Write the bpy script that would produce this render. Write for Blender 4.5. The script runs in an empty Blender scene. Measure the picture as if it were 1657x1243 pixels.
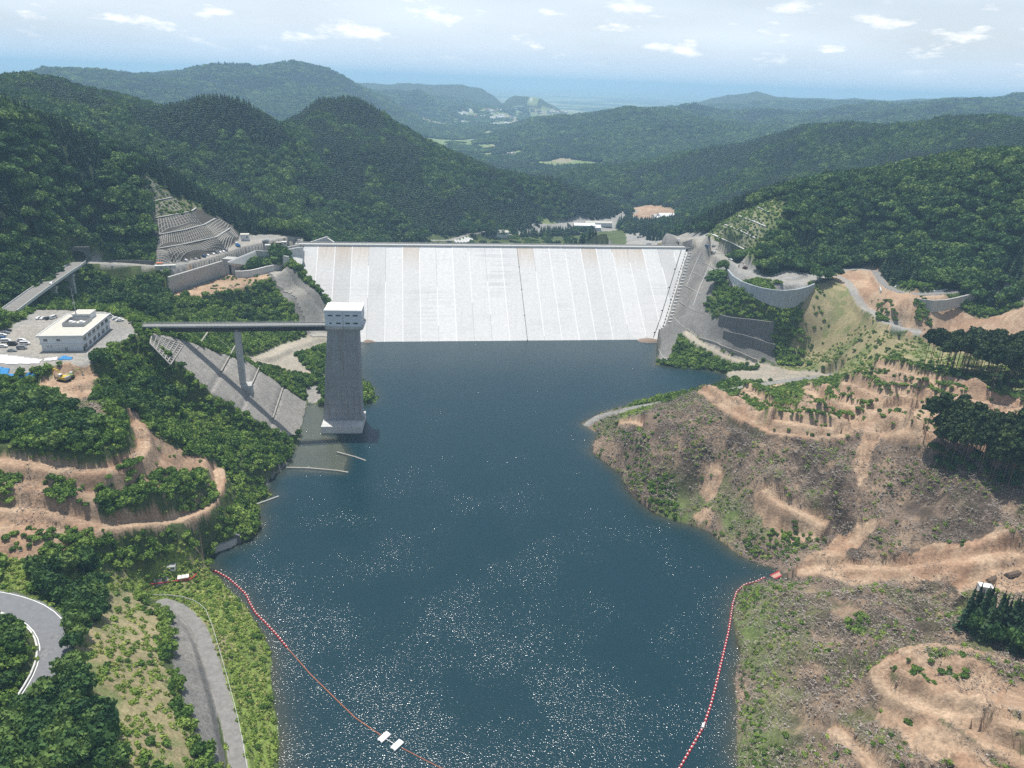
import bpy, math, random
import numpy as np
from mathutils import Vector, Matrix
random.seed(7); RS = np.random.RandomState(7)
sc = bpy.context.scene
# ------------------------------------------------------------------ camera
F, PITCH, ROLL, CZ = 1200.0, 22.3, 2.1, 204.0
cam_d = bpy.data.cameras.new("camera"); cam = bpy.data.objects.new("camera", cam_d)
sc.collection.objects.link(cam); sc.camera = cam
cam_d.sensor_width = 36.0; cam_d.lens = 36.0*F/1657.0
cam_d.clip_start = 1.0; cam_d.clip_end = 200000.0
Rm = Matrix.Rotation(math.radians(90-PITCH), 4, 'X') @ Matrix.Rotation(math.radians(ROLL), 4, 'Z')
cam.matrix_world = Matrix.Translation((0, 0, CZ)) @ Rm
# ------------------------------------------------------------------ sky and sun
SUN_EL, SUN_AZ = 75.0, -29.0          # elevation, azimuth from +Y towards +X (degrees)
w = bpy.data.worlds.new("World"); sc.world = w; w.use_nodes = True
nt = w.node_tree; nt.nodes.clear()
def N(nt, t, **kw):
    n = nt.nodes.new(t)
    for k, v in kw.items(): setattr(n, k, v)
    return n
sky = N(nt, 'ShaderNodeTexSky', sky_type='NISHITA', sun_disc=False)
sky.sun_elevation = math.radians(SUN_EL); sky.sun_rotation = math.radians(SUN_AZ)
sky.altitude = 200; sky.air_density = 1.0; sky.dust_density = 2.2; sky.ozone_density = 1.0
bg = N(nt, 'ShaderNodeBackground'); bg.inputs[1].default_value = 0.085
outw = N(nt, 'ShaderNodeOutputWorld')
tc = N(nt, 'ShaderNodeTexCoord')
sep = N(nt, 'ShaderNodeSeparateXYZ'); nt.links.new(tc.outputs['Generated'], sep.inputs[0])
def M_(op, a, b=None, clamp=False):
    n = N(nt, 'ShaderNodeMath', operation=op); n.use_clamp = clamp
    for i, v in enumerate((a, b)):
        if v is None: continue
        if isinstance(v, (int, float)): n.inputs[i].default_value = v
        else: nt.links.new(v, n.inputs[i])
    return n.outputs[0]
# clouds: thin veil plus a belt of small cumulus low over the plain
az = M_('ARCTAN2', sep.outputs[0], sep.outputs[1])
comb = N(nt, 'ShaderNodeCombineXYZ')
nt.links.new(M_('MULTIPLY', az, 7.5), comb.inputs[0]); nt.links.new(M_('MULTIPLY', sep.outputs[2], 24.0), comb.inputs[1])
n1 = N(nt, 'ShaderNodeTexNoise'); n1.inputs['Scale'].default_value = 1.55; n1.inputs['Detail'].default_value = 7; n1.inputs['Roughness'].default_value = 0.58
nt.links.new(comb.outputs[0], n1.inputs['Vector'])
r1 = N(nt, 'ShaderNodeMapRange'); r1.inputs[1].default_value = 0.55; r1.inputs[2].default_value = 0.66
nt.links.new(n1.outputs[0], r1.inputs[0])
belt = N(nt, 'ShaderNodeMapRange', interpolation_type='SMOOTHSTEP'); belt.inputs[1].default_value = 0.012; belt.inputs[2].default_value = 0.045
nt.links.new(sep.outputs[2], belt.inputs[0])
belt2 = N(nt, 'ShaderNodeMapRange', interpolation_type='SMOOTHSTEP'); belt2.inputs[1].default_value = 0.13; belt2.inputs[2].default_value = 0.06
nt.links.new(sep.outputs[2], belt2.inputs[0])
cum = M_('MULTIPLY', M_('MULTIPLY', r1.outputs[0], belt.outputs[0]), belt2.outputs[0])
comb2 = N(nt, 'ShaderNodeCombineXYZ')
nt.links.new(M_('MULTIPLY', az, 3.0), comb2.inputs[0]); nt.links.new(M_('MULTIPLY', sep.outputs[2], 16.0), comb2.inputs[1]); comb2.inputs[2].default_value = 3.3
n2 = N(nt, 'ShaderNodeTexNoise'); n2.inputs['Scale'].default_value = 1.0; n2.inputs['Detail'].default_value = 6; n2.inputs['Roughness'].default_value = 0.5
nt.links.new(comb2.outputs[0], n2.inputs['Vector'])
r2 = N(nt, 'ShaderNodeMapRange'); r2.inputs[1].default_value = 0.36; r2.inputs[2].default_value = 0.72; r2.inputs[4].default_value = 0.75
nt.links.new(n2.outputs[0], r2.inputs[0])
veil = N(nt, 'ShaderNodeMapRange', interpolation_type='SMOOTHSTEP'); veil.inputs[1].default_value = 0.10; veil.inputs[2].default_value = 0.45; veil.inputs[3].default_value = 1.0; veil.inputs[4].default_value = 0.25
nt.links.new(sep.outputs[2], veil.inputs[0])
cover = M_('MAXIMUM', M_('MULTIPLY', cum, 0.95), M_('MULTIPLY', M_('ADD', M_('MULTIPLY', r2.outputs[0], 0.35), 0.5), veil.outputs[0]), True)
vl = M_('MULTIPLY', M_('ADD', M_('MULTIPLY', r2.outputs[0], 0.35), 0.62), veil.outputs[0], True)
mv = N(nt, 'ShaderNodeMix', data_type='RGBA'); nt.links.new(vl, mv.inputs[0]); nt.links.new(sky.outputs[0], mv.inputs[6]); mv.inputs[7].default_value = (10.2, 11.5, 12.8, 1)
hz_ = N(nt, 'ShaderNodeMapRange', interpolation_type='SMOOTHSTEP'); hz_.inputs[1].default_value = 0.06; hz_.inputs[2].default_value = -0.005; hz_.inputs[4].default_value = 0.85
nt.links.new(sep.outputs[2], hz_.inputs[0])
mh = N(nt, 'ShaderNodeMix', data_type='RGBA'); nt.links.new(hz_.outputs[0], mh.inputs[0]); nt.links.new(mv.outputs[2], mh.inputs[6]); mh.inputs[7].default_value = (6.6, 8.7, 10.8, 1); mv = mh
mx = N(nt, 'ShaderNodeMix', data_type='RGBA')
nt.links.new(cum, mx.inputs[0]); nt.links.new(mv.outputs[2], mx.inputs[6]); mx.inputs[7].default_value = (13.6, 13.5, 13.2, 1)
nt.links.new(mx.outputs[2], bg.inputs[0]); nt.links.new(bg.outputs[0], outw.inputs[0])
sun_d = bpy.data.lights.new("sun", 'SUN'); sun_d.energy = 5.0; sun_d.angle = math.radians(0.53); sun_d.color = (1.0, 0.955, 0.88)
sun = bpy.data.objects.new("sun", sun_d); sc.collection.objects.link(sun)
_e, _a = math.radians(SUN_EL), math.radians(SUN_AZ)
SUNV = Vector((math.sin(_a)*math.cos(_e), math.cos(_a)*math.cos(_e), math.sin(_e)))
sun.rotation_euler = SUNV.to_track_quat('Z', 'Y').to_euler()
sc.view_settings.view_transform = 'Standard'; sc.view_settings.look = 'None'
sc.view_settings.exposure = 0.12; sc.view_settings.gamma = 1.0
sc.cycles.use_denoising = False; sc.cycles.max_bounces = 6; sc.cycles.transparent_max_bounces = 12; sc.cycles.volume_bounces = 3
# ------------------------------------------------------------------ pixel <-> world helpers (used once, at build time)
_R = np.array(Rm.to_3x3())
def ray(px, py): return _R @ np.array([(px-828.5)/F, -(py-621.5)/F, -1.0])
def W(px, py, z):
    d = ray(px, py); t = (z-CZ)/d[2]; return (d[0]*t, d[1]*t, float(z))
def WD(px, py, D):
    d = ray(px, py); t = D/math.hypot(d[0], d[1]); return (d[0]*t, d[1]*t, CZ+d[2]*t)
def proj(x, y, z):
    v = np.stack([x, y, z-CZ], -1) @ _R
    return 828.5+F*v[..., 0]/-v[..., 2], 621.5-F*v[..., 1]/-v[..., 2]
def smooth(a, b, x):
    t = np.clip((x-a)/(b-a), 0, 1); return t*t*(3-2*t)
_T = RS.rand(256, 256).astype(np.float32)
def vnoise(x, y):
    xi = np.floor(x).astype(np.int64); yi = np.floor(y).astype(np.int64)
    fx = (x-xi).astype(np.float32); fy = (y-yi).astype(np.float32)
    fx = fx*fx*fx*(fx*(fx*6-15)+10); fy = fy*fy*fy*(fy*(fy*6-15)+10)
    x0 = xi & 255; x1 = (xi+1) & 255; y0 = yi & 255; y1 = (yi+1) & 255
    return (_T[x0, y0]*(1-fx)+_T[x1, y0]*fx)*(1-fy)+(_T[x0, y1]*(1-fx)+_T[x1, y1]*fx)*fy
def fbm(x, y, s, octs=5, g=0.5, ridged=False):
    x = np.asarray(x, float)/s; y = np.asarray(y, float)/s
    o = 0; a = 1.0; t = 0
    for i in range(octs):
        n = vnoise(x+17.3*i, y-9.1*i)
        if ridged: n = 1-np.abs(2*n-1)
        o = o+a*n; t += a; a *= g
        x, y = (0.8*x-0.6*y)*2.03, (0.6*x+0.8*y)*2.03
    return o/t
def tag(o, label=None, cat=None, group=None, kind=None):
    if label: o['label'] = label
    if cat: o['category'] = cat
    if group: o['group'] = group
    if kind: o['kind'] = kind
    return o
def link(o, parent=None):
    sc.collection.objects.link(o)
    if parent is not None: o.parent = parent
    return o
def empty(name, loc, rz=0.0):
    o = bpy.data.objects.new(name, None); link(o); o.location = loc; o.rotation_euler = (0, 0, rz); o.empty_display_size = 1; return o
class MB:
    """collects shapes; build() links them as ONE mesh object (coordinates are relative to `org` if given)"""
    def __init__(s): s.v = []; s.f = []
    def add(s, vs, fs):
        b = len(s.v); s.v += [tuple(map(float, p)) for p in vs]; s.f += [tuple(b+i for i in f) for f in fs]; return s
    def hexa(s, p):   # 8 corners: bottom 4 (ccw), top 4
        return s.add(p, [(3, 2, 1, 0), (4, 5, 6, 7), (0, 1, 5, 4), (1, 2, 6, 5), (2, 3, 7, 6), (3, 0, 4, 7)])
    def box(s, c, d, rz=0.0, taper=1.0):
        ca, sa = math.cos(rz), math.sin(rz); P = []
        for k, t in ((0, 1.0), (1, taper)):
            for i, j in ((-1, -1), (1, -1), (1, 1), (-1, 1)):
                x, y = i*d[0]/2*t, j*d[1]/2*t
                P.append((c[0]+x*ca-y*sa, c[1]+x*sa+y*ca, c[2]+k*d[2]))
        return s.hexa(P)
    def prism(s, poly, z0, z1):   # vertical prism over xy polygon (ccw); z0,z1 numbers or lists
        n = len(poly); a = z0 if hasattr(z0, '__len__') else [z0]*n; b = z1 if hasattr(z1, '__len__') else [z1]*n
        vs = [(p[0], p[1], a[i]) for i, p in enumerate(poly)]+[(p[0], p[1], b[i]) for i, p in enumerate(poly)]
        fs = [tuple(range(n-1, -1, -1)), tuple(range(n, 2*n))]+[(i, (i+1) % n, n+(i+1) % n, n+i) for i in range(n)]
        return s.add(vs, fs)
    def tube(s, pts, r, n=8, r2=None, cap=True):
        pts = [Vector(p) for p in pts]; m = len(pts); b = len(s.v)
        for i, p in enumerate(pts):
            t = (pts[min(i+1, m-1)]-pts[max(i-1, 0)]).normalized()
            u = t.cross(Vector((0, 0, 1)))
            if u.length < 1e-3: u = Vector((1, 0, 0))
            u.normalize(); v = u.cross(t)
            rr = r if r2 is None else r+(r2-r)*i/(m-1)
            for k in range(n):
                a = 2*math.pi*k/n; q = p+u*(math.cos(a)*rr)+v*(math.sin(a)*rr); s.v.append(tuple(q))
        for i in range(m-1):
            for k in range(n):
                s.f.append((b+i*n+k, b+i*n+(k+1) % n, b+(i+1)*n+(k+1) % n, b+(i+1)*n+k))
        if cap:
            s.f.append(tuple(b+k for k in range(n-1, -1, -1))); s.f.append(tuple(b+(m-1)*n+k for k in range(n)))
        return s
    def ribbon(s, pts, w, t, up=0.0):   # flat strip of width w, thickness t following pts (top surface at z+up)
        L = [Vector(p) for p in pts]; m = len(L); b = len(s.v)
        for i, p in enumerate(L):
            d = L[min(i+1, m-1)]-L[max(i-1, 0)]; d.z = 0; d.normalize(); nrm = Vector((-d.y, d.x, 0))
            for sd, zz in ((-1, 0), (1, 0), (1, -t), (-1, -t)):
                q = p+nrm*(sd*w/2); s.v.append((q.x, q.y, q.z+up+zz))
        for i in range(m-1):
            for k in range(4):
                s.f.append((b+i*4+k, b+(i+1)*4+k, b+(i+1)*4+(k+1) % 4, b+i*4+(k+1) % 4))
        s.f.append((b, b+1, b+2, b+3)); e = b+(m-1)*4; s.f.append((e+3, e+2, e+1, e))
        return s
    def lathe(s, c, prof, n=12):
        b = len(s.v); m = len(prof)
        for r, z in prof:
            for k in range(n):
                a = 2*math.pi*k/n; s.v.append((c[0]+r*math.cos(a), c[1]+r*math.sin(a), c[2]+z))
        for i in range(m-1):
            for k in range(n):
                s.f.append((b+i*n+k, b+i*n+(k+1) % n, b+(i+1)*n+(k+1) % n, b+(i+1)*n+k))
        s.f.append(tuple(b+k for k in range(n-1, -1, -1))); s.f.append(tuple(b+(m-1)*n+k for k in range(n)))
        return s
    def mesh(s, name, mat, smooth_=False, org=(0, 0, 0)):
        me = bpy.data.meshes.new(name)
        me.from_pydata([(p[0]-org[0], p[1]-org[1], p[2]-org[2]) for p in s.v], [], s.f)
        if mat: me.materials.append(mat)
        if smooth_:
            for p in me.polygons: p.use_smooth = True
        me.update(); return me
    def build(s, name, mat, parent=None, org=(0, 0, 0), smooth_=False):
        o = bpy.data.objects.new(name, s.mesh(name, mat, smooth_, org)); link(o, parent)
        if parent is None: o.location = org
        return o
# ------------------------------------------------------------------ materials
def mat(name, col, rough=0.85, var=0.12, scale=0.4, bump=0.0, bscale=None, metal=0.0, streak=0.0, spec=0.3, stain=None):
    m = bpy.data.materials.new(name); m.use_nodes = True; t = m.node_tree; t.nodes.clear()
    o = N(t, 'ShaderNodeOutputMaterial'); p = N(t, 'ShaderNodeBsdfPrincipled'); t.links.new(p.outputs[0], o.inputs[0])
    p.inputs['Roughness'].default_value = rough; p.inputs['Metallic'].default_value = metal; p.inputs['Specular IOR Level'].default_value = spec
    g = N(t, 'ShaderNodeNewGeometry')
    n = N(t, 'ShaderNodeTexNoise'); n.inputs['Scale'].default_value = scale; n.inputs['Detail'].default_value = 8; n.inputs['Roughness'].default_value = 0.65
    t.links.new(g.outputs['Position'], n.inputs['Vector'])
    r = N(t, 'ShaderNodeMapRange'); r.inputs[1].default_value = 0.3; r.inputs[2].default_value = 0.7; r.inputs[3].default_value = 1-var; r.inputs[4].default_value = 1+var
    t.links.new(n.outputs[0], r.inputs[0])
    mu = N(t, 'ShaderNodeVectorMath', operation='SCALE'); mu.inputs[0].default_value = col; t.links.new(r.outputs[0], mu.inputs['Scale'])
    last = mu.outputs[0]
    if streak:
        mp = N(t, 'ShaderNodeMapping'); mp.inputs['Scale'].default_value = (1.1, 1.1, 0.035); t.links.new(g.outputs['Position'], mp.inputs[0])
        n3 = N(t, 'ShaderNodeTexNoise'); n3.inputs['Scale'].default_value = 1.0; n3.inputs['Detail'].default_value = 5; t.links.new(mp.outputs[0], n3.inputs['Vector'])
        r3 = N(t, 'ShaderNodeMapRange'); r3.inputs[1].default_value = 0.45; r3.inputs[2].default_value = 0.75; r3.inputs[3].default_value = 0.0; r3.inputs[4].default_value = streak
        t.links.new(n3.outputs[0], r3.inputs[0])
        mm = N(t, 'ShaderNodeMix', data_type='RGBA'); t.links.new(r3.outputs[0], mm.inputs[0]); t.links.new(last, mm.inputs[6])
        mm.inputs[7].default_value = (*(stain or (col[0]*0.45, col[1]*0.42, col[2]*0.4)), 1); last = mm.outputs[2]
    t.links.new(last, p.inputs['Base Color'])
    if bump:
        n4 = N(t, 'ShaderNodeTexNoise'); n4.inputs['Scale'].default_value = bscale or scale*4; n4.inputs['Detail'].default_value = 5
        t.links.new(g.outputs['Position'], n4.inputs['Vector'])
        b = N(t, 'ShaderNodeBump'); b.inputs['Strength'].default_value = 0.7; b.inputs['Distance'].default_value = bump
        t.links.new(n4.outputs[0], b.inputs['Height']); t.links.new(b.outputs[0], p.inputs['Normal'])
    return m
HZC=(.48,.74,1.0,1); HZD=0.00014
# ------------------------------------------------------------------ terrain: survey points (photo px, py, height) and (px, py, ground distance)
CZ_=[
# left shoreline
(590,556,0),(470,742,0),(425,788,0),(415,815,0),(420,852,0),(412,870,0),(385,882,0),(350,890,0),(330,908,0),(345,928,0),(370,950,0),(400,985,0),(425,1020,0),(440,1060,0),(437,1110,0),(447,1150,0),(452,1200,0),(450,1243,0),(440,1400,0),(430,1700,0),
# veg strip + road2
(300,940,7),(285,930,8),(250,950,9),(360,980,4),(395,1080,4),(410,1160,4),(420,1230,4),(258,972,9),(290,978,9),(322,1003,9),(343,1045,9),(358,1100,9),(373,1150,9),(387,1210,9),(395,1260,9),(400,1400,9),
(262,1000,15),(290,1060,16),(318,1140,17),(340,1220,18),
(215,960,16),(240,1040,24),(265,1120,25),(290,1200,26),(300,1243,26),(200,1010,28),(200,1100,32),(230,1220,33),(150,1100,37),(170,1200,38),(180,950,22),
(0,975,41),(50,985,40),(85,1005,40),(100,1040,39),(88,1080,38),(60,1120,37),(30,1150,36),(100,1170,39),(40,1210,38),(0,1243,38),(120,1243,40),(0,1050,44),(40,1060,42),(0,1130,36),(-100,1000,44),(-100,1243,42),(-150,1100,46),
(100,960,36),(50,930,40),(0,905,43),(120,920,34),(170,915,27),(240,905,20),(200,930,22),
# tracks slopes
(0,820,50),(60,820,47),(110,838,43),(160,848,40),(230,853,33),(290,843,27),(335,820,22),(362,790,20),(355,765,24),
(60,870,45),(200,880,27),(250,880,22),(310,870,14),(350,860,10),(380,820,9),(330,890,5),(395,780,9),
(0,742,60),(60,752,58),(110,763,55),(160,768,52),(200,762,50),(228,740,49),(236,715,49),(225,690,52),(215,672,55),
(0,780,55),(100,795,49),(200,810,40),(280,800,32),(320,770,30),(270,740,38),(300,740,32),
(-100,742,64),(-100,850,54),(-100,650,72),
# hill under office
(0,650,67),(100,700,62),(180,700,60),(60,690,64),(100,612,66),(140,620,65),(160,650,62),(0,600,70),(60,590,70),(120,592,70),(150,560,70),(0,545,70),(60,510,70),(120,500,70),(190,520,70),(215,530,69),(-60,560,70.5),(-60,500,71),
(190,580,64),(235,620,54),(250,680,44),(300,690,34),(330,660,31),(350,740,23),(400,720,16),(420,760,9),(450,725,5),(300,770,28),
# embankment region handled by plane; a few
(240,545,64),(290,552,56),(497,652,0),(483,712,0),(390,640,28),
# behind bridge
(400,600,24),(440,612,16),(470,590,12),(440,580,17),(500,620,6),(480,560,13),(520,545,10),(560,552,4),(560,590,1),(590,610,0.5),(620,640,0.3),(600,652,0.2),(520,660,0),(500,650,0),(560,665,-1),
(450,540,18),(400,540,26),(350,540,36),(300,530,44),(250,515,55),(330,510,42),(200,490,56),
(480,520,22),(470,480,34),(430,460,46),(400,480,42),(350,500,40),(300,480,50),(250,470,52),(350,462,50),(400,452,50),(440,440,52),(290,478,50),
(110,495,52),(150,470,54),(200,450,58),(60,500,62),(0,520,66),
(450,437,54),(470,430,59),(500,470,44),(530,510,28),(560,530,14),
# left yard and terraces
(250,428,66),(290,432,66),(330,425,66),(385,385,66),(270,440,65),(340,415,66),(380,405,66),(430,385,66),(455,395,63),(490,385,62),
(150,418,67),(200,420,66),(120,425,72),(100,428,74),
(0,440,78),(60,420,80),(0,490,68),(60,460,72),
(251,425,66),(278,428,66),(300,424,66),(345,412,66),(368,404,66),(386,381,66),(254,404,74.5),(269,405,74.5),(310,397,74.5),(352,387,74),(377,369,73),(255,402,75),(300,393,75),(350,384,75),(374,366,74.5),(259,384,81.5),(300,374,82),(330,366,82),(352,353,81),(258,381,82),(326,364,82.5),(256,355,92),(310,344,92),(325,336,92),(250,351,92.6),(306,341,92.6),(243,330,102),(282,321,102),(240,326,102.5),(234,296,116),(246,293,116),(400,375,64),(430,380,63),
# right shore
(1065,590,0),(1063,580,0),(1095,594,0),(1140,597,0),(1175,606,0),(1215,613,1),(1180,617,0),(1140,632,0),(1060,646,0),(1000,661,0),(965,674,0),(945,687,0),(965,697,0),(985,692,0.5),(961,712,0),(959,730,0),(985,752,0),(1008,768,0),(1018,795,0),(1060,830,0),(1100,845,0),(1150,861,0),(1185,890,0),(1230,912,0),(1258,918,0),(1282,936,0),(1262,940,0),(1215,946,0),(1195,957,0),(1187,1000,0),(1200,1060,0),(1189,1100,0),(1195,1150,0),(1193,1200,0),(1197,1243,0),(1190,1400,0),(1200,1700,0),
(1000,663,1.5),(1050,655,2.5),(1100,645,3),(1150,636,4),(1200,626,5),(1280,615,6),(1350,607,8),(1230,608,3),(1290,600,6),(1180,628,3),
# near-right headland
(1000,685,6),(1030,676,9),(1060,670,14),(1110,650,26),(1135,634,34),(1175,665,35),(1220,690,37),(1270,703,39),(1330,706,41),(1370,698,43),(1400,694,44),(1450,712,46),(1500,722,48),(1560,740,50),(1657,750,54),
(1000,720,10),(1050,720,19),(1050,780,10),(1100,720,25),(1150,750,22),(1100,800,9),(1200,750,26),(1250,760,26),(1150,820,9),(1240,785,23),(1255,810,20),(1295,835,15),(1340,855,13),(1200,850,8),(1260,870,9),(1320,790,26),(1380,800,26),(1320,750,31),(1400,750,35),
(1290,920,2),(1330,890,7),(1370,855,13),(1395,832,19),(1420,800,27),(1480,800,33),(1560,800,41),(1657,800,47),(1450,870,24),(1550,880,32),(1657,870,38),(1500,750,42),
(1285,935,1),(1330,918,5),(1400,918,10),(1440,925,14),(1500,925,20),(1570,925,26),(1657,920,31),(1600,955,29),(1657,960,31),(1540,960,27),(1750,900,38),
(1240,950,5),(1300,955,8),(1360,965,12),(1420,960,16),(1480,960,22),
(1215,1010,7),(1240,1100,9),(1250,1020,12),(1300,1010,15),(1350,1050,18),(1420,1010,22),(1500,1010,27),(1560,1000,28),(1657,1030,32),
(1390,1100,22),(1440,1060,26),(1500,1045,29),(1560,1052,31),(1620,1075,33),(1657,1100,35),(1450,1140,25),(1520,1170,28),(1600,1220,31),(1657,1243,33),(1657,1170,35),(1560,1110,31),
(1240,1180,9),(1260,1243,10),(1340,1180,18),(1350,1243,18),(1450,1243,24),(1540,1243,27),(1400,1400,20),(1600,1400,30),(1800,1243,40),(1800,1050,38),
# terraced dirt behind the track
(1210,640,14),(1260,650,18),(1230,668,26),(1310,640,25),(1360,625,29),(1300,670,30),(1380,660,36),(1430,640,41),(1480,650,45),(1400,610,40),(1432,590,46),(1470,600,48),(1520,610,52),(1600,640,56),(1657,655,58),(1550,690,51),(1657,700,56),(1480,690,46),(1750,650,64),(1750,800,54),
# valley creek behind
(1400,570,29),(1440,560,33),(1340,592,13),(1300,575,10),(1250,590,8),(1480,565,37),(1550,560,42),(1657,560,48),(1750,560,52),
# brushy slope
(1300,560,18),(1300,520,36),(1330,480,51),(1350,460,57),(1400,500,47),(1380,540,34),(1440,545,42),(1260,540,26),(1260,500,42),(1312,466,57),
# roads
(1410,510,50),(1440,530,48),(1490,540,46),(1385,480,53),(1370,455,57),(1350,446,60),(1400,437,60),
(1175,432,60.5),(1200,455,59.5),(1250,466,59),(1300,461,59),(1150,410,61),(1125,397,61),(1180,410,61.5),(1230,440,61),(1350,436,60.5),
(1415,440,62),(1430,468,64),(1470,482,66),(1530,475,68),(1590,466,69),(1657,488,70),(1750,500,72),
(1440,505,56),(1480,520,52),(1530,540,45),(1540,510,54),(1600,530,50),(1620,500,60),(1657,540,52),(1700,520,58),
# cut rocks between dam groin and headland
(1172,440,56),(1150,480,42),(1120,500,30),(1145,510,30),(1100,540,14),(1080,560,7),(1070,575,2),(1110,565,8),(1160,560,10),(1200,575,8),(1140,545,17),(1115,525,22),(1150,560,13),(1250,580,8),
(1185,480,44),(1250,482,51),(1180,510,36),(1250,520,36),(1250,560,18),(1200,540,24),(1290,500,44),
(1075,400,59),(1050,382,58),(1000,376,56),(1100,385,60),(1140,380,61.5),(1160,400,62),(1215,425,63),
]
CD_=[
# terraces left top, spurs
(232,289,690),(300,325,700),(345,345,745),(200,300,680),(150,330,660),(100,340,640),(50,330,600),(0,330,580),(150,380,620),(60,380,590),(0,390,570),
(235,272,760),(200,262,740),(150,243,720),(100,228,700),(50,222,665),(0,214,640),(-120,200,600),(-120,330,540),(-120,440,480),
(0,205,800),(100,215,850),(200,245,900),(260,300,880),(330,340,850),(400,365,850),(500,375,850),(600,385,900),
# big left mountain ridge
(-120,110,1300),(0,120,1250),(60,137,1180),(100,139,1150),(150,142,1150),(195,153,1120),(250,166,1100),(300,165,1080),(350,159,1080),(380,166,1080),(410,182,1080),(450,210,1080),(500,240,1050),(550,280,1020),(600,320,1000),(640,350,980),(670,372,960),
(0,180,950),(100,190,1000),(200,210,1000),(300,240,1000),(400,280,980),(450,320,930),(520,350,920),(300,200,1040),(400,230,1040),
(0,150,1600),(150,175,1600),(300,190,1500),(420,212,1350),
# second peak
(440,200,1250),(470,183,1300),(500,164,1330),(525,150,1360),(550,138,1380),(580,143,1360),(600,150,1340),(640,190,1300),(700,231,1270),(760,268,1240),(800,290,1230),(830,293,1230),(900,300,1280),(960,308,1330),(1005,325,1380),(1018,338,1400),
(560,200,1230),(520,230,1150),(620,240,1160),(650,290,1110),(700,320,1080),(700,280,1150),(760,310,1120),(800,340,1150),(720,365,1020),(800,375,1060),(850,365,1120),(560,300,1060),
(600,205,1600),(640,230,1550),(700,270,1500),(760,290,1500),(830,305,1500),(900,310,1550),(950,312,1600),(550,190,1600),(500,205,1600),(470,215,1500),(800,290,1900),(760,275,1900),(700,262,2000),(640,250,2100),(1020,325,1550),
(900,345,1230),(960,335,1300),(1010,345,1300),(900,362,1180),(1000,368,1100),(1050,350,1300),(1090,340,1350),(950,385,1000),(850,385,1000),(750,390,980),(650,392,960),(1060,370,1000),(1130,362,1000),
# ridge C (right, forest)
(1140,368,850),(1170,352,850),(1200,335,840),(1240,322,830),(1268,316,800),(1290,300,820),(1340,294,830),(1400,292,830),(1450,290,800),(1500,284,790),(1560,280,770),(1600,275,760),(1657,278,750),(1750,275,740),(1850,275,730),
(1268,326,780),(1230,350,750),(1180,375,720),(1145,380,715),(1215,410,665),(1250,395,690),(1270,350,740),
(1290,380,730),(1350,418,725),(1300,430,690),(1350,360,760),(1450,360,740),(1550,350,730),(1657,350,710),(1400,408,745),(1500,410,700),(1600,410,690),(1657,420,670),(1550,450,650),(1750,420,650),(1750,350,690),
(1450,432,690),(1240,430,660),
# behind ridge C valley
(1160,350,1050),(1250,310,1100),(1350,290,1150),(1500,275,1150),(1657,270,1100),(1100,350,1150),(1800,270,1100),
# ridge D
(880,283,1900),(950,268,1850),(1000,265,1800),(1100,258,1800),(1150,235,1780),(1200,240,1700),(1260,218,1700),(1330,198,1700),(1380,187,1700),(1440,193,1680),(1500,193,1650),(1580,188,1600),(1657,195,1550),(1800,195,1500),
(1100,300,1500),(1200,290,1450),(1300,260,1450),(1400,250,1400),(1500,250,1350),(1657,240,1300),(1050,325,1450),(1000,290,1600),(1600,270,1200),
(950,265,2300),(1100,250,2300),(1250,240,2300),(1400,235,2300),(1600,235,2200),(1750,235,2200),(860,275,2100),
# valley floor
(850,262,2300),(830,256,2500),(780,252,2500),(760,240,2800),(740,225,3400),(700,200,4000),(720,185,5000),(780,190,4600),(800,175,6000),(900,178,5800),(850,200,4200),(810,215,3400),(680,190,4600),
# hills E
(830,225,2900),(850,200,3200),(865,187,3400),(900,188,3400),(950,187,3300),(990,178,3200),(1025,171,3100),(1055,180,3000),(1100,198,2900),(1140,220,2700),(1000,215,2700),(900,230,2600),(950,210,2900),
(1000,190,4200),(1100,195,3800),(880,190,4000),(1200,210,3200),
(1120,182,3900),(1200,190,3900),(1280,190,3900),(1080,190,3700),(1150,195,3500),(1250,200,3400),(1330,185,4200),
(1150,178,5200),(1250,180,5200),
# far right ridges
(1060,163,7000),(1100,160,6500),(1150,157,6300),(1200,155,6200),(1250,160,6000),(1300,162,5800),(1350,155,5500),(1380,157,5500),(1420,165,5300),(1470,165,5200),(1540,168,5000),(1580,158,4800),(1610,163,4700),(1657,158,4600),(1750,155,4500),(1440,178,4000),(1600,178,3500),(1350,178,4500),(1700,178,3300),
(1200,152,9000),(1400,158,9000),(1600,162,8000),(1750,163,7500),
# far left ridges
(-120,140,3500),(40,127,3600),(100,123,3600),(160,117,3600),(200,125,3600),(235,133,3700),(270,124,3900),(300,118,4000),(340,118,4000),(370,115,4000),(385,111,4000),(405,117,4000),(470,113,4000),(510,122,4000),(550,135,4100),(600,150,4200),
(0,195,2400),(100,205,2400),(200,210,2300),(300,215,2300),(400,220,2200),(450,222,2200),(500,220,2300),(560,220,2400),(640,225,2500),(100,165,3000),(300,170,3100),(450,178,3200),(520,180,3200),(580,190,3300),
(100,118,6000),(300,122,6000),(480,127,6000),(-100,115,6000),
(600,148,5200),(650,145,5300),(670,137,6000),(720,140,6300),(780,148,6300),(830,155,6000),(870,158,6000),(640,165,4400),(700,152,5000),(750,160,4900),(800,167,5000),(620,180,3800),(660,180,4200),
(600,142,8000),(720,145,8500),
]

CF_=[(p,D,-68) for D in (4300,5200,6200,7500,9000) for p in (840,900,960,1020,1060)]+[(p,D,-62) for D in (7600,9500) for p in (0,150,300,450,600,700,780)]+[(p,5600,-55) for p in (0,120,240,360,480)]+[(p,D,-60) for D in (8600,10500) for p in (1120,1250,1400,1550,1700)]

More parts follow.
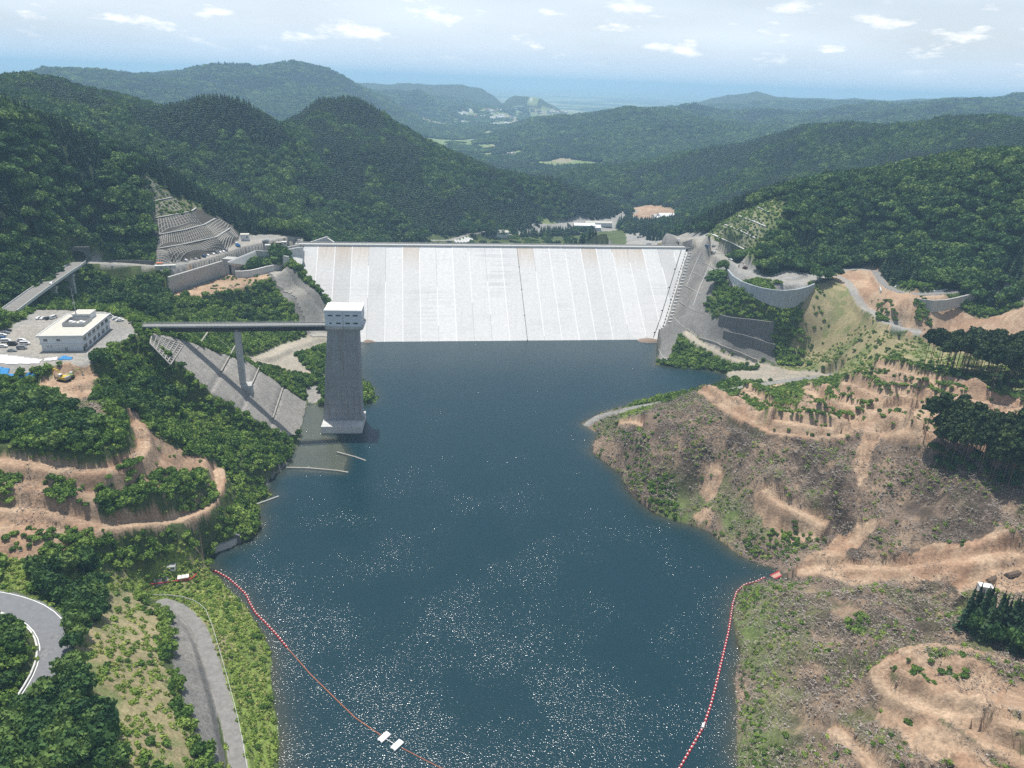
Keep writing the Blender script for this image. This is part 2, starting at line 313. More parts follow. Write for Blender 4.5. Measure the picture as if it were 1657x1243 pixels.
# polar-log grid: fine near the reservoir, coarser towards the plain
def radii():
    r = [95.0]
    while r[-1] < 60000:
        k = 0.0036 if r[-1] < 900 else (0.006 if r[-1] < 4500 else 0.016)
        r.append(r[-1]*(1+k))
    return np.array(r)
RR = radii()
TH = np.concatenate([np.linspace(-80, -41, 60, endpoint=False), np.linspace(-41, 41, 1120), np.linspace(41, 80, 61)[1:]])*math.pi/180
NR, NT = len(RR), len(TH)
_p = []; _z = []
for a in CZ_: x, y, z = W(*a); _p.append((math.log(math.hypot(x, y)), math.atan2(x, y))); _z.append(z)
for a in CD_: x, y, z = WD(*a); _p.append((math.log(math.hypot(x, y)), math.atan2(x, y))); _z.append(z-(13 if a[2] > 860 else (7 if a[2] > 640 and z > 62 and a[0] > 1275 else 0)))   # canopy height taken off
for px_, D_, z_ in CF_: d_ = ray(px_, 200); _p.append((math.log(D_), math.atan2(d_[0], d_[1]))); _z.append(z_)
# plain and rim
for r_ in (12000, 20000, 35000, 60000):
    for t_ in (-80, -60, -40, -25, -12, 0, 12, 25, 40, 60, 80): _p.append((math.log(r_), math.radians(t_))); _z.append(-70.0)
for t_, z_ in ((-78, 90), (-60, 80), (60, 80), (78, 90)):
    for r_ in (95, 180, 350, 700, 1500, 3500): _p.append((math.log(r_), math.radians(t_))); _z.append(z_*(1 if r_ > 150 else .6))
for x_, y_ in ((0, 120), (0, 200), (-20, 300), (0, 400), (0, 500), (-50, 560), (50, 560), (-60, 200), (60, 200), (30, 95), (-30, 95), (-60, 400)): _p.append((math.log(math.hypot(x_, y_)), math.atan2(x_, y_))); _z.append(-22.0)
for x_, y_ in ((-60, 640), (40, 640), (-80, 720), (60, 740), (0, 800), (-100, 850), (120, 800)): _p.append((math.log(math.hypot(x_, y_)), math.atan2(x_, y_))); _z.append(-28.0)
_p = np.array(_p)*100.0; _z = np.array(_z)
_c = 0.8; LAM = 0.45
def _phi(d2): return -np.sqrt(d2+_c*_c)
_D2 = ((_p[:, None]-_p[None])**2).sum(-1); n_ = len(_p)
_A = np.zeros((n_+3, n_+3)); _A[:n_, :n_] = _phi(_D2)+np.diag(np.where(np.hypot(0, np.exp(_p[:, 0]/100)) > 640, .02, LAM)); _A[:n_, n_] = 1; _A[:n_, n_+1:] = _p; _A[n_:, :n_] = _A[:n_, n_:].T
_w = np.linalg.solve(_A, np.concatenate([_z, [0, 0, 0]]))
U = np.log(RR)*100; V = TH*100
Z = np.zeros((NR, NT), np.float32)
for i0 in range(0, NR, 8):          # evaluate on the grid
    u = U[i0:i0+8]; q = np.zeros((len(u), NT)); dv = (V[:, None]-_p[None, :, 1])**2
    for k in range(len(u)):
        d2 = (u[k]-_p[None, :, 0])**2+dv
        q[k] = _phi(d2).astype(np.float32) @ _w[:n_]+_w[n_]+_w[n_+1]*u[k]+_w[n_+2]*V
    Z[i0:i0+8] = q
RG, TG = np.meshgrid(RR, TH, indexing='ij'); X = RG*np.sin(TG); Y = RG*np.cos(TG)
Z = Z.astype(float)
Z = np.where(RG > 7000, np.minimum(Z, 20)*smooth(14000, 8000, RG)+(-70)*(1-smooth(14000, 8000, RG)), Z)
Zb = Z.copy()
# ---- signed distance to polygons and polylines in world xy
def pip(P, x, y):
    ins = np.zeros(x.shape, bool); n = len(P)
    for i in range(n):
        x0, y0 = P[i][:2]; x1, y1 = P[(i+1) % n][:2]
        if y0 == y1: continue
        c = ((y0 > y) != (y1 > y)) & (x < (x1-x0)*(y-y0)/(y1-y0)+x0); ins ^= c
    return ins
def dline(P, x, y, closed=False):
    """distance to polyline and interpolation parameter"""
    P = np.asarray(P, float); n = len(P); best = np.full(x.shape, 1e9); par = np.zeros(x.shape)
    for i in range(n if closed else n-1):
        a = P[i]; b = P[(i+1) % n]; dx, dy = b[0]-a[0], b[1]-a[1]; L2 = dx*dx+dy*dy+1e-9
        t = np.clip(((x-a[0])*dx+(y-a[1])*dy)/L2, 0, 1); d = np.hypot(x-a[0]-t*dx, y-a[1]-t*dy)
        m = d < best; best = np.where(m, d, best); par = np.where(m, i+t, par)
    return best, par
def sel(P, pad):
    P = np.asarray([p[:2] for p in P], float); lo = P.min(0)-pad; hi = P.max(0)+pad
    return np.nonzero((X > lo[0]) & (X < hi[0]) & (Y > lo[1]) & (Y < hi[1]))
def grid_at(G, x, y):
    r = np.hypot(x, y); t = np.arctan2(x, y)
    i = np.clip(np.interp(r, RR, np.arange(NR)), 0, NR-1.001); j = np.clip(np.interp(t, TH, np.arange(NT)), 0, NT-1.001)
    i0 = i.astype(int); j0 = j.astype(int); fi = i-i0; fj = j-j0
    return (G[i0, j0]*(1-fi)+G[i0+1, j0]*fi)*(1-fj)+(G[i0, j0+1]*(1-fi)+G[i0+1, j0+1]*fi)*fj
def hgt(x, y): return float(grid_at(Z, np.array([x]), np.array([y]))[0])
def cast(px, py, G=None):
    """where the line of sight through a photo pixel meets the ground"""
    G = Z if G is None else G
    d = ray(px, py); h = math.hypot(d[0], d[1]); t = math.atan2(d[0], d[1])
    j = np.interp(t, TH, np.arange(NT)); j0 = int(min(j, NT-2)); fj = j-j0
    col = G[:, j0]*(1-fj)+G[:, j0+1]*fj; rz = CZ+RR*d[2]/h
    k = np.nonzero(col >= rz)[0]
    i = k[0] if len(k) else NR-1
    if i > 0:
        a = rz[i-1]-col[i-1]; b = col[i]-rz[i]; f = a/(a+b+1e-9); r = RR[i-1]+(RR[i]-RR[i-1])*f; z = col[i-1]+(col[i]-col[i-1])*f
    else: r, z = RR[0], col[0]
    return (r*math.sin(t), r*math.cos(t), z)
def C_(pts): return [cast(*p) for p in pts]
# ---- shaping noise (gullies on the hills, roughness nearby)
gul = fbm(X, Y, 260, 5, 0.5, True)-0.62
gul2 = fbm(X, Y, 1150, 5, 0.5, True)-0.64
Z += gul*smooth(650, 1100, RG)*42*smooth(6500, 3500, RG)*smooth(-25, 50, Zb)+gul2*smooth(2300, 4000, RG)*150*smooth(9000, 6500, RG)*smooth(-50, 60, Zb)
gul3 = fbm(X, Y, 46, 4, 0.55, True)-0.62
gul4 = fbm(X, Y, 19, 4, 0.6, True)-0.62
Z += gul4*4.5*smooth(3, 10, Zb)*(X > 40)*smooth(480, 430, RG)
Z += gul3*19*smooth(3, 16, Zb)*(X > 40)*smooth(480, 430, RG)+gul3*4*smooth(4, 16, Zb)*(X < -40)*smooth(330, 280, RG)*smooth(200, 240, RG)
Z += (fbm(X, Y, 34, 4)-0.5)*5.0*smooth(150, 260, RG)*smooth(0, 14, Z)*smooth(900, 500, RG)
# ---- lake
LAKE = [W(x, y, 0) for x, y in [(1062, 549), (1068, 568), (1062, 590), (1095, 594), (1140, 597), (1175, 606), (1183, 616), (1140, 632), (1060, 646), (1000, 661), (965, 674), (944, 687), (962, 699), (985, 694), (968, 705), (960, 718), (961, 733), (985, 752), (1008, 768), (1018, 795), (1036, 812), (1060, 830), (1078, 838), (1100, 845), (1120, 849), (1150, 861), (1168, 876), (1185, 890), (1205, 903), (1230, 912), (1258, 920), (1275, 937), (1250, 942), (1215, 948), (1198, 957), (1189, 980), (1187, 1000), (1192, 1030), (1200, 1060), (1189, 1100), (1195, 1150), (1192, 1200), (1197, 1243), (1190, 1400), (1200, 1900), (430, 1900), (440, 1400), (450, 1243), (452, 1200), (446, 1150), (446, 1130), (437, 1100), (441, 1075), (434, 1045), (418, 1015), (400, 985), (385, 965), (365, 945), (345, 928), (332, 912), (352, 890), (385, 880), (402, 874), (414, 866), (420, 845), (414, 822), (440, 802), (425, 788), (470, 742), (483, 712), (490, 680), (497, 652), (520, 657), (550, 662), (580, 655), (600, 652), (605, 640), (590, 622), (572, 600), (572, 580), (586, 557)]]
LAKE += [(-128, 640, 0), (125, 690, 0)]
i_ = sel(LAKE, 30)
d_, _ = dline([p[:2] for p in LAKE], X[i_], Y[i_], True); ins_ = pip(LAKE, X[i_], Y[i_])
Zs = Z[i_]
SD = np.full(Z.shape, 30.0); SD[i_] = np.where(ins_, -d_, d_)
wob = (fbm(X[i_], Y[i_], 7, 3)-0.5)*2.2
dd_ = d_+np.where(ins_, wob, -wob)
Zs = np.where(ins_, -0.25-0.48*np.minimum(dd_, 55), np.maximum(Zs, -0.1+0.32*np.clip(dd_, -2, 9)))
Z[i_] = Zs
SHAL = [W(a, b, 0) for a, b in [(484, 714), (497, 655), (523, 655), (521, 700), (545, 708), (562, 735), (556, 764), (520, 762), (466, 757), (470, 745)]]
i_ = sel(SHAL, 16); k_s = np.where(pip(SHAL, X[i_], Y[i_]), 1.0, smooth(15, 0, dline([p[:2] for p in SHAL], X[i_], Y[i_], True)[0])); Z[i_] = np.where(Z[i_] < -.6, Z[i_]*(1-k_s)-1.0*k_s, Z[i_])
# ---- embankment of shotcrete panels under the bridge: a plane falling to the lake
EB = [W(497, 651, 0), W(482, 714, 0)]
_b0 = np.array(EB[0][:2]); _b1 = np.array(EB[1][:2]); _u = (_b1-_b0)/np.linalg.norm(_b1-_b0); _n = np.array([_u[1], -_u[0]]);
if _n[0] > 0: _n = -_n
SL = 1.02
def emb_z(x, y): return ((x-_b0[0])*_n[0]+(y-_b0[1])*_n[1])*SL
def emb_cast(px, py):
    d = ray(px, py); a = d[0]*_n[0]+d[1]*_n[1]; b = -(_b0[0]*_n[0]+_b0[1]*_n[1]); t = (b*SL-CZ)/(d[2]-a*SL); return (d[0]*t, d[1]*t, CZ+d[2]*t)
EMB = [emb_cast(x, y) for x, y in [(497, 651), (440, 612), (400, 585), (345, 567), (290, 547), (243, 538), (262, 562), (300, 598), (345, 636), (395, 668), (440, 693), (482, 714)]]
i_ = sel(EMB, 14); xx, yy = X[i_], Y[i_]; ins_ = pip(EMB, xx, yy); d_, _ = dline([p[:2] for p in EMB], xx, yy, True)
ez = np.maximum(emb_z(xx, yy), -6)
for zb in (14, 28, 42): ez = ez-1.2*np.clip(1-np.abs(ez-zb)/1.6, 0, 1)
wgt = np.where(ins_, 1.0, smooth(9, 0, d_))*np.where((ez < 1) & (~ins_), 0, 1)
Z[i_] = Z[i_]*(1-wgt)+np.where(ins_, ez, np.maximum(ez-0.6, Z[i_]-30))*wgt
# ---- platforms kept flat
def flat(px_poly, z, pad=5.0, wpoly=None):
    P = wpoly or [W(a, b, z) for a, b in px_poly]
    i = sel(P, pad+2); ins = pip(P, X[i], Y[i]); d, _ = dline([p[:2] for p in P], X[i], Y[i], True)
    k = np.where(ins, 1.0, smooth(pad, 0, d)); Z[i] = Z[i]*(1-k)+z*k; return P
YARD = flat([(-60, 560), (0, 612), (60, 600), (128, 592), (165, 588), (186, 555), (225, 540), (213, 520), (175, 505), (60, 500), (20, 528), (-60, 560)], 70.5, 4)
PADR = flat([(1563, 958), (1610, 948), (1657, 940), (1760, 930), (1760, 985), (1657, 985), (1600, 975)], 30.0, 4)
PARKL = flat([(262, 432), (330, 424), (385, 406), (440, 396), (480, 392), (475, 385), (440, 383), (396, 383), (385, 392), (330, 425), (250, 430)], 65.0, 3)
SPF = flat([(272, 480), (330, 478), (400, 462), (460, 440), (445, 432), (375, 440), (300, 462)], 50.0, 6)
def carve(px4, zs, dz=3.0, pad=3.0):
    P = np.array([W(a, b, z) for (a, b), z in zip(px4, zs)]); c = P.mean(0); A_ = np.c_[P[:, :2]-c[:2], np.ones(4)]; k_, *_ = np.linalg.lstsq(A_, P[:, 2], rcond=None)
    Q = [(c[0]+(p[0]-c[0])*1.12, c[1]+(p[1]-c[1])*1.12) for p in P]; i = sel(Q, pad+4); ins = pip(Q, X[i], Y[i]); d, _ = dline(Q, X[i], Y[i], True)
    zz = k_[0]*(X[i]-c[0])+k_[1]*(Y[i]-c[1])+k_[2]-dz; w_ = np.where(ins, 1.0, smooth(pad+1.5, pad, d)); Z[i] = np.where(w_ > 0, np.minimum(Z[i], Z[i]*(1-w_)+zz*w_), Z[i])
SPC = [([(270.7, 475), (363.6, 444.5), (358.5, 421.6), (270.7, 447.8)], [50.2, 50.2, 63.5, 63.5]), ([(389, 436), (423.5, 430), (413.4, 404.8), (368, 423)], [51, 51, 64, 63.5]), ([(372, 441), (470, 424), (470, 412), (405, 428)], [50.6]*4)]
for q_ in SPC: carve(*q_)
# ---- the dam: crest line A-B, upstream face 1 : 1.44
DA, DB = np.array(W(480, 397, 61)[:2]), np.array(W(1110, 402, 61)[:2])
du = (DB-DA)/np.linalg.norm(DB-DA); dn = np.array([du[1], -du[0]]); DS = 1/1.44; DL = float(np.linalg.norm(DB-DA))
def dxy(s, t): return DA+du*s+dn*t           # s along the crest, t upstream
def face_z(t): return 61.0-t*DS
def face_cast(px, py):
    d = ray(px, py); a = d[0]*dn[0]+d[1]*dn[1]; b = -(DA @ dn); tt = (61-DS*b-CZ)/(d[2]+DS*a)
    x, y = d[0]*tt, d[1]*tt; q = np.array([x, y])-DA; return float(q @ du), float(q @ dn)
FL = [face_cast(*p) for p in [(492, 401), (485, 437), (500, 455), (535, 505), (560, 530), (588, 557)]]
FR = [face_cast(*p) for p in [(1110, 404), (1075, 520), (1064, 550)]]
S_ = (X-DA[0])*du[0]+(Y-DA[1])*du[1]; T_ = (X-DA[0])*dn[0]+(Y-DA[1])*dn[1]
def sl_at(t): return np.interp(t, [q[1] for q in FL], [q[0] for q in FL])
def sr_at(t): return np.interp(t, [q[1] for q in FR], [q[0] for q in FR])
def ext(t, Q):
    q0, q1 = Q[-2], Q[-1]; k = (q1[0]-q0[0])/(q1[1]-q0[1]); return q1[0]+k*(t-q1[1])
sl = np.where(T_ > FL[-1][1], ext(T_, FL), sl_at(T_)); sr = np.where(T_ > FR[-1][1], ext(T_, FR), sr_at(T_))
inface = (T_ > -1) & (T_ < 118) & (S_ > sl-2) & (S_ < sr+2)
Z = np.where(inface, np.minimum(Z, face_z(T_)-2.5), Z)
body = (T_ <= -1) & (T_ > -120) & (S_ > 4) & (S_ < DL+1)
Z = np.where(body, np.minimum(Z, 56-0.55*np.maximum(-T_-14, 0)), Z)
# abutment slopes: right of the right groin and left of the left groin follow the face a little above it
rs = smooth(26, 6, S_-sr)*(S_ > sr+2)*(T_ > 0)*(T_ < 95); Z = np.where(rs > 0, Z*(1-rs)+np.maximum(face_z(T_)+0.25*(S_-sr), -3)*rs, Z)
ls = smooth(22, 5, sl-S_)*(S_ < sl-2)*(T_ > 12)*(T_ < 95); Z = np.where(ls > 0, Z*(1-ls)+np.maximum(face_z(T_)+0.25*(sl-S_), -3)*ls, Z)
# ---- roads and tracks: levelled beds with cut banks
ROADS = []
def road(name, px, wd, bank=3.0, cut=0.0, zs=None, smoothn=9, berm=2.6):
    if zs is None: P = C_(px)
    else: P = [W(a, b, z) for (a, b), z in zip(px, zs)]
    Q = []
    for a, b in zip(P[:-1], P[1:]):
        n = max(2, int(math.hypot(b[0]-a[0], b[1]-a[1])/2.0))
        for k in range(n): Q.append([a[i]+(b[i]-a[i])*k/n for i in range(3)])
    Q.append(list(P[-1])); Q = np.array(Q)
    k_ = np.ones(smoothn)/smoothn
    for c in range(3):
        e = np.pad(Q[:, c], smoothn//2, 'edge')
        Q[:, c] = np.convolve(e, k_, 'valid')[:len(Q)]
    if zs is None:
        zz = grid_at(Z, Q[:, 0], Q[:, 1]); Q[:, 2] = np.convolve(np.pad(zz, 7, 'edge'), np.ones(15)/15, 'valid')
    i = sel(Q, wd+bank+12); x, y = X[i], Y[i]; d, par = dline(Q, x, y)
    zr = np.interp(par, np.arange(len(Q)), Q[:, 2])-cut
    k = smooth(wd/2+bank, wd/2, d); Z[i] = Z[i]*(1-k)+zr*k
    if name == 'dirt' and berm:
        j = np.clip(par.astype(int), 0, len(Q)-2); tx = Q[j+1, 0]-Q[j, 0]; ty = Q[j+1, 1]-Q[j, 1]; sg = np.sign(tx*(y-Q[j, 1])-ty*(x-Q[j, 0]))
        m = len(Q)//2; t0_ = Q[min(m+1, len(Q)-1)]-Q[m-1]; nn_ = np.array([-t0_[1], t0_[0]])/(math.hypot(t0_[0], t0_[1])+1e-9)
        up = 1.0 if hgt(Q[m, 0]+nn_[0]*7, Q[m, 1]+nn_[1]*7) >= hgt(Q[m, 0]-nn_[0]*7, Q[m, 1]-nn_[1]*7) else -1.0
        e = d-wd/2; hb = berm*(0.75+0.5*fbm(x, y, 12, 2)); Z[i] += np.where(sg == up, hb*smooth(0.1, 1.3, e)*smooth(11, 3.5, e), -hb*.35*smooth(.5, 2.5, e)*smooth(9, 3.5, e))
    ROADS.append((name, i, d, wd, par, Q)); return Q
TRK = {}
TRK['r1'] = road('asphalt', [(-60, 965), (0, 972), (40, 983), (75, 1003), (93, 1030), (92, 1065), (70, 1110), (35, 1160)], 9.5, 2.5, zs=[41, 41, 40.5, 40, 39.3, 38.6, 38, 37])
TRK['r2'] = road('oldroad', [(255, 973), (285, 980), (312, 1000), (333, 1040), (350, 1095), (366, 1150), (380, 1205), (390, 1260), (395, 1400)], 5.2, 2.5, zs=[9.5, 9.5, 9.5, 9.5, 9.5, 9.5, 9.5, 9.5, 9.5])
TRK['t2'] = road('dirt', [(-60, 822), (0, 820), (60, 824), (110, 838), (160, 848), (230, 852), (290, 842), (330, 822), (355, 798), (358, 772), (350, 755)], 4.2, 3.0)
TRK['t1'] = road('dirt', [(-60, 742), (0, 742), (60, 752), (110, 763), (160, 768), (200, 762), (228, 742), (236, 715), (225, 690), (215, 674)], 4.6, 3.2)
TRK['e1'] = road('dirt', [(78, 618), (100, 625), (125, 620), (145, 608)], 9, 3)
TRK['n1'] = road('dirt', [(1135, 634), (1152, 648), (1175, 664), (1220, 688), (1270, 701), (1330, 705), (1370, 697), (1400, 693), (1450, 711), (1500, 722)], 5.0, 2.5)
TRK['n2'] = road('dirt', [(1237, 788), (1248, 806), (1275, 822), (1300, 838), (1335, 852)], 4.5, 3.0)
TRK['n3'] = road('dirt', [(1290, 930), (1330, 917), (1400, 918), (1440, 926), (1500, 915), (1570, 905), (1657, 893)], 5, 3)
TRK['n4'] = road('dirt', [(1800, 1110), (1620, 1072), (1560, 1052), (1500, 1047), (1455, 1062), (1425, 1085), (1393, 1100), (1425, 1122), (1470, 1138), (1520, 1152), (1570, 1175), (1620, 1205), (1680, 1240)], 4.0, 2.6)
TRK['n5'] = road('dirt', [(1345, 1180), (1375, 1205), (1410, 1235), (1450, 1275)], 4, 3)
TRK['n6'] = road('dirt', [(1600, 1165), (1640, 1172), (1700, 1180)], 3.5, 2.5)
TRK['k1'] = road('dirt', [(1003, 688), (1015, 682), (1040, 688)], 4, 2)
for nm, pl in dict(a1=[(1205, 632), (1240, 652), (1280, 668), (1330, 680), (1400, 682), (1460, 690)], a2=[(1275, 640), (1330, 655), (1390, 665), (1440, 672), (1490, 690)], a3=[(1305, 628), (1350, 645), (1400, 655), (1470, 660)], a4=[(1365, 622), (1420, 640), (1475, 640), (1530, 655)], a5=[(1420, 595), (1470, 605), (1530, 625), (1560, 645)], a6=[(1500, 628), (1560, 650), (1610, 655), (1680, 665)], a7=[(1250, 680), (1300, 690), (1350, 696)]).items():
    TRK[nm] = road('dirt', pl, 4.4, 2.4, berm=4.8)
TRK['c1'] = road('gravel', [(1112, 392), (1150, 402), (1185, 428), (1225, 450), (1260, 459), (1300, 456), (1345, 440), (1370, 435)], 9, 3, zs=[61, 61, 60.5, 60, 59.5, 59, 60, 61])
TRK['c2'] = road('gravel', [(1345, 444), (1368, 452), (1384, 475), (1398, 500), (1425, 522), (1460, 533), (1492, 539)], 7, 3)
TRK['c3'] = road('gravel', [(1345, 440), (1385, 434), (1412, 436)], 7, 2.5)
TRK['c4'] = road('oldroad', [(1416, 438), (1428, 458), (1445, 470), (1480, 478), (1530, 474), (1580, 466), (1620, 472), (1680, 492)], 7, 2.5, zs=[62.5, 63.5, 64.5, 65.5, 67, 68.5, 69, 70])
TRK['w1'] = road('oldroad', [(945, 688), (975, 673), (1030, 660), (1100, 649), (1150, 638), (1210, 626), (1290, 614), (1355, 606)], 6.5, 2.5, zs=[-0.15, 1.2, 2.4, 3, 3.8, 4.6, 6, 7])
TRK['w2'] = road('track', [(1110, 535), (1122, 552), (1160, 570), (1210, 588), (1260, 598), (1300, 606)], 6, 2.5)
TRK['w3'] = road('track', [(1180, 606), (1230, 602), (1270, 604), (1320, 600), (1370, 603)], 6, 2)
TRK['s1'] = road('track', [(405, 582), (440, 572), (470, 556), (510, 545), (550, 546)], 9, 3)
TRK['s2'] = road('track', [(405, 585), (440, 590), (480, 600), (520, 606), (575, 612)], 6, 3)
TRK['p1'] = road('gravel', [(130, 424), (180, 426), (220, 428), (262, 430), (320, 423), (374, 405), (450, 389)], 9, 3, zs=[71, 69, 67, 65.2, 65, 65, 65])
TRK['d1'] = road('gravel', [(700, 388), (760, 378), (820, 372), (870, 362), (930, 352), (1000, 350), (1030, 340)], 9, 8)
TRK['d2'] = road('gravel', [(930, 362), (960, 360), (1000, 358)], 30, 20)
Z += (fbm(X, Y, 6, 3)-0.5)*0.7*smooth(0.2, 2.5, Z)*smooth(120, 170, RG)*smooth(700, 400, RG)
for q_ in SPC: carve(*q_)
for P in (YARD, PADR, PARKL):
    i = sel(P, 1); ins = pip(P, X[i], Y[i]); Z[i] = np.where(ins, grid_at(Zb, X[i], Y[i])*0+np.median(Z[i][ins]), Z[i])
for q_ in SPC: carve(*q_)
# ------------------------------------------------------------------ ground cover zones
names = ['forest', 'leafy', 'bush', 'grass', 'pale', 'dirt', 'felled', 'gravel', 'shot', 'conc', 'field', 'terr', 'asphalt', 'oldroad', 'track', 'dark', 'scrub', 'none']
ZI = {n: i for i, n in enumerate(names)}
ZN = np.where(RG < 640, ZI['bush'], ZI['forest']).astype(np.uint8)
bl = fbm(X, Y, 170, 3)+0.25*(fbm(X, Y, 40, 2)-0.5)
ZN[(ZN == ZI['forest']) & (bl > 0.545)] = ZI['leafy']
ZN[RG > 9000] = ZI['field']
def zone(name, pts, pad=0.0, mode=None):
    P = C_(pts) if mode is None else ([W(a, b, mode) for a, b in pts] if mode != 'w' else pts)
    i = sel(P, 2); jx = X[i]+(fbm(X[i], Y[i], 5, 2)-0.5)*5*min(1, pad+0.3); jy = Y[i]+(fbm(X[i]+99, Y[i], 5, 2)-0.5)*5*min(1, pad+0.3)
    ins = pip(P, jx, jy); ZN[i[0][ins], i[1][ins]] = ZI[name]; return P
right = (X > 20) & (RG < 470); ZN[right] = ZI['felled']
zone('leafy', [(1270, 330), (1290, 290), (1400, 283), (1657, 268), (1900, 265), (1900, 470), (1657, 470), (1560, 462), (1450, 432), (1350, 425), (1300, 435), (1250, 440), (1215, 415), (1250, 395), (1275, 360)])
zone('forest', [(1000, 372), (1140, 372), (1200, 336), (1262, 322), (1290, 290), (1200, 318), (1140, 345), (1000, 352)])
zone('forest', [(1265, 400), (1290, 375), (1400, 390), (1420, 425), (1350, 432), (1300, 425)])
zone('forest', [(1600, 350), (1657, 350), (1800, 350), (1800, 470), (1657, 470), (1600, 450)])
zone('pale', [(1290, 475), (1312, 462), (1360, 450), (1385, 480), (1400, 515), (1440, 538), (1490, 545), (1560, 560), (1657, 590), (1657, 640), (1500, 604), (1430, 592), (1370, 607), (1290, 607), (1252, 585), (1270, 530)])
zone('dirt', [(1340, 444), (1400, 430), (1425, 436), (1450, 472), (1530, 480), (1657, 495), (1800, 500), (1800, 600), (1657, 585), (1490, 545), (1440, 528), (1400, 505), (1385, 478)])
zone('dirt', [(1135, 632), (1205, 625), (1300, 612), (1365, 612), (1430, 588), (1500, 600), (1657, 645), (1800, 660), (1800, 760), (1657, 735), (1500, 724), (1450, 714), (1400, 696), (1330, 708), (1270, 704), (1220, 692), (1175, 668)])
zone('scrub', [(1200, 645), (1225, 630), (1300, 612), (1360, 606), (1430, 588), (1445, 600), (1380, 620), (1300, 638), (1290, 665), (1240, 668)])
zone('bush', [(1172, 438), (1180, 460), (1240, 472), (1290, 492), (1300, 510), (1285, 545), (1258, 588), (1245, 545), (1190, 520), (1148, 512), (1140, 495), (1155, 470)])
zone('shot', [(1112, 405), (1130, 400), (1172, 434), (1150, 478), (1140, 495), (1150, 512), (1190, 518), (1250, 540), (1258, 590), (1200, 580), (1150, 560), (1108, 535), (1095, 550), (1082, 585), (1058, 582), (1066, 545)])
zone('gravel', [(990, 378), (1050, 376), (1140, 378), (1216, 424), (1265, 452), (1260, 462), (1185, 438), (1125, 401), (1112, 398), (985, 398)])
zone('bush', [(1066, 585), (1082, 586), (1098, 550), (1112, 560), (1160, 582), (1210, 600), (1150, 600), (1095, 596)], 0.5)
zone('terr', [(1143, 380), (1165, 362), (1200, 343), (1262, 320), (1272, 345), (1240, 395), (1225, 425), (1200, 415)])
zone('track', [(1165, 612), (1190, 598), (1290, 600), (1370, 606), (1290, 614), (1200, 620)])
zone('grass', [(1000, 668), (1060, 653), (1060, 664), (1010, 682)])
zone('dirt', [(1440, 1062), (1560, 1062), (1660, 1105), (1800, 1120), (1800, 1170), (1657, 1165), (1560, 1150), (1480, 1120), (1440, 1095)], 1); zone('dirt', [(1425, 1125), (1500, 1160), (1600, 1225), (1640, 1260), (1560, 1260), (1470, 1215), (1420, 1160)], 1); zone('dirt', [(1222, 792), (1245, 785), (1300, 830), (1340, 852), (1290, 885), (1245, 860), (1225, 830)], 1)
zone('dirt', [(1282, 936), (1310, 900), (1345, 875), (1400, 835), (1440, 845), (1390, 885), (1330, 930)], 1); zone('dirt', [(1330, 925), (1400, 905), (1657, 878), (1800, 880), (1800, 960), (1600, 955), (1540, 945), (1440, 942), (1380, 950)], 1)

zone('dirt', [(1120, 838), (1140, 822), (1155, 826), (1150, 858)], 1); zone('dirt', [(1140, 750), (1165, 740), (1175, 765), (1150, 815), (1135, 810)], 1); zone('dirt', [(1395, 700), (1425, 705), (1400, 770), (1385, 790), (1380, 740)], 1)
def zone_view(name, px, r0, r1):
    a, b = proj(X, Y, Z); m = (RG > r0) & (RG < r1) & pip(px, a, b); ZN[m] = ZI[name]
zone_view('terr', [(1143, 381), (1165, 361), (1200, 342), (1262, 318), (1277, 345), (1248, 395), (1222, 425)], 640, 900)
zone_view('shot', [(250, 427), (279, 429), (368, 406), (389, 383), (378, 366), (352, 350), (330, 350), (256, 356)], 560, 790); zone_view('terr', [(256, 356), (330, 350), (330, 333), (283, 318), (246, 289), (231, 289), (228, 330)], 560, 790); ZN[(ZN == ZI['terr']) & (X < 0) & (Z < 91)] = ZI['shot']
zone_view('gravel', [(252, 432), (330, 424), (372, 404), (388, 381), (440, 379), (490, 384), (492, 400), (440, 405), (385, 418), (262, 438)], 560, 800)
# left bank
zone('dirt', [(-60, 742), (60, 750), (160, 768), (228, 745), (232, 700), (205, 668), (215, 662), (245, 700), (300, 735), (345, 752), (358, 775), (335, 825), (290, 850), (320, 868), (300, 885), (200, 892), (60, 905), (-60, 905)], 1)
zone('bush', [(255, 800), (285, 770), (330, 760), (350, 785), (330, 815), (250, 838), (170, 842), (155, 800), (200, 790)], 1)
zone('bush', [(110, 880), (200, 868), (310, 862), (300, 915), (240, 925), (130, 900)], 1)
zone('dirt', [(82, 600), (125, 588), (150, 600), (155, 625), (150, 650), (105, 645), (85, 630)], 1)
zone('felled', [(105, 645), (150, 645), (180, 680), (160, 700), (120, 680)], 1)
zone('grass', [(0, 905), (60, 905), (130, 915), (240, 930), (330, 905), (345, 930), (400, 985), (440, 1050), (440, 1130), (450, 1243), (440, 1400), (400, 1400), (388, 1243), (345, 1040), (300, 975), (240, 965), (170, 950), (60, 960), (0, 960)], 1)
zone('pale', [(170, 955), (225, 965), (262, 1000), (270, 1080), (300, 1180), (320, 1260), (200, 1260), (190, 1180), (120, 1090), (140, 1000)], 1)
zone('shot', [(272, 990), (300, 1000), (322, 1040), (345, 1120), (365, 1243), (340, 1243), (318, 1180), (292, 1120), (275, 1040)])
zone('gravel', [(-60, 560), (0, 612), (60, 600), (128, 592), (165, 588), (186, 555), (225, 540), (213, 520), (175, 505), (60, 500), (20, 528)], mode=70.5)
zone('gravel', [(262, 437), (330, 432), (385, 412), (440, 398), (480, 394), (475, 385), (440, 383), (396, 383), (385, 392), (330, 425), (250, 430)], mode=65.0)
zone('dirt', [(255, 482), (330, 478), (400, 466), (445, 446), (460, 436), (375, 440), (300, 462)])
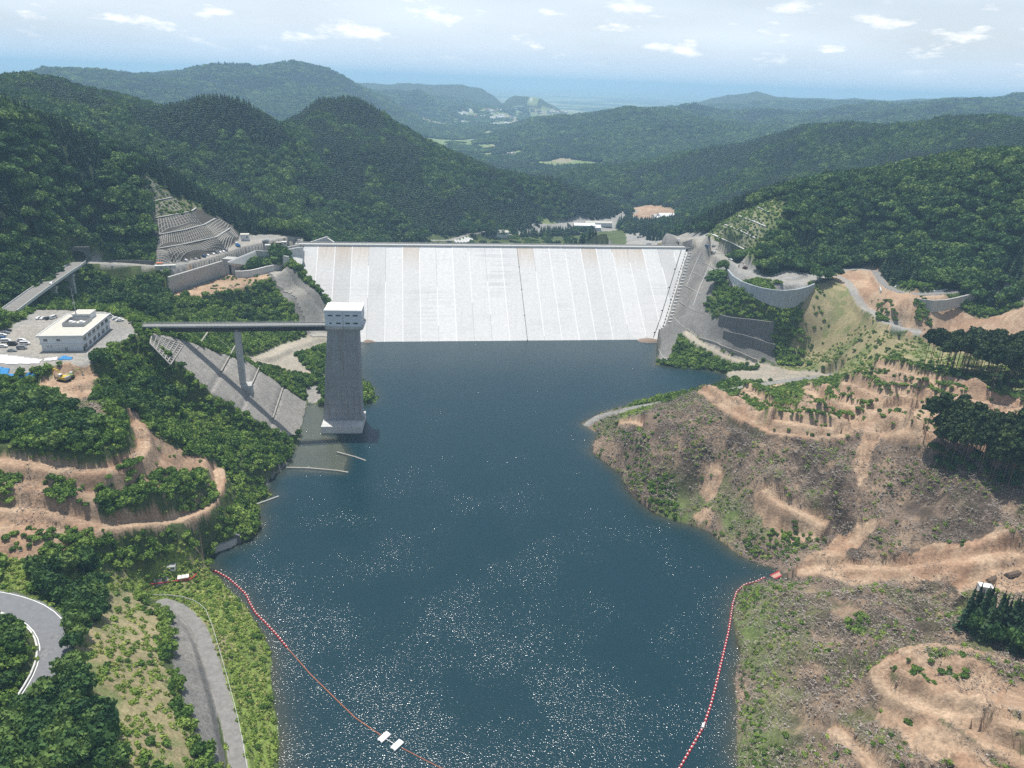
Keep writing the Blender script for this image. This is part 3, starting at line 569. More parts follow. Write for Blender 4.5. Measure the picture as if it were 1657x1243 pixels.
zone('shot', [(430, 440), (452, 436), (486, 452), (540, 512), (592, 556), (575, 556), (520, 545), (505, 548), (475, 500), (440, 458)])
zone('track', [(405, 582), (440, 562), (500, 540), (560, 545), (575, 560), (520, 560), (480, 575), (500, 600), (440, 595)])
zone('shot', [(494, 628), (515, 622), (525, 650), (500, 652)])
zone('forest', [(0, 230), (60, 215), (150, 240), (200, 262), (236, 286), (150, 300), (100, 345), (85, 390), (60, 400), (0, 400), (-120, 400), (-120, 220)])
zone('terr', [(230, 290), (240, 287), (300, 335), (345, 352), (388, 380), (385, 388), (330, 426), (250, 430), (252, 385), (225, 320)])
ZN[(ZN == ZI['terr']) & (X < 0) & (Z < 92)] = ZI['shot']
zone('none', [p[:2] for p in EMB], mode='w'); ZN[ZN == ZI['none']] = ZI['shot']
zone('field', [(858, 362), (885, 352), (915, 350), (912, 362), (880, 368)])
zone('field', [(1020, 335), (1060, 332), (1090, 345), (1060, 355), (1025, 348)])
zone('bush', [(690, 374), (1010, 369), (1015, 392), (985, 398), (690, 395)])
zone('gravel', [(780, 384), (840, 374), (905, 358), (935, 349), (1012, 346), (1018, 352), (1000, 362), (998, 373), (910, 376), (860, 380)])
zone('dirt', [(1022, 332), (1062, 332), (1096, 340), (1094, 350), (1050, 354), (1024, 349)]); zone('gravel', [(1022, 349), (1050, 354), (1094, 350), (1100, 357), (1040, 360), (1018, 356)])
# valley floor with fields
val = [(705, 195), (745, 190), (790, 175), (870, 168), (930, 165), (1000, 165), (900, 172), (850, 176), (800, 190), (770, 205), (790, 230), (850, 245), (860, 258), (800, 255), (740, 225)]
zone('field', val); ZN[(ZN == ZI['field']) & (Z > -8) & (RG > 1800) & (RG < 2900)] = ZI['forest']; ZN[(ZN == ZI['field']) & (fbm(X, Y, 150, 3) > 0.56) & (RG < 9000)] = ZI['forest']
ZN[(RG > 2300) & (Z < -20) & (fbm(X, Y, 260, 4) < .56)] = ZI['field']; ZN[(RG > 5200) & (Z < -10)] = ZI['field']; ZN[(RG > 2900) & (Z < 22) & (fbm(X+900, Y, 420, 4) > .60)] = ZI['field']
for nm, i, d, wd, par, Q in ROADS:
    m = d < (wd/2+(0.9 if nm in ('dirt', 'track') else 0)+(fbm(X[i], Y[i], 3, 2)-0.5)*(1.5 if nm in ('dirt', 'track') else 0.2)); ZN[i[0][m], i[1][m]] = ZI[nm]
ZN[SD < -0.3] = ZI['dark']; zone('track', SHAL, mode='w')
ZN[(T_ > -12) & (T_ < 100) & (S_ > sl-20) & (S_ <= sl)] = ZI['shot']; ZN[(T_ > 2) & (T_ < 100) & (S_ > sr) & (S_ < sr+12)] = ZI['shot']
for q_ in SPC: zone('gravel', [W(a, b, z) for (a, b), z in zip(*q_)], mode='w')
zone('gravel', [(1175, 432), (1200, 440), (1240, 446), (1300, 442), (1345, 436), (1345, 446), (1300, 461), (1250, 467), (1200, 456), (1178, 442)], mode=60)
ZN[inface | body] = ZI['none']; ZN[(T_ < 4) & (T_ > -16) & (S_ > -6) & (S_ < DL+6)] = ZI['none']
# ---- colours (true surface colours) per zone
COL = dict(forest=(.028, .042, .018), leafy=(.035, .055, .02), bush=(.07, .095, .035), grass=(.17, .23, .055), pale=(.27, .235, .13), dirt=(.34, .235, .158), felled=(.20, .15, .112), gravel=(.27, .265, .25), shot=(.17, .165, .155), conc=(.45, .45, .43), field=(.17, .22, .09), terr=(.19, .20, .10), asphalt=(.20, .205, .21), oldroad=(.24, .235, .22), track=(.33, .30, .245), dark=(.09, .085, .06), scrub=(.11, .14, .05), none=(.1, .1, .1))
pal = np.array([COL[n] for n in names]); col = pal[ZN]
def mixc(m, c):
    global col; m = m[..., None]; col = col*(1-m)+np.array(c)*m
iz = lambda n: (ZN == ZI[n])
na = fbm(X, Y, 22, 5, .6); nb = fbm(X+500, Y, 9, 4, .6); nc = fbm(X, Y-700, 60, 4); nd = fbm(X+80, Y+80, 2.2, 2)
near = RG < 1200
mixc(iz('felled')*smooth(.50, .62, nc*.6+nb*.4)*0.75, (.10, .125, .04))
mixc(iz('felled')*smooth(.50, .62, na)*0.8, (.075, .06, .048))
mixc(iz('felled')*smooth(.42, .34, nb)*0.6, (.34, .245, .165))
shore = smooth(24, 6, SD)*(SD > 0)*(X > 60)*smooth(.40, .5, nc)
mixc(iz('felled')*shore*0.8, (.11, .16, .045))
mixc(iz('dirt')*smooth(.5, .66, na)*0.6, (.30, .185, .12))
mixc(iz('dirt')*smooth(.52, .40, nb)*0.5, (.44, .335, .235))
mixc(iz('pale')*smooth(.42, .62, nb)*0.8, (.13, .165, .06))
mixc(iz('pale')*smooth(.5, .7, nc)*0.4, (.33, .27, .17))
mixc(iz('terr')*smooth(.42, .58, nb)*0.75, (.11, .14, .055))
mixc(iz('bush')*smooth(.5, .7, nb)*0.5, (.13, .155, .06))
mixc(iz('grass')*smooth(.5, .68, na)*0.6, (.10, .14, .04))
mixc(iz('grass')*smooth(.64, .72, nb)*0.6, (.30, .24, .16))
mixc(iz('scrub')*smooth(.5, .6, nb)*0.6, (.30, .22, .15))
mixc(iz('gravel')*smooth(.45, .7, na)*0.5, (.33, .30, .25))
mixc(iz('shot')*smooth(.45, .7, na)*0.45, (.25, .235, .21))
mixc(iz('shot')*(X < -110)*(RG > 380)*(RG < 520)*0.55, (.36, .34, .31)); mixc(iz('shot')*(X < -205)*(RG > 560)*0.8, (.065, .058, .045)); mixc(iz('terr')*(X < 0)*.5, (.10, .095, .06))
# far fields, hamlets and woods of the plain: patchwork
ff = iz('field')*1.0
cx = np.floor((X*0.8+Y*0.6)/90).astype(np.int64); cy = np.floor((Y*0.8-X*0.6)/140).astype(np.int64); hsh = _T[cx & 255, cy & 255]; hs2 = _T[cy & 255, (cx+31) & 255]
mixc(ff*(hsh > .55), (.20, .24, .10)); mixc(ff*(hsh < .22), (.28, .25, .17)); mixc(ff*(hs2 > .93)*(RG > 2500)*0.7, (.5, .5, .5))
pw = fbm(X, Y, 900, 5, .6); mixc(ff*(RG > 5000)*smooth(.5, .56, pw), (.035, .06, .03))
# cut banks of raw earth beside tracks, pale wheel lines on them
for nm, i, d, wd, par, Q in ROADS:
    if nm in ('dirt', 'track'):
        rut = np.exp(-((d-1.0)/0.45)**2)*0.35; c = col[i]; col[i] = c*(1-rut[:, None])+np.array((.46, .36, .26))*rut[:, None]
col *= (0.86+0.28*nd)[..., None]*np.where(near, 1, 1)[..., None]
rd_ = np.zeros(Z.shape, bool)
for nm, i, d, wd, par, Q in ROADS: rd_[i[0][d < wd/2], i[1][d < wd/2]] = True
Z += (iz('dirt')*0.9+iz('felled')*0.6)*(~rd_)*(RG < 640)*(Z > 1)*((fbm(X, Y, 5.5, 4, .6, True)-.62)*2.6)
# ------------------------------------------------------------------ ground mesh
def grid_mesh(name, Xg, Yg, Zg, attrs, mat_, keep=None):
    nr, ntt = Zg.shape; me = bpy.data.meshes.new(name)
    idx = np.arange(nr*ntt).reshape(nr, ntt)
    q = np.stack([idx[:-1, :-1], idx[:-1, 1:], idx[1:, 1:], idx[1:, :-1]], -1).reshape(-1, 4)
    if keep is not None: q = q[keep.reshape(-1)]
    used = np.unique(q); remap = np.zeros(nr*ntt, np.int64); remap[used] = np.arange(len(used)); q = remap[q]
    co = np.stack([Xg, Yg, Zg], -1).reshape(-1, 3)[used]
    me.vertices.add(len(co)); me.vertices.foreach_set('co', co.astype(np.float32).ravel())
    me.loops.add(len(q)*4); me.loops.foreach_set('vertex_index', q.astype(np.int32).ravel())
    me.polygons.add(len(q)); me.polygons.foreach_set('loop_start', np.arange(0, len(q)*4, 4, dtype=np.int32)); me.polygons.foreach_set('loop_total', np.full(len(q), 4, np.int32))
    me.polygons.foreach_set('use_smooth', np.ones(len(q), bool))
    me.update(calc_edges=True)
    for k, a in attrs.items():
        if a.ndim == 3:
            at = me.color_attributes.new(k, 'FLOAT_COLOR', 'POINT'); c4 = np.concatenate([a.reshape(-1, 3)[used], np.ones((len(used), 1))], 1); at.data.foreach_set('color', c4.astype(np.float32).ravel())
        else:
            at = me.attributes.new(k, 'FLOAT', 'POINT'); at.data.foreach_set('value', a.reshape(-1)[used].astype(np.float32))
    me.materials.append(mat_); o = bpy.data.objects.new(name, me); link(o); return o
gm = bpy.data.materials.new("ground"); gm.use_nodes = True; t = gm.node_tree; t.nodes.clear()
o_ = N(t, 'ShaderNodeOutputMaterial'); p_ = N(t, 'ShaderNodeBsdfPrincipled'); t.links.new(p_.outputs[0], o_.inputs[0])
p_.inputs['Roughness'].default_value = 0.95; p_.inputs['Specular IOR Level'].default_value = 0.15
at_ = N(t, 'ShaderNodeAttribute', attribute_name='col'); g_ = N(t, 'ShaderNodeNewGeometry')
n_a = N(t, 'ShaderNodeTexNoise'); n_a.inputs['Scale'].default_value = 0.9; n_a.inputs['Detail'].default_value = 8; n_a.inputs['Roughness'].default_value = 0.7; t.links.new(g_.outputs['Position'], n_a.inputs['Vector'])
m_a = N(t, 'ShaderNodeMapRange'); m_a.inputs[1].default_value = .3; m_a.inputs[2].default_value = .7; m_a.inputs[3].default_value = .62; m_a.inputs[4].default_value = 1.38; t.links.new(n_a.outputs[0], m_a.inputs[0])
n_b = N(t, 'ShaderNodeTexNoise'); n_b.inputs['Scale'].default_value = 0.022; n_b.inputs['Detail'].default_value = 6; t.links.new(g_.outputs['Position'], n_b.inputs['Vector'])
m_b = N(t, 'ShaderNodeMapRange'); m_b.inputs[1].default_value = .3; m_b.inputs[2].default_value = .7; m_b.inputs[3].default_value = .85; m_b.inputs[4].default_value = 1.15; t.links.new(n_b.outputs[0], m_b.inputs[0])
mm_ = N(t, 'ShaderNodeMath', operation='MULTIPLY'); t.links.new(m_a.outputs[0], mm_.inputs[0]); t.links.new(m_b.outputs[0], mm_.inputs[1])
vs_ = N(t, 'ShaderNodeVectorMath', operation='SCALE'); t.links.new(at_.outputs['Color'], vs_.inputs[0]); t.links.new(mm_.outputs[0], vs_.inputs['Scale']); t.links.new(vs_.outputs[0], p_.inputs['Base Color'])
b_ = N(t, 'ShaderNodeBump'); b_.inputs['Strength'].default_value = 0.9; b_.inputs['Distance'].default_value = 0.5; t.links.new(n_a.outputs[0], b_.inputs['Height']); t.links.new(b_.outputs[0], p_.inputs['Normal'])
ground = grid_mesh('ground', X, Y, Z, {'col': col}, gm); tag(ground, 'hills, banks and plain round the reservoir', None, None, 'structure')
# ------------------------------------------------------------------ water
wm = bpy.data.materials.new("water"); wm.use_nodes = True; t = wm.node_tree; t.nodes.clear()
o_ = N(t, 'ShaderNodeOutputMaterial'); g_ = N(t, 'ShaderNodeNewGeometry')
dep = N(t, 'ShaderNodeAttribute', attribute_name='turb')
body_ = N(t, 'ShaderNodeBsdfDiffuse'); 
cr = N(t, 'ShaderNodeMix', data_type='RGBA'); cr.inputs[6].default_value = (.09, .105, .085, 1); cr.inputs[7].default_value = (.0055, .029, .039, 1); t.links.new(dep.outputs['Fac'], cr.inputs[0]); t.links.new(cr.outputs[2], body_.inputs['Color'])
tr_ = N(t, 'ShaderNodeBsdfTransparent'); tr_.inputs[0].default_value = (.78, .83, .76, 1)
mxb = N(t, 'ShaderNodeMixShader'); t.links.new(dep.outputs['Fac'], mxb.inputs[0]); t.links.new(tr_.outputs[0], mxb.inputs[1]); t.links.new(body_.outputs[0], mxb.inputs[2])
gl1 = N(t, 'ShaderNodeBsdfGlossy'); gl1.inputs['Roughness'].default_value = 0.07; gl2 = N(t, 'ShaderNodeBsdfGlossy'); gl2.inputs['Roughness'].default_value = 0.16
gl = N(t, 'ShaderNodeMixShader'); gl.inputs[0].default_value = .5; t.links.new(gl1.outputs[0], gl.inputs[1]); t.links.new(gl2.outputs[0], gl.inputs[2])
wn = N(t, 'ShaderNodeTexNoise'); wn.inputs['Scale'].default_value = 0.8; wn.inputs['Detail'].default_value = 3; wn.inputs['Roughness'].default_value = 0.62; t.links.new(g_.outputs['Position'], wn.inputs['Vector'])
wl_ = N(t, 'ShaderNodeTexNoise'); wl_.inputs['Scale'].default_value = 0.028; wl_.inputs['Detail'].default_value = 4; t.links.new(g_.outputs['Position'], wl_.inputs['Vector'])
wr_ = N(t, 'ShaderNodeMapRange'); wr_.inputs[1].default_value = .36; wr_.inputs[2].default_value = .6; wr_.inputs[3].default_value = .55; wr_.inputs[4].default_value = 1.0; t.links.new(wl_.outputs[0], wr_.inputs[0])
wb = N(t, 'ShaderNodeBump'); wb.inputs['Distance'].default_value = 0.13; t.links.new(wn.outputs[0], wb.inputs['Height']); t.links.new(wr_.outputs[0], wb.inputs['Strength'])
t.links.new(wb.outputs[0], gl1.inputs['Normal'])
wf = N(t, 'ShaderNodeTexNoise'); wf.inputs['Scale'].default_value = 1.6; wf.inputs['Detail'].default_value = 1; t.links.new(g_.outputs['Position'], wf.inputs['Vector'])
wb2 = N(t, 'ShaderNodeBump'); wb2.inputs['Distance'].default_value = 0.305; t.links.new(wf.outputs[0], wb2.inputs['Height']); t.links.new(wr_.outputs[0], wb2.inputs['Strength']); t.links.new(wb2.outputs[0], gl2.inputs['Normal'])
fr = N(t, 'ShaderNodeFresnel'); fr.inputs[0].default_value = 1.5; pass
mxw = N(t, 'ShaderNodeMixShader'); t.links.new(fr.outputs[0], mxw.inputs[0]); t.links.new(mxb.outputs[0], mxw.inputs[1]); t.links.new(gl.outputs[0], mxw.inputs[2]); t.links.new(mxw.outputs[0], o_.inputs[0])
s_ = slice(0, int(np.searchsorted(RR, 720)), 2); jj = slice(0, NT, 2)
Xw, Yw, Zt = X[s_, jj], Y[s_, jj], Z[s_, jj]; turb = 1-np.exp(-np.clip(-Zt, 0, 40)/1.6)
k_ = (np.minimum.reduce([Zt[:-1, :-1], Zt[1:, :-1], Zt[:-1, 1:], Zt[1:, 1:]]) < 0.5)
kk = pip([(-140, 60), (140, 60), (160, 300), (260, 640), (130, 640), (-150, 600), (-160, 300)], Xw[:-1, :-1], Yw[:-1, :-1]); k_ &= kk & ((Xw[:-1, :-1]-DA[0])*dn[0]+(Yw[:-1, :-1]-DA[1])*dn[1] > 60)
water = grid_mesh('reservoir_water', Xw, Yw, np.zeros_like(Zt), {'turb': turb}, wm, k_); tag(water, 'deep blue green reservoir water', None, None, 'structure')
# ================================================================== STRUCTURES
def gz(x, y): return hgt(x, y)
def onpx(px, py, z=None):
    p = cast(px, py) if z is None else W(px, py, z); return Vector(p)
def objrand(name, cols, rough=0.9, var=0.1, scale=0.5, streak=0.0, stain=None):
    """material whose tone is picked per object"""
    m = mat(name, (1, 1, 1), rough, var, scale, streak=0)
    t = m.node_tree; p = [n for n in t.nodes if n.type == 'BSDF_PRINCIPLED'][0]; src = p.inputs['Base Color'].links[0].from_socket
    oi = N(t, 'ShaderNodeObjectInfo'); cr = N(t, 'ShaderNodeValToRGB'); cr.color_ramp.interpolation = 'LINEAR'
    el = cr.color_ramp.elements
    while len(el) < len(cols): el.new(0.5)
    for i, c in enumerate(cols): el[i].position = i/(len(cols)-1); el[i].color = (*c, 1)
    t.links.new(oi.outputs['Random'], cr.inputs[0])
    vm = N(t, 'ShaderNodeVectorMath', operation='MULTIPLY'); t.links.new(src, vm.inputs[0]); t.links.new(cr.outputs[0], vm.inputs[1]); last = vm.outputs[0]
    if streak:
        g = N(t, 'ShaderNodeNewGeometry'); mp = N(t, 'ShaderNodeMapping'); mp.inputs['Rotation'].default_value = (0, 0, -math.atan2(du[1], du[0])); mp.inputs['Scale'].default_value = (0.55, 0.02, 0.02)
        t.links.new(g.outputs['Position'], mp.inputs[0]); n3 = N(t, 'ShaderNodeTexNoise'); n3.inputs['Scale'].default_value = 1; n3.inputs['Detail'].default_value = 6; t.links.new(mp.outputs[0], n3.inputs[0])
        r3 = N(t, 'ShaderNodeMapRange'); r3.inputs[1].default_value = .5; r3.inputs[2].default_value = .75; r3.inputs[4].default_value = streak; t.links.new(n3.outputs[0], r3.inputs[0])
        mm = N(t, 'ShaderNodeMix', data_type='RGBA'); t.links.new(r3.outputs[0], mm.inputs[0]); t.links.new(last, mm.inputs[6]); mm.inputs[7].default_value = (*stain, 1); last = mm.outputs[2]
        # horizontal pour lines and grey patches across the face
        mp2 = N(t, 'ShaderNodeMapping'); mp2.inputs['Scale'].default_value = (0.02, 0.02, 1.1); t.links.new(g.outputs['Position'], mp2.inputs[0])
        n5 = N(t, 'ShaderNodeTexNoise'); n5.inputs['Scale'].default_value = 1; n5.inputs['Detail'].default_value = 4; t.links.new(mp2.outputs[0], n5.inputs[0])
        n6 = N(t, 'ShaderNodeTexNoise'); n6.inputs['Scale'].default_value = 0.03; n6.inputs['Detail'].default_value = 4; t.links.new(g.outputs['Position'], n6.inputs[0])
        r5 = N(t, 'ShaderNodeMapRange'); r5.inputs[1].default_value = .42; r5.inputs[2].default_value = .62; t.links.new(n5.outputs[0], r5.inputs[0])
        r6 = N(t, 'ShaderNodeMapRange'); r6.inputs[1].default_value = .48; r6.inputs[2].default_value = .7; r6.inputs[4].default_value = .42; t.links.new(n6.outputs[0], r6.inputs[0])
        mu = N(t, 'ShaderNodeMath', operation='MULTIPLY'); t.links.new(r5.outputs[0], mu.inputs[0]); t.links.new(r6.outputs[0], mu.inputs[1])
        m2 = N(t, 'ShaderNodeMix', data_type='RGBA'); t.links.new(mu.outputs[0], m2.inputs[0]); t.links.new(last, m2.inputs[6]); m2.inputs[7].default_value = (.38, .385, .39, 1); last = m2.outputs[2]
        # rusty wash just under the crest, in some bays only
        sx = N(t, 'ShaderNodeSeparateXYZ'); t.links.new(g.outputs['Position'], sx.inputs[0])
        rz_ = N(t, 'ShaderNodeMapRange'); rz_.inputs[1].default_value = 44; rz_.inputs[2].default_value = 60.5; t.links.new(sx.outputs[2], rz_.inputs[0])
        rr = N(t, 'ShaderNodeMath', operation='GREATER_THAN'); t.links.new(oi.outputs['Color'], rr.inputs[0]); rr.inputs[1].default_value = 1.5
        mu2 = N(t, 'ShaderNodeMath', operation='MULTIPLY'); t.links.new(rz_.outputs[0], mu2.inputs[0]); t.links.new(rr.outputs[0], mu2.inputs[1])
        mu3 = N(t, 'ShaderNodeMath', operation='MULTIPLY'); t.links.new(mu2.outputs[0], mu3.inputs[0]); t.links.new(n3.outputs[0], mu3.inputs[1])
        m3 = N(t, 'ShaderNodeMix', data_type='RGBA'); t.links.new(mu3.outputs[0], m3.inputs[0]); t.links.new(last, m3.inputs[6]); m3.inputs[7].default_value = (.44, .33, .22, 1); last = m3.outputs[2]
    t.links.new(last, p.inputs['Base Color']); return m
MC = dict(
    face=objrand('concrete_face', [(.50, .50, .49), (.60, .60, .59), (.635, .635, .625), (.54, .54, .53), (.65, .65, .64)], streak=.16, stain=(.42, .41, .39)),
    joint=mat('joint_white', (.76, .76, .76), var=.03),
    conc=mat('concrete', (.42, .42, .40), var=.14, scale=.5, streak=.5, bump=.1),
    concl=mat('concrete_pale', (.56, .56, .54), var=.10, scale=.5, streak=.35),
    concd=mat('concrete_dark', (.16, .16, .16), var=.25, scale=.6, streak=.5, bump=.2),
    tower=mat('tower_concrete', (.30, .315, .33), var=.16, scale=.35, streak=.75, stain=(.22, .17, .125), bump=.05),
    white=mat('white_paint', (.68, .68, .68), rough=.5, var=.03), wall=mat('office_wall', (.60, .62, .63), rough=.8, var=.04, streak=.2),
    roof=mat('roof_membrane', (.50, .485, .43), var=.10, scale=.6), metal=mat('grey_metal', (.35, .36, .37), rough=.5, var=.05, metal=.4),
    dark=mat('dark_steel_and_shade', (.022, .020, .020), rough=.7, var=.1), glass=mat('window_glass', (.02, .025, .03), rough=.08, var=0, spec=.6),
    asphalt=mat('asphalt', (.17, .175, .185), var=.12, scale=.6, bump=.02), oldasph=mat('old_asphalt', (.20, .195, .185), var=.22, scale=.5, bump=.05),
    line=mat('road_paint', (.75, .75, .73), var=.08), red=mat('red_plastic', (.42, .045, .05), rough=.4, var=.1), orange=mat('orange_plastic', (.52, .17, .06), rough=.5, var=.1),
    rope=mat('rope', (.30, .13, .09)), yellow=mat('yellow_paint', (.55, .40, .05), rough=.45), blue=mat('blue_tarp', (.03, .22, .50), rough=.5, var=.2, scale=1.2, bump=.4),
    sheet=mat('white_sheet', (.62, .62, .62), rough=.6, var=.08, scale=1, bump=.25), rubber=mat('rubber', (.02, .02, .02)), rust=mat('rust', (.20, .10, .06)),
    shot=mat('shotcrete', (.31, .295, .265), var=.22, scale=.25, streak=.45, bump=.15), beam=mat('lattice_beam', (.31, .295, .265), var=.2, scale=.6),
    log=mat('log_bark', (.16, .12, .09)), green=mat('green_paint', (.25, .30, .08)), stone=mat('block_wall', (.36, .40, .43), var=.22, scale=1.0, streak=.5, bump=.3))
# ---- dam
dam = empty('rockfill_dam', (float((DA[0]+DB[0])/2), float((DA[1]+DB[1])/2), 61)); ORG = tuple(dam.location)
tag(dam, 'long white concrete faced dam across the valley at the head of the reservoir', 'dam')
def P3(s, t, z=None, up=0.0):
    q = dxy(s, t); return (float(q[0]), float(q[1]), (face_z(t) if z is None else z)+up)
tt_ = np.linspace(0.0, 108, 73)
NSL = 24; s_lo, s_hi = 4.0, DL+1.5; rustset = {1, 2, 3, 6, 13, 17, 19, 20}
for k in range(NSL):
    s0 = s_lo+(s_hi-s_lo)*k/NSL; s1 = s_lo+(s_hi-s_lo)*(k+1)/NSL-0.12; b = MB(); up = 0.15*RS.rand()
    rows = []
    for t_v in tt_:
        l = sl_at(t_v) if t_v <= FL[-1][1] else ext(t_v, FL); r = sr_at(t_v) if t_v <= FR[-1][1] else ext(t_v, FR)
        a, c = max(s0, l), min(s1, r); rows.append((a, c) if c-a > .3 else None)
    for j in range(len(tt_)-1):
        if rows[j] and rows[j+1]:
            (a, c), (a2, c2) = rows[j], rows[j+1]
            b.add([P3(a, tt_[j], up=up), P3(c, tt_[j], up=up), P3(c2, tt_[j+1], up=up), P3(a2, tt_[j+1], up=up), P3(a, tt_[j], up=-1), P3(c, tt_[j], up=-1), P3(c2, tt_[j+1], up=-1), P3(a2, tt_[j+1], up=-1)],
                  [(3, 2, 1, 0), (0, 1, 5, 4), (1, 2, 6, 5), (2, 3, 7, 6), (3, 0, 4, 7)])
    if b.f:
        o = b.build('face_slab', MC['face'], dam, ORG)
        if k in rustset: o.color = (2, 2, 2, 1)
for k in range(1, NSL):
    jb = MB()
    s0 = s_lo+(s_hi-s_lo)*k/NSL
    if k == 13: continue
    ts = [t for t in np.linspace(0, 100, 21) if (sl_at(t) if t <= FL[-1][1] else ext(t, FL)) < s0-.5 and (sr_at(t) if t <= FR[-1][1] else ext(t, FR)) > s0+.5]
    if len(ts) < 3: continue
    ja, je = (0, len(ts)-1) if k % 3 == 0 else (RS.randint(0, len(ts)//2), RS.randint(len(ts)//2+1, len(ts)))
    for j in range(ja, je):
        if True:
            w_ = .28
            jb.add([P3(s0-w_, ts[j], up=.3), P3(s0+w_, ts[j], up=.3), P3(s0+w_, ts[j+1], up=.3), P3(s0-w_, ts[j+1], up=.3), P3(s0-w_, ts[j], up=-.2), P3(s0+w_, ts[j], up=-.2), P3(s0+w_, ts[j+1], up=-.2), P3(s0-w_, ts[j+1], up=-.2)], [(3, 2, 1, 0), (0, 1, 5, 4), (1, 2, 6, 5), (2, 3, 7, 6), (3, 0, 4, 7)])
    if jb.f: jb.build('joint_seal', MC['joint'], dam, ORG)
s13 = s_lo+(s_hi-s_lo)*13/NSL
gb = MB(); gb.tube([P3(s13, 1, up=.5), P3(s13, 96, up=.5)], .16, 6)
for t_v in (20, 42, 66, 88): gb.box(P3(s13, t_v, up=.2), (.7, .7, .6))
gb.build('gauge_cable', MC['dark'], dam, ORG)
gb = MB(); pts = [P3(sr_at(t)-4.5, t, up=.5) for t in np.linspace(2, FR[-1][1]-2, 12)]; gb.tube(pts, .2, 6)
for t_v in (22, 40, 62, 82): gb.box(P3(sr_at(t_v)-5.2, t_v, up=.2), (1.0, .7, .6))
gb.build('gauge_cable', MC['dark'], dam, ORG)
cr_ = MB(); cr_.hexa([P3(-2, 0.5, 60.2), P3(-2, -9.5, 60.2), P3(DL+4, -9.5, 60.2), P3(DL+4, 0.5, 60.2), P3(-2, 0.5, 61.35), P3(-2, -9.5, 61.35), P3(DL+4, -9.5, 61.35), P3(DL+4, 0.5, 61.35)]); cr_.build('crest_road', MC['conc'], dam, ORG)
cw = MB(); cw.hexa([P3(-2, 0.9, 60.4), P3(-2, 0.45, 60.4), P3(DL+4, 0.45, 60.4), P3(DL+4, 0.9, 60.4), P3(-2, 0.9, 62.2), P3(-2, 0.45, 62.2), P3(DL+4, 0.45, 62.2), P3(DL+4, 0.9, 62.2)]); cw.build('wave_wall', MC['concl'], dam, ORG)
cw = MB(); cw.hexa([P3(-2, -9.2, 61.3), P3(-2, -9.7, 61.3), P3(DL+4, -9.7, 61.3), P3(DL+4, -9.2, 61.3), P3(-2, -9.2, 62.3), P3(-2, -9.7, 62.3), P3(DL+4, -9.7, 62.3), P3(DL+4, -9.2, 62.3)]); cw.build('downstream_parapet', MC['conc'], dam, ORG)
ds = MB(); ds.add([P3(-2, -10, 60.5), P3(DL+4, -10, 60.5), P3(DL-40, -150, -30), P3(40, -150, -30), P3(-2, -10, 50), P3(DL+4, -10, 50), P3(DL-40, -150, -45), P3(40, -150, -45)], [(0, 1, 2, 3), (7, 6, 5, 4), (0, 4, 5, 1), (2, 6, 7, 3), (0, 3, 7, 4), (1, 5, 6, 2)]); ds.build('downstream_slope', MC['concd'], dam, ORG)
# plinth strips and steps along both groins
for side, Q, sg, fn in (('l', FL, -1, sl_at), ('r', FR, 1, sr_at)):
    st = MB(); ts = np.linspace(4 if side == 'r' else 14, Q[-1][1]+4, 30)
    f2 = lambda t: fn(t) if t <= Q[-1][1] else ext(t, Q)
    for a, c in zip(ts[:-1], ts[1:]):
        st.add([P3(f2(a)+sg*x, tv, up=u) for tv in (a, c) for x, u in ((-.2*sg*sg, .35), (4.2, .35), (4.2, -2), (-.2, -2))], [(0, 1, 5, 4), (1, 2, 6, 5), (2, 3, 7, 6), (3, 0, 4, 7)])
    st.build('plinth', MC['concl'], dam, ORG)
    n = 17 if side == 'l' else 27; t0 = 26 if side == 'l' else 5
    for i in range(n):
        tv = t0+(Q[-1][1]-t0)*(i+.5)/n; stp = (Q[-1][1]-t0)/n; z = face_z(tv-stp*.5)+1.2; s = f2(tv)
        b = MB(); x0, x1 = s+sg*4.3, s+sg*8.8; ya, yb = tv-stp*.5, tv+stp*.12
        b.hexa([P3(x0, yb, z-4), P3(x0, ya, z-4), P3(x1, ya, z-4), P3(x1, yb, z-4), P3(x0, yb, z), P3(x0, ya, z), P3(x1, ya, z), P3(x1, yb, z)][::1])
        b.build('plinth_step', MC['concl'], dam, ORG)
    b = MB()
    for a, c in zip(ts[:-1], ts[1:]): b.add([P3(f2(a)+sg*x, tv, up=u) for tv in (a, c) for x, u in ((4.3, -1.7), (9.2, -1.7), (9.2, -4), (4.3, -4))], [(0, 1, 5, 4), (1, 2, 6, 5), (2, 3, 7, 6), (3, 0, 4, 7)])
    b.build('step_bed', MC['shot'], dam, ORG)
# ---- spillway
def slab4(b, px4, zs, th=1.2):
    P = [Vector(W(x, y, z)) for (x, y), z in zip(px4, zs)]
    n = (P[1]-P[0]).cross(P[3]-P[0]).normalized()
    if n.z < 0: n = -n
    b.hexa([p-n*th for p in P]+[p for p in P]); return b
def wall_line(b, px, ztop, zbot, th=1.0, wpts=False):
    P = [Vector(W(x, y, z)) for (x, y), z in zip(px, ztop)] if not wpts else [Vector(p) for p in px]; m = len(P); base = len(b.v)
    for i, p in enumerate(P):
        d = P[min(i+1, m-1)]-P[max(i-1, 0)]; d.z = 0; d.normalize(); nn = Vector((-d.y, d.x, 0))*th/2
        zb = zbot[i] if hasattr(zbot, '__len__') else zbot
        for q, z in ((p-nn, p.z), (p+nn, p.z), (p+nn, zb), (p-nn, zb)): b.v.append((q.x, q.y, z))
    for i in range(m-1):
        for k in range(4): b.f.append((base+i*4+k, base+(i+1)*4+k, base+(i+1)*4+(k+1) % 4, base+i*4+(k+1) % 4))
    b.f.append((base, base+1, base+2, base+3)); e = base+(m-1)*4; b.f.append((e+3, e+2, e+1, e)); return b
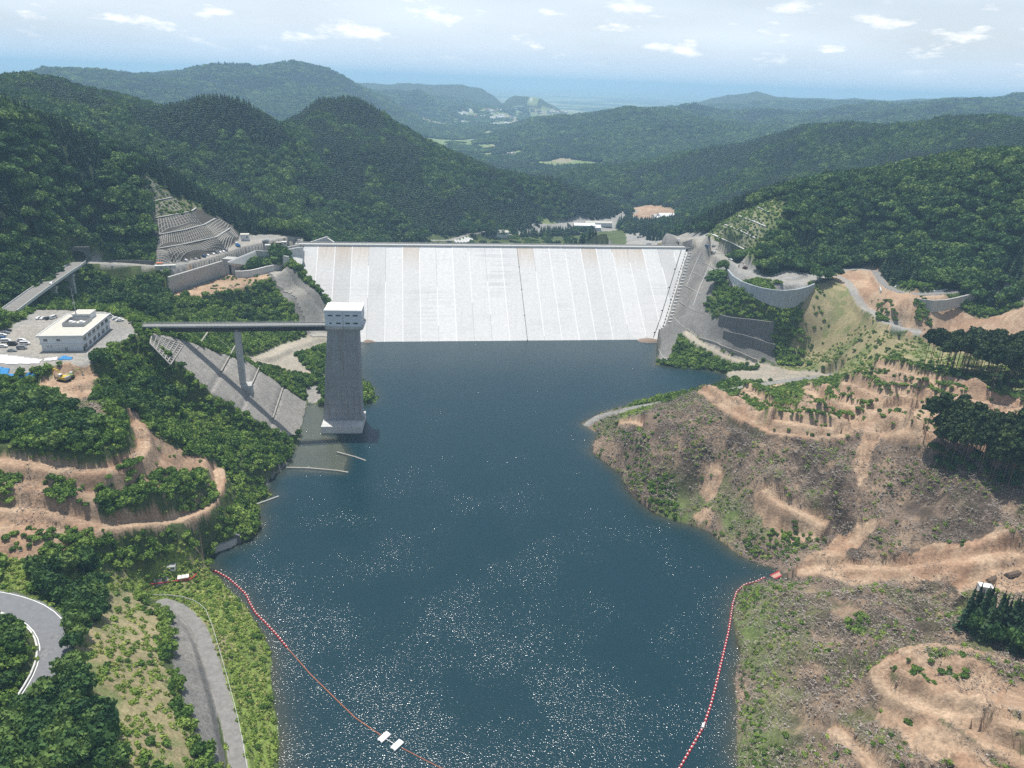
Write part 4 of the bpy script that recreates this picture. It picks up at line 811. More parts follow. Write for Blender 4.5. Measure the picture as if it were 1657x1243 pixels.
sp = empty('spillway', W(420, 440, 50)); SO = tuple(sp.location); tag(sp, 'concrete side channel spillway with curved weir wall left of the dam crest', 'spillway')
b = MB(); slab4(b, [(270.7, 475), (363.6, 444.5), (358.5, 421.6), (270.7, 447.8)], [50.2, 50.2, 63.5, 63.5]); b.build('lining_slope', MC['conc'], sp, SO)
b = MB(); slab4(b, [(389, 436), (423.5, 430), (413.4, 404.8), (368, 423)], [51, 51, 64, 63.5]); b.build('lining_slope', MC['concl'], sp, SO)
b = MB(); slab4(b, [(372, 441), (470, 424), (470, 412), (405, 428)], [50.6, 50.6, 50.6, 50.6], .6); b.build('channel_floor', MC['conc'], sp, SO)
b = MB(); wall_line(b, [(413.4, 404.8), (426, 406.3), (440, 405.6), (455, 402), (470, 398.5), (484, 395.5)], [64]*6, 49, 1.2); b.build('channel_wall', MC['conc'], sp, SO)
b = MB(); wall_line(b, [(380.5, 438.5), (392, 438.5), (406, 437), (418, 434.5), (431, 431), (447, 428), (465, 425)], [55.5]*7, 48.5, 1.6); b.build('weir_wall', MC['concl'], sp, SO)
b = MB(); wall_line(b, [(490, 399.5), (476, 401.5), (464, 404), (457, 407.5), (455.5, 411), (459, 413.8), (467, 415)], [63]*7, 49.5, 1.3); b.build('curved_end_wall', MC['concl'], sp, SO)
b = MB(); slab4(b, [(466.6, 436), (478, 441), (490, 427), (467, 431)], [50, 50, 56, 56], 3); b.build('wing_block', MC['concl'], sp, SO)
b = MB(); slab4(b, [(480, 428), (489, 428), (492, 400), (468, 406)], [51, 50, 60.5, 60.5], 1.5); b.build('apron', MC['concl'], sp, SO)
g0 = Vector(W(363.6, 444.5, 49.5)); g1 = Vector(W(379, 445.5, 49.5)); gd = (g1-g0); b = MB(); bk = Vector((gd.y*-1, gd.x, 0)).normalized()*9
tp = Vector((0, 0, 13)); b.hexa([g0, g1, g1+bk, g0+bk, g0+tp-gd*.1, g1+tp, g1+bk+tp, g0+bk+tp-gd*.1]); gbk = b.build('gate_block', MC['conc'], sp, SO)
b = MB(); q = g0+gd*.55; b.hexa([q-bk*.02, q+gd*.22-bk*.02, q+gd*.22+bk*.01, q+bk*.01, q-bk*.02+tp*.62, q+gd*.22-bk*.02+tp*.62, q+gd*.22+bk*.01+tp*.62, q+bk*.01+tp*.62]); b.build('gate_slot', MC['dark'], gbk, SO)
gbk.location = (0, 0, 0)
# ---- concrete winged walls beyond the crest (downstream chute)
ch = MB(); slab4(ch, [(500, 396), (548, 397), (530, 383), (505, 392)], [52, 50, 60, 58]); wall_line(ch, [(488, 396), (530, 382.5)], [58, 61], 45, 1.2); wall_line(ch, [(530, 385), (548, 396)], [60, 56], 45, 1.2)
tag(ch.build('chute_wall', MC['concl'], None, W(520, 392, 50)), 'pale concrete chute walls behind the left end of the dam crest', 'wall')
# ---- intake tower
tw = empty('intake_tower', (-115.4, 406.5, 0), 0.085); tag(tw, 'tall grey concrete intake tower with a pale control house on top, standing in the reservoir', 'tower')
b = MB(); b.box((12.3, 11.5, -20), (24.6, 23, 24.5)); base = b.build('base_block', MC['concl'], tw); base.location = (0, 0, 0)
b = MB(); x0b, x1b, x0t, x1t = 0.4, 23.2, 6.0, 23.6; yb0, yb1, yt0, yt1 = 9.3, 22, 8.2, 21
b.hexa([(x0b, yb0, 4.5), (x1b, yb0, 4.5), (x1b, yb1, 4.5), (x0b, yb1, 4.5), (3.2, yb0-.7, 38), (x1b+.3, yb0-.7, 38), (x1b+.3, yb1, 38), (3.2, yb1, 38)])
b.hexa([(3.2, yb0-.7, 38.002), (x1b+.3, yb0-.7, 38.002), (x1b+.3, yb1, 38.002), (3.2, yb1, 38.002), (x0t, yt0, 63), (x1t, yt0, 63), (x1t, yt1, 63), (x0t, yt1, 63)])
sh_ = b.build('shaft', MC['tower'], tw); sh_.location = (0, 0, 0)
b = MB()
for z in np.arange(9, 63, 6.0):
    f_ = (z-4.5)/58.5; xa = x0b+(x0t-x0b)*f_ if z > 38 else x0b+2.8*(z-4.5)/33.5
    b.box(((xa+x1b)/2, (yb0+(yt0-yb0)*f_)-.12, z), (x1b-xa-.1, .12, .08))
b.build('pour_line', MC['tower'], tw)
b = MB(); b.hexa([(5.6, 8.0, 63.003), (23.9, 8.0, 63.003), (23.9, 21.5, 63.003), (5.6, 21.5, 63.003), (5.3, 5.6, 65.2), (27.2, 5.6, 65.2), (27.2, 22, 65.2), (5.3, 22, 65.2)]); b.box((16.2, 13.8, 65.203), (22.2, 16.6, 1.6)); b.build('corbel', MC['conc'], tw)
hw = mat('house_wall', (.56, .60, .64), rough=.6, var=.04)
b = MB(); b.box((15.9, 13.8, 66.81), (21.0, 15.6, 9.2)); hs = b.build('control_house', hw, tw)
b = MB(); b.box((15.9, 13.8, 76.02), (21.8, 16.4, .5)); b.box((15.9, 13.8, 76.53), (21.2, 15.8, .22)); b.build('roof', MC['white'], hs)
for i, x in enumerate((8.6, 13.2, 18.4, 23.0)):
    for j, z in enumerate((73.0, 68.3)):
        b = MB(); b.box((x, 5.98, z), (2.7 if not (j and i == 0) else 1.3, .1, .85)); b.build('window', MC['glass'], hs)
b = MB(); b.box((15.9, 5.97, 66.9), (.12, .1, 9)); b.build('wall_joint', MC['dark'], hs)
b = MB(); b.box((27.0, 12, 66.9), (1.4, 6, .2)); b.box((27.0, 12, 70.9), (1.4, 5, .2)); b.tube([(27.6, 9, 67), (27.6, 9, 73.5)], .08, 5); b.tube([(27.6, 15, 67), (27.6, 15, 73.5)], .08, 5); b.tube([(27.6, 9, 68), (27.6, 15, 68)], .06, 5); b.tube([(27.6, 9, 72), (27.6, 15, 72)], .06, 5); b.build('outer_stair', MC['white'], tw)
b = MB()
for x in (24.1, 25.0): b.tube([(x, 9.6, 2), (x, 9.2, 50)], .07, 5)
for z in np.arange(3, 50, 1.6): b.box((24.55, 9.4, z), (1.0, .5, .12))
b.box((24.6, 10, 14), (1.3, 2, .3)); b.box((24.6, 10, 4.8), (1.6, 2.2, 2.0)); b.build('ladder', MC['metal'], tw)
b = MB(); b.tube([(0.8, .4, 5), (0.8, .4, 6.1)], .06, 5)
for k in range(8): b.tube([(0.8+3.2*k, .4, 4.5), (0.8+3.2*k, .4, 5.6)], .05, 5)
b.tube([(0.8, .4, 5.6), (23.4, .4, 5.6)], .06, 5); b.build('ledge_rail', MC['metal'], tw)
# ---- access bridge
BL, BR = Vector(W(226, 530, 69.6)), Vector(W(527, 527.5, 67.4)); bd = (BR-BL); bn = Vector((-bd.y, bd.x, 0)).normalized()
br = empty('access_bridge', BL, math.atan2(bd.y, bd.x)); tag(br, 'slender girder bridge from the office plateau to the intake tower', 'bridge'); LB = math.hypot(bd.x, bd.y); sl_b = bd.z/LB
def bx(x0, x1, y0, y1, z0, z1, b=None):
    b = b or MB(); s0, s1 = x0*sl_b, x1*sl_b
    b.hexa([(x0, y0, z0+s0), (x1, y0, z0+s1), (x1, y1, z0+s1), (x0, y1, z0+s0), (x0, y0, z1+s0), (x1, y0, z1+s1), (x1, y1, z1+s1), (x0, y1, z1+s0)]); return b
bx(0, LB, 0, 6.4, -.5, 0).build('deck', mat('deck_concrete', (.26, .26, .25), var=.15, scale=.7), br); bx(1, LB, .7, 5.7, -3.2, -.502).build('girder', mat('girder', (.035, .03, .028), var=.2), br)
for y in (0, 6.1): bx(0, LB, y, y+.3, .003, .55).build('parapet', MC['conc'], br)
for y in (.15, 6.25):
    b = MB()
    for h in (.95, 1.3): b.tube([(0, y, h), (LB, y, h+LB*sl_b)], .05, 5)
    for k in range(52): x = LB*k/51; b.tube([(x, y, .5+x*sl_b), (x, y, 1.3+x*sl_b)], .045, 4)
    b.build('railing', MC['metal'], br)
ab = MB(); ab.box((-3.4, 3.2, -6.5), (7.0, 7.4, 6.3)); ab.build('abutment', MC['concl'], br)
pb = Vector(emb_cast(391, 632)); pl = Vector((math.hypot(pb.x-BL.x, pb.y-BL.y), 3.2, 0)); xk = (Vector((pb.x, pb.y, 0))-Vector((BL.x, BL.y, 0))).dot(bd.normalized())
gpz = emb_z(pb.x, pb.y) if True else 0
zb_ = hgt(pb.x, pb.y)-BL.z
b = MB(); n = 14; prof = []
for z, s in ((zb_-4, 1.0), (-5.2, 1.0), (-4.6, 1.05), (-3.3, 1.5)): prof.append((z, s))
for (z, s) in prof:
    for k in range(n): a = 2*math.pi*k/n; b.v.append((xk+2.0*math.cos(a), 3.2+2.0*s*math.sin(a), z))
for i in range(len(prof)-1):
    for k in range(n): b.f.append((i*n+k, i*n+(k+1) % n, (i+1)*n+(k+1) % n, (i+1)*n+k))
b.build('pier', MC['conc'], br)
b = MB(); b.box((xk+1.5, 2.2, zb_-5), (7.5, 7, 6.2)); b.build('pier_footing', MC['conc'], br)
# ---- lattice of beams helper, draped on a surface
def lattice(name, quad, nu, nv, th, label, cat, zfun=None, group=None, matn='beam', skip=0.0, parent=None, up=.25):
    """quad: BL, BR, TR, TL as world points"""
    Q = [Vector(p) for p in quad]; zf = zfun or gz; b = MB()
    def pt(u, v):
        p = (Q[0]*(1-u)+Q[1]*u)*(1-v)+(Q[3]*(1-u)+Q[2]*u)*v; return Vector((p.x, p.y, zf(p.x, p.y)+up))
    K = 3
    for i in range(nu+1):
        if RS.rand() < skip: continue
        b.ribbon([pt(i/nu, v) for v in np.linspace(0, 1, nv*K//2+2)], th, th)
    for j in range(nv+1): b.ribbon([pt(u, j/nv) for u in np.linspace(0, 1, nu*K//2+2)], th*1.25, th, up=.02)
    o = b.build(name, MC[matn], parent, tuple(pt(0, 0))); 
    if parent is None: tag(o, label, cat, group)
    return o
T_G = 'cribwork panels on the cut slope left of the dam'
def qc(*p): return [cast(*a) for a in p]
lattice('slope_lattice', qc((279, 427), (368, 404), (352, 387), (270, 406)), 24, 5, .42, 'lowest broad panel of concrete cribwork above the parked cars', 'cribwork', group=T_G)
lattice('slope_lattice', qc((368, 404), (387, 381), (377, 369), (352, 387)), 12, 6, .55, 'lowest side panel of concrete cribwork facing the dam', 'cribwork', group=T_G)
lattice('slope_lattice', qc((251, 425), (277, 427), (268, 406), (254, 404)), 9, 6, .55, 'narrow lowest left panel of concrete cribwork', 'cribwork', group=T_G)
lattice('slope_lattice', qc((255, 402), (348, 384), (330, 366), (259, 384)), 24, 5, .42, 'second broad panel of concrete cribwork, above the lowest one', 'cribwork', group=T_G)
lattice('slope_lattice', qc((350, 383), (374, 367), (352, 353), (333, 365)), 12, 6, .55, 'second side panel of concrete cribwork facing the dam', 'cribwork', group=T_G)
lattice('slope_lattice', qc((258, 379), (326, 363), (310, 344), (256, 355)), 14, 4, .5, 'overgrown third panel of cribwork on the cut slope', 'cribwork', group=T_G)
lattice('slope_lattice', qc((250, 351), (306, 341), (282, 321), (243, 330)), 11, 4, .5, 'overgrown fourth panel of cribwork on the cut slope', 'cribwork', group=T_G)
lattice('slope_lattice', qc((240, 326), (278, 318), (245, 291), (234, 294)), 8, 4, .5, 'topmost small overgrown panel of cribwork near the ridge', 'cribwork', group=T_G)
for px, lb in (([(254, 403), (300, 395), (350, 384), (376, 367)], 'pale concrete berm between the two lower cribwork panels'), ([(257, 380), (300, 372), (330, 364), (352, 352)], 'pale concrete berm above the second cribwork panel'), ([(252, 353), (285, 347), (310, 342), (318, 336)], 'pale berm across the overgrown cribwork'), ([(240, 328), (262, 323), (282, 319)], 'highest pale berm on the overgrown cut slope')):
    b = MB(); P = []
    for p, q in zip(px[:-1], px[1:]):
        for k in range(6): P.append(cast(p[0]+(q[0]-p[0])*k/6, p[1]+(q[1]-p[1])*k/6))
    b.ribbon(P, 1.7, .4, up=.5); tag(b.build('slope_berm', MC['conc'], None, P[0]), lb, 'berm', 'berms on the cut slope left of the dam')
ez_ = lambda x, y: float(emb_z(x, y))
lattice('slope_lattice', [emb_cast(*p) for p in ((243, 556), (276, 590), (297, 558), (246, 541))][::1], 7, 9, .6, 'white beamed cribwork on the slope just under the bridge abutment', 'cribwork', zfun=ez_)
lt2 = [emb_cast(*p) for p in ((268, 592), (290, 575), (294, 551), (242, 541))]
# ---- embankment lining panels seams
b = MB()
for z in (14, 28, 42, 55):
    P = []
    for k in range(20):
        f_ = k/19; e0 = _b0+_n*(z/SL); e1 = _b1+_n*(z/SL); q = e0*(1-f_)+e1*f_; P.append((q[0], q[1], z+.12))
    b.ribbon(P[1:-3] if z > 30 else P[1:-1], .8, .3)
for f_ in (.2, .4, .6, .8):
    P = [( *(_b0*(1-f_)+_b1*f_+_n*(z/SL)), z+.1) for z in np.linspace(.5, 50, 24)]; b.ribbon(P, .3, .2)
tag(b.build('lining_seam', MC['shot'], None, tuple(P[0])), 'pale benches and joints on the lined slope beside the intake tower', 'slope lining')
# ---- drape: thin slab following the ground inside a pixel polygon
def drape(name, px, m, up=.4, step=1.2, parent=None, z=None, bulge=0.0):
    P = C_(px) if z is None else [W(a, c, z) for a, c in px]
    A = np.array([p[:2] for p in P]); lo, hi = A.min(0), A.max(0); nx = int((hi[0]-lo[0])/step)+2; ny = int((hi[1]-lo[1])/step)+2
    gx, gy = np.meshgrid(lo[0]+np.arange(nx)*step, lo[1]+np.arange(ny)*step, indexing='ij'); cx, cy = gx[:-1, :-1]+step/2, gy[:-1, :-1]+step/2
    ins = pip(P, cx, cy); zz = grid_at(Z, gx.ravel(), gy.ravel()).reshape(gx.shape)+up+bulge*(fbm(gx, gy, 2.5, 2)-.3)
    b = MB(); vi = {}
    def V(i, j, top):
        k = (i, j, top)
        if k not in vi: vi[k] = len(b.v); b.v.append((gx[i, j], gy[i, j], zz[i, j]-(0 if top else up+.6)))
        return vi[k]
    for i in range(nx-1):
        for j in range(ny-1):
            if not ins[i, j]: continue
            b.f.append((V(i, j, 1), V(i+1, j, 1), V(i+1, j+1, 1), V(i, j+1, 1)))
            for (di, dj, a, c) in ((0, -1, (i, j), (i+1, j)), (1, 0, (i+1, j), (i+1, j+1)), (0, 1, (i+1, j+1), (i, j+1)), (-1, 0, (i, j+1), (i, j))):
                ii, jj_ = i+di, j+dj
                if ii < 0 or jj_ < 0 or ii >= nx-1 or jj_ >= ny-1 or not ins[ii, jj_]: b.f.append((V(*a, 0), V(*c, 0), V(*c, 1), V(*a, 1)))
    if not b.f: return None
    return b.build(name, m, parent, tuple(b.v[0]))
# ---- roads as sheets
for k, wd, m, lb in (('r1', 8.6, 'asphalt', 'smooth grey asphalt road bending through the trees at lower left'), ('r2', 4.6, 'oldasph', 'narrow weathered road curving down beside the reservoir'), ('c4', 5.6, 'oldasph', 'hill road on the right bank')):
    Q = TRK[k]; b = MB(); P = [(p[0], p[1], p[2]+.16) for p in Q[::2]]; b.ribbon(P, wd, .3); tag(b.build('road', MC[m], None, P[0]), lb, None, None, 'structure')
def offset(P, d):
    out = []
    for i, p in enumerate(P):
        a = P[max(i-1, 0)]; c = P[min(i+1, len(P)-1)]; dx, dy = c[0]-a[0], c[1]-a[1]; L = math.hypot(dx, dy)+1e-9; out.append((p[0]-dy/L*d, p[1]+dx/L*d, p[2]))
    return out
Q = [(p[0], p[1], p[2]+.17) for p in TRK['r1'][::2]]; b = MB()
for d in (-4.0, 4.0): b.ribbon(offset(Q, d), .22, .02)
tag(b.build('road_marking', MC['line'], None, Q[0]), 'white edge lines on the asphalt road', None, None, 'structure')
b = MB(); wall_line(b, [(p[0], p[1], p[2]+.5) for p in offset(Q[2:], -4.7)], None, [p[2]-1.5 for p in Q[2:]], .5, True)
tag(b.build('kerb_wall', MC['concl'], None, Q[3]), 'low pale kerb wall on the inside of the asphalt bend', 'kerb')
# ---- guardrail
gp = [(248, 965), (266, 965), (282, 966.5), (297, 969), (311, 973), (323, 980), (333, 989), (341, 1008), (348, 1029), (357, 1060), (367, 1095), (377, 1132), (386, 1167), (393, 1203), (400, 1243), (404, 1270)]
GP = [Vector(W(x, y, 9.6)) for x, y in gp]; gr_ = empty('guardrail', GP[0]); tag(gr_, 'long white roadside guardrail on the water side of the old road', 'guardrail'); G0 = tuple(GP[0])
b = MB(); P = [(p.x, p.y, p.z+1.0) for p in GP]; wall_line(b, P, None, 10.2, .08, True); b.build('rail', MC['white'], gr_, G0)
for p, q in zip(GP[:-1], GP[1:]):
    n = max(1, int((q-p).length/4))
    for k in range(n):
        s = p+(q-p)*k/n; b = MB(); b.tube([(s.x, s.y, 8.2), (s.x, s.y, 10.5)], .07, 5); b.build('post', MC['metal'], gr_, G0)
# ---- viaduct
VD = [(x, y, z) for x, y, z in ((-30, 538, 70.7), (0, 514.5, 70.9), (30, 492, 71.4), (60, 470, 72), (85, 453, 72.8), (104, 440, 73.4), (118, 431.5, 73.8), (127, 424, 74))]
VP = [Vector(W(*p)) for p in VD]; PP = []
for p, q in zip(VP[:-1], VP[1:]):
    for k in range(4): PP.append(p+(q-p)*k/4)
PP.append(VP[-1]); vd = empty('viaduct', VP[0]); V0 = tuple(VP[0]); tag(vd, 'curving concrete road viaduct leading from the office yard to the tunnel', 'viaduct')
MB().ribbon(PP, 9.6, .5).build('deck', MC['conc'], vd, V0)
MB().ribbon([p-Vector((0, 0, .502)) for p in PP], 5.5, 2.0).build('girder', MC['concd'], vd, V0)
for d in (-4.75, 4.75):
    Pq = offset([tuple(p) for p in PP], d); b = MB(); wall_line(b, [(p[0], p[1], p[2]+1.0) for p in Pq], None, [p[2]-.7 for p in Pq], .3, True); b.build('parapet', MC['concl'], vd, V0)
MB().ribbon([p+Vector((0, 0, .006)) for p in PP], 8.6, .005).build('road_surface', MC['oldasph'], vd, V0)
for i, hh in ((21, 30), (15, 16)):
    p = PP[i]; d = (PP[i+1]-PP[i-1]); a = math.atan2(d.y, d.x); b = MB(); b.box((p.x, p.y, p.z-2.6-hh), (2.6, 7.0, hh), a); b.box((p.x, p.y, p.z-4.2), (3.0, 8.6, 1.7), a); b.build('pier', MC['conc'], vd, V0)
# ---- tunnel portal
tp0 = Vector(W(126, 421, 73.6)); td = (PP[-1]-PP[-3]).normalized(); a_t = math.atan2(td.y, td.x)-math.pi/2
tn = empty('tunnel_portal', tp0+td*2, a_t); tag(tn, 'dark arched road tunnel mouth in a concrete portal under trees', 'tunnel')
b = MB(); n = 16; Rr = 4.6; out = []; inn = []
arc = [(math.cos(math.pi*k/n)*Rr, 1.6+math.sin(math.pi*k/n)*Rr) for k in range(n+1)]; arc = [(Rr, -1)]+arc+[(-Rr, -1)]
oc = [(8, -1)]+[(8 if k < n/4 else (-8 if k > 3*n/4 else 8-16*(k-n/4)/(n/2)), 9 if n/4 <= k <= 3*n/4 else 1.6+7.4*(k/(n/4) if k < n/4 else (n-k)/(n/4))) for k in range(n+1)]+[(-8, -1)]
for y in (0, 1.2):
    for p in arc: b.v.append((p[0], y, p[1]))
    for p in oc: b.v.append((p[0], y, p[1]))
m = len(arc)
for k in range(m-1): b.f += [(k, m+k, m+k+1, k+1), (2*m+k, 2*m+k+1, 3*m+k+1, 3*m+k), (m+k, 3*m+k, 3*m+k+1, m+k+1)]
b.build('portal_wall', MC['concd'], tn)
b = MB()
for y in (0.3, 26):
    for p in arc: b.v.append((p[0]*.995, y, p[1]))
for k in range(m-1): b.f.append((k, k+1, m+k+1, m+k))
b.f.append(tuple(range(m, 2*m))); b.build('tunnel_lining', MC['dark'], tn)  # lining coloured near black to stand for the shade inside the tunnel
# ---- office building
zr, zg = 78.8, 70.4
c1, c2, c3 = [Vector(W(x, y, zr)) for x, y in ((57.5, 544.5), (134, 543.8), (172.5, 507.2))]
ux = (c2-c1); Lx = ux.length; ux.normalize(); Ly = (c3-c2).dot(Vector((-ux.y, ux.x, 0)))
of = empty('office_building', (c1.x, c1.y, zg), math.atan2(ux.y, ux.x)); tag(of, 'two storey white dam office with a flat pale roof and rooftop plant', 'building'); H = zr-zg
b = MB(); b.box((Lx/2, Ly/2, -.8), (Lx-2.4, Ly-2.4, H-.2)); wl = b.build('wall', MC['wall'], of)
b = MB(); b.box((Lx/2, Ly/2, 3.75), (Lx-1.2, Ly-1.2, .5)); b.build('floor_band', MC['wall'], of)
b = MB(); b.box((Lx/2, Ly/2, 4.252), (Lx-1.9, Ly-1.9, H-4.9)); up_ = b.build('upper_wall', MC['wall'], of)
b = MB(); b.box((Lx/2, Ly/2, H-.65), (Lx, Ly, .6)); rf = b.build('roof', MC['roof'], of)
b = MB()
for c, d in (((Lx/2, .2), (Lx, .4)), ((Lx/2, Ly-.2), (Lx, .4)), ((.2, Ly/2), (.4, Ly-.82)), ((Lx-.2, Ly/2), (.4, Ly-.82))): b.box((c[0], c[1], H-.048), (d[0], d[1], .35))
b.build('parapet', MC['white'], rf)
b = MB(); b.box((Lx*.52, Ly*.80, H-.045), (8.6, 8.0, 3.0)); ph = b.build('penthouse', MC['wall'], of)
b = MB(); b.box((Lx*.52, Ly*.80, H+2.96), (9.3, 8.8, .35)); b.build('penthouse_roof', MC['roof'], ph)
b = MB(); X0, X1, Y0, Y1 = Lx*.29, Lx*.76, Ly*.40, Ly*.68
for c, d in ((((X0+X1)/2, Y0), (X1-X0, .2)), ((X0, (Y0+Y1)/2), (.2, Y1-Y0-.2)), ((X1, (Y0+Y1)/2), (.2, Y1-Y0-.2)), (((X0+X1)/2, Y1), (X1-X0, .2))): b.box((c[0], c[1], H-.04), (d[0], d[1], 1.9))
b.build('plant_screen', MC['metal'], of)
for k in range(4): b = MB(); b.box((X0+1.6+2.5*(k % 4), (Y0+Y1)/2+(-1)**k*1.2, H-.04), (1.5, 2.2, 1.1+.3*(k % 2))); b.build('air_unit', MC['white'], of)
b = MB(); b.tube([(Lx*.38, Ly*.74, H-.1), (Lx*.38, Ly*.74, H+17)], .28, 8, .1)
for z in (H+9, H+13): b.tube([(Lx*.38-.9, Ly*.74, z), (Lx*.38+.9, Ly*.74, z)], .06, 5)
b.box((Lx*.38, Ly*.74, H+8.5), (.9, .9, .5)); b.build('antenna_mast', MC['metal'], of)
def win(x, y, z, w_, h, side, par):
    b = MB()
    if side == 'f': b.box((x, y-.03, z), (w_, .12, h)); f = b.build('window', MC['glass'], par); b = MB(); b.box((x, y-.06, z-.14), (w_+.3, .2, .12)); b.box((x, y-.05, z), (.08, .2, h))
    else: b.box((x+.03, y, z), (.12, w_, h)); f = b.build('window', MC['glass'], par); b = MB(); b.box((x+.06, y, z-.14), (.2, w_+.3, .12)); b.box((x+.05, y, z), (.2, .08, h))
    b.build('sill', MC['white'], f)
win(3.6, .95, 5.4, 1.7, 1.2, 'f', of); win(9.6, .95, 5.4, 1.7, 1.2, 'f', of)
for k in range(6): win(Lx-.95, 4+5.8*k, 5.0, 3.4, 1.7, 's', of); win(Lx-1.2, 4+5.8*k, 1.0, 2.6 if k % 2 else 3.4, 1.9, 's', of)
for x in (4, 5.6): b = MB(); b.box((x, 1.13, 2.2), (.9, .14, .8)); b.build('vent_hood', MC['metal'], of)
b = MB(); b.box((12.5, 1.14, .1), (1.2, .14, 2.1)); b.build('door', MC['metal'], of)
b = MB(); b.box((Lx-1.16, 1.9, .1), (.14, 1.8, 2.3)); b.build('door', MC['glass'], of)
b = MB(); b.box((Lx/2, -1.1, -.75), (Lx+2, 2.0, .8)); b.box((Lx+1.0, Ly/2, -.75), (1.8, Ly+2, .8)); b.build('footpath', MC['concl'], of)
# ---- retaining walls
def rwall(px, zt, zb, th, m, lb, name='retaining_wall'):
    b = MB(); wall_line(b, px, zt, zb, th); return tag(b.build(name, MC[m], None, W(px[0][0], px[0][1], zt[0])), lb, 'wall')
rwall([(1178, 436), (1186, 446), (1200, 455), (1216, 461), (1234, 466), (1252, 469), (1270, 470), (1290, 468), (1306, 464), (1318, 459)], [60.4]*10, [57, 55, 53.5, 52, 50, 48, 46, 46, 49, 55], 1.4, 'stone', 'tall curved blue grey block wall carrying the road right of the dam')
rwall([(1473, 480), (1490, 484), (1510, 486), (1530, 485), (1550, 481), (1570, 476), (1590, 471), (1605, 471), (1625, 477)], [65, 65.3, 66, 66.6, 67.2, 67.8, 68.3, 68.6, 69], [56, 57, 57, 58, 59, 60, 60, 61, 63], 1.2, 'conc', 'long curved grey concrete wall under the hill road at right')
rwall([(1416, 440), (1419, 452), (1424, 463), (1426, 470)], [62, 62.4, 62.8, 63], 54, .8, 'concl', 'short pale wall at the start of the hill road')
rwall([(1427, 437.5), (1436, 446), (1447, 458), (1463, 467), (1490, 471), (1520, 470), (1550, 464), (1580, 458)], [63.6, 64.2, 65, 66, 67, 68, 68.6, 69.3], 60, .9, 'white', 'bright white kerb wall along the uphill side of the hill road', 'kerb_wall')
def gwall(px, h, th, m, lb, name='retaining_wall'):
    P = []
    for p, q in zip(px[:-1], px[1:]):
        for k in range(5): P.append(cast(p[0]+(q[0]-p[0])*k/5, p[1]+(q[1]-p[1])*k/5))
    P.append(cast(*px[-1])); b = MB(); zs = np.convolve(np.pad([p[2] for p in P], 3, 'edge'), np.ones(7)/7, 'valid'); wall_line(b, [(p[0], p[1], z+h) for p, z in zip(P, zs)], None, [z-5 for z in zs], th, True)
    return tag(b.build(name, MC[m], None, P[0]), lb, 'wall')
gwall([(1163, 524), (1190, 529), (1220, 532), (1250, 536)], 7.5, 1.5, 'concd', 'dark weathered concrete retaining wall below the bushes on the right bank')
gwall([(1170, 546), (1200, 553), (1230, 562), (1252, 570)], 6.0, 1.2, 'concd', 'second dark retaining wall, lower down on the right bank')
gwall([(1131, 548), (1160, 558), (1190, 570), (1225, 586)], 1.6, 1.0, 'shot', 'low grey footing wall above the sandy track on the right bank')
for c_, rx, ry, hh, lb in ((W(1050, 552, 0), 13, 6, 2.6, 'brown heap of earth at the right foot of the dam face'), (W(596, 553, 0), 7, 4, 1.6, 'small grey heap at the left foot of the dam face')):
    b = MB(); n = 22
    for i, f_ in enumerate((1.0, .8, .55, .25)):
        for k in range(n): a = 2*math.pi*k/n; q = f_*(1+.12*math.sin(3*a+1)+.07*RS.rand()); b.v.append((c_[0]+rx*q*math.cos(a), c_[1]+ry*q*math.sin(a), -1.2+(hh+1.2)*(1-f_**1.6)+.2*RS.rand()))
    for i in range(3):
        for k in range(n): b.f.append((i*n+k, i*n+(k+1) % n, (i+1)*n+(k+1) % n, (i+1)*n+k))
    b.f.append(tuple(3*n+k for k in range(n))); tag(b.build('earth_heap', mat('heap_soil', (.24, .18, .14), var=.3, scale=1.5, bump=.2), None, c_, True), lb, 'earth heap')
rwall([(312, 909), (317, 899), (325, 892), (340, 886), (358, 880), (372, 875), (386, 868)], [3.2, 3.3, 3.3, 3.3, 3.3, 3.2, 3], -3, 1.6, 'conc', 'low curved concrete quay wall in the left cove')
rwall([(307, 893), (312, 876), (330, 868), (352, 864), (375, 861), (388, 866)], [5, 6, 6.3, 6.3, 6, 4.5], 0, 1.2, 'concd', 'dark curved retaining wall behind the quay in the left cove')
rwall([(160, 421), (190, 421), (220, 421), (249, 422)], [70.5, 70, 69.5, 69], 64, .6, 'concd', 'low dark barrier wall behind the road by the tunnel')
rwall([(180, 430), (200, 430.5), (222, 433)], [68.2, 66.5, 65.5], 60, .5, 'stone', 'pale blue parapet beside the road near the tunnel', 'parapet')
o = drape('slope_lining', [(434, 440), (452, 438), (470, 447), (500, 478), (540, 520), (588, 556), (575, 556), (535, 548), (505, 545), (490, 510), (470, 475), (445, 455)], MC['shot'], .5, 2.0); tag(o, 'grey shotcrete lining on the left abutment slope beside the dam', 'slope lining')
o = drape('slope_lining', [(424, 792), (438, 770), (470, 742), (480, 735), (470, 748), (440, 785), (430, 800)], MC['concd'], .5, 1.0)
if o: tag(o, 'dark concrete lining at the water edge left of the submerged walls', 'slope lining')
for px, lb in (([(1448, 466), (1467, 443), (1476, 452), (1500, 471)], 'large pale triangular shotcrete patch above the hill road'), ([(1621, 470), (1635, 453), (1655, 474)], 'small pale triangular shotcrete patch at the right edge')):
    o = drape('slope_patch', px, MC['concl'], .8, 1.5); 
    if o: tag(o, lb, 'slope patch')
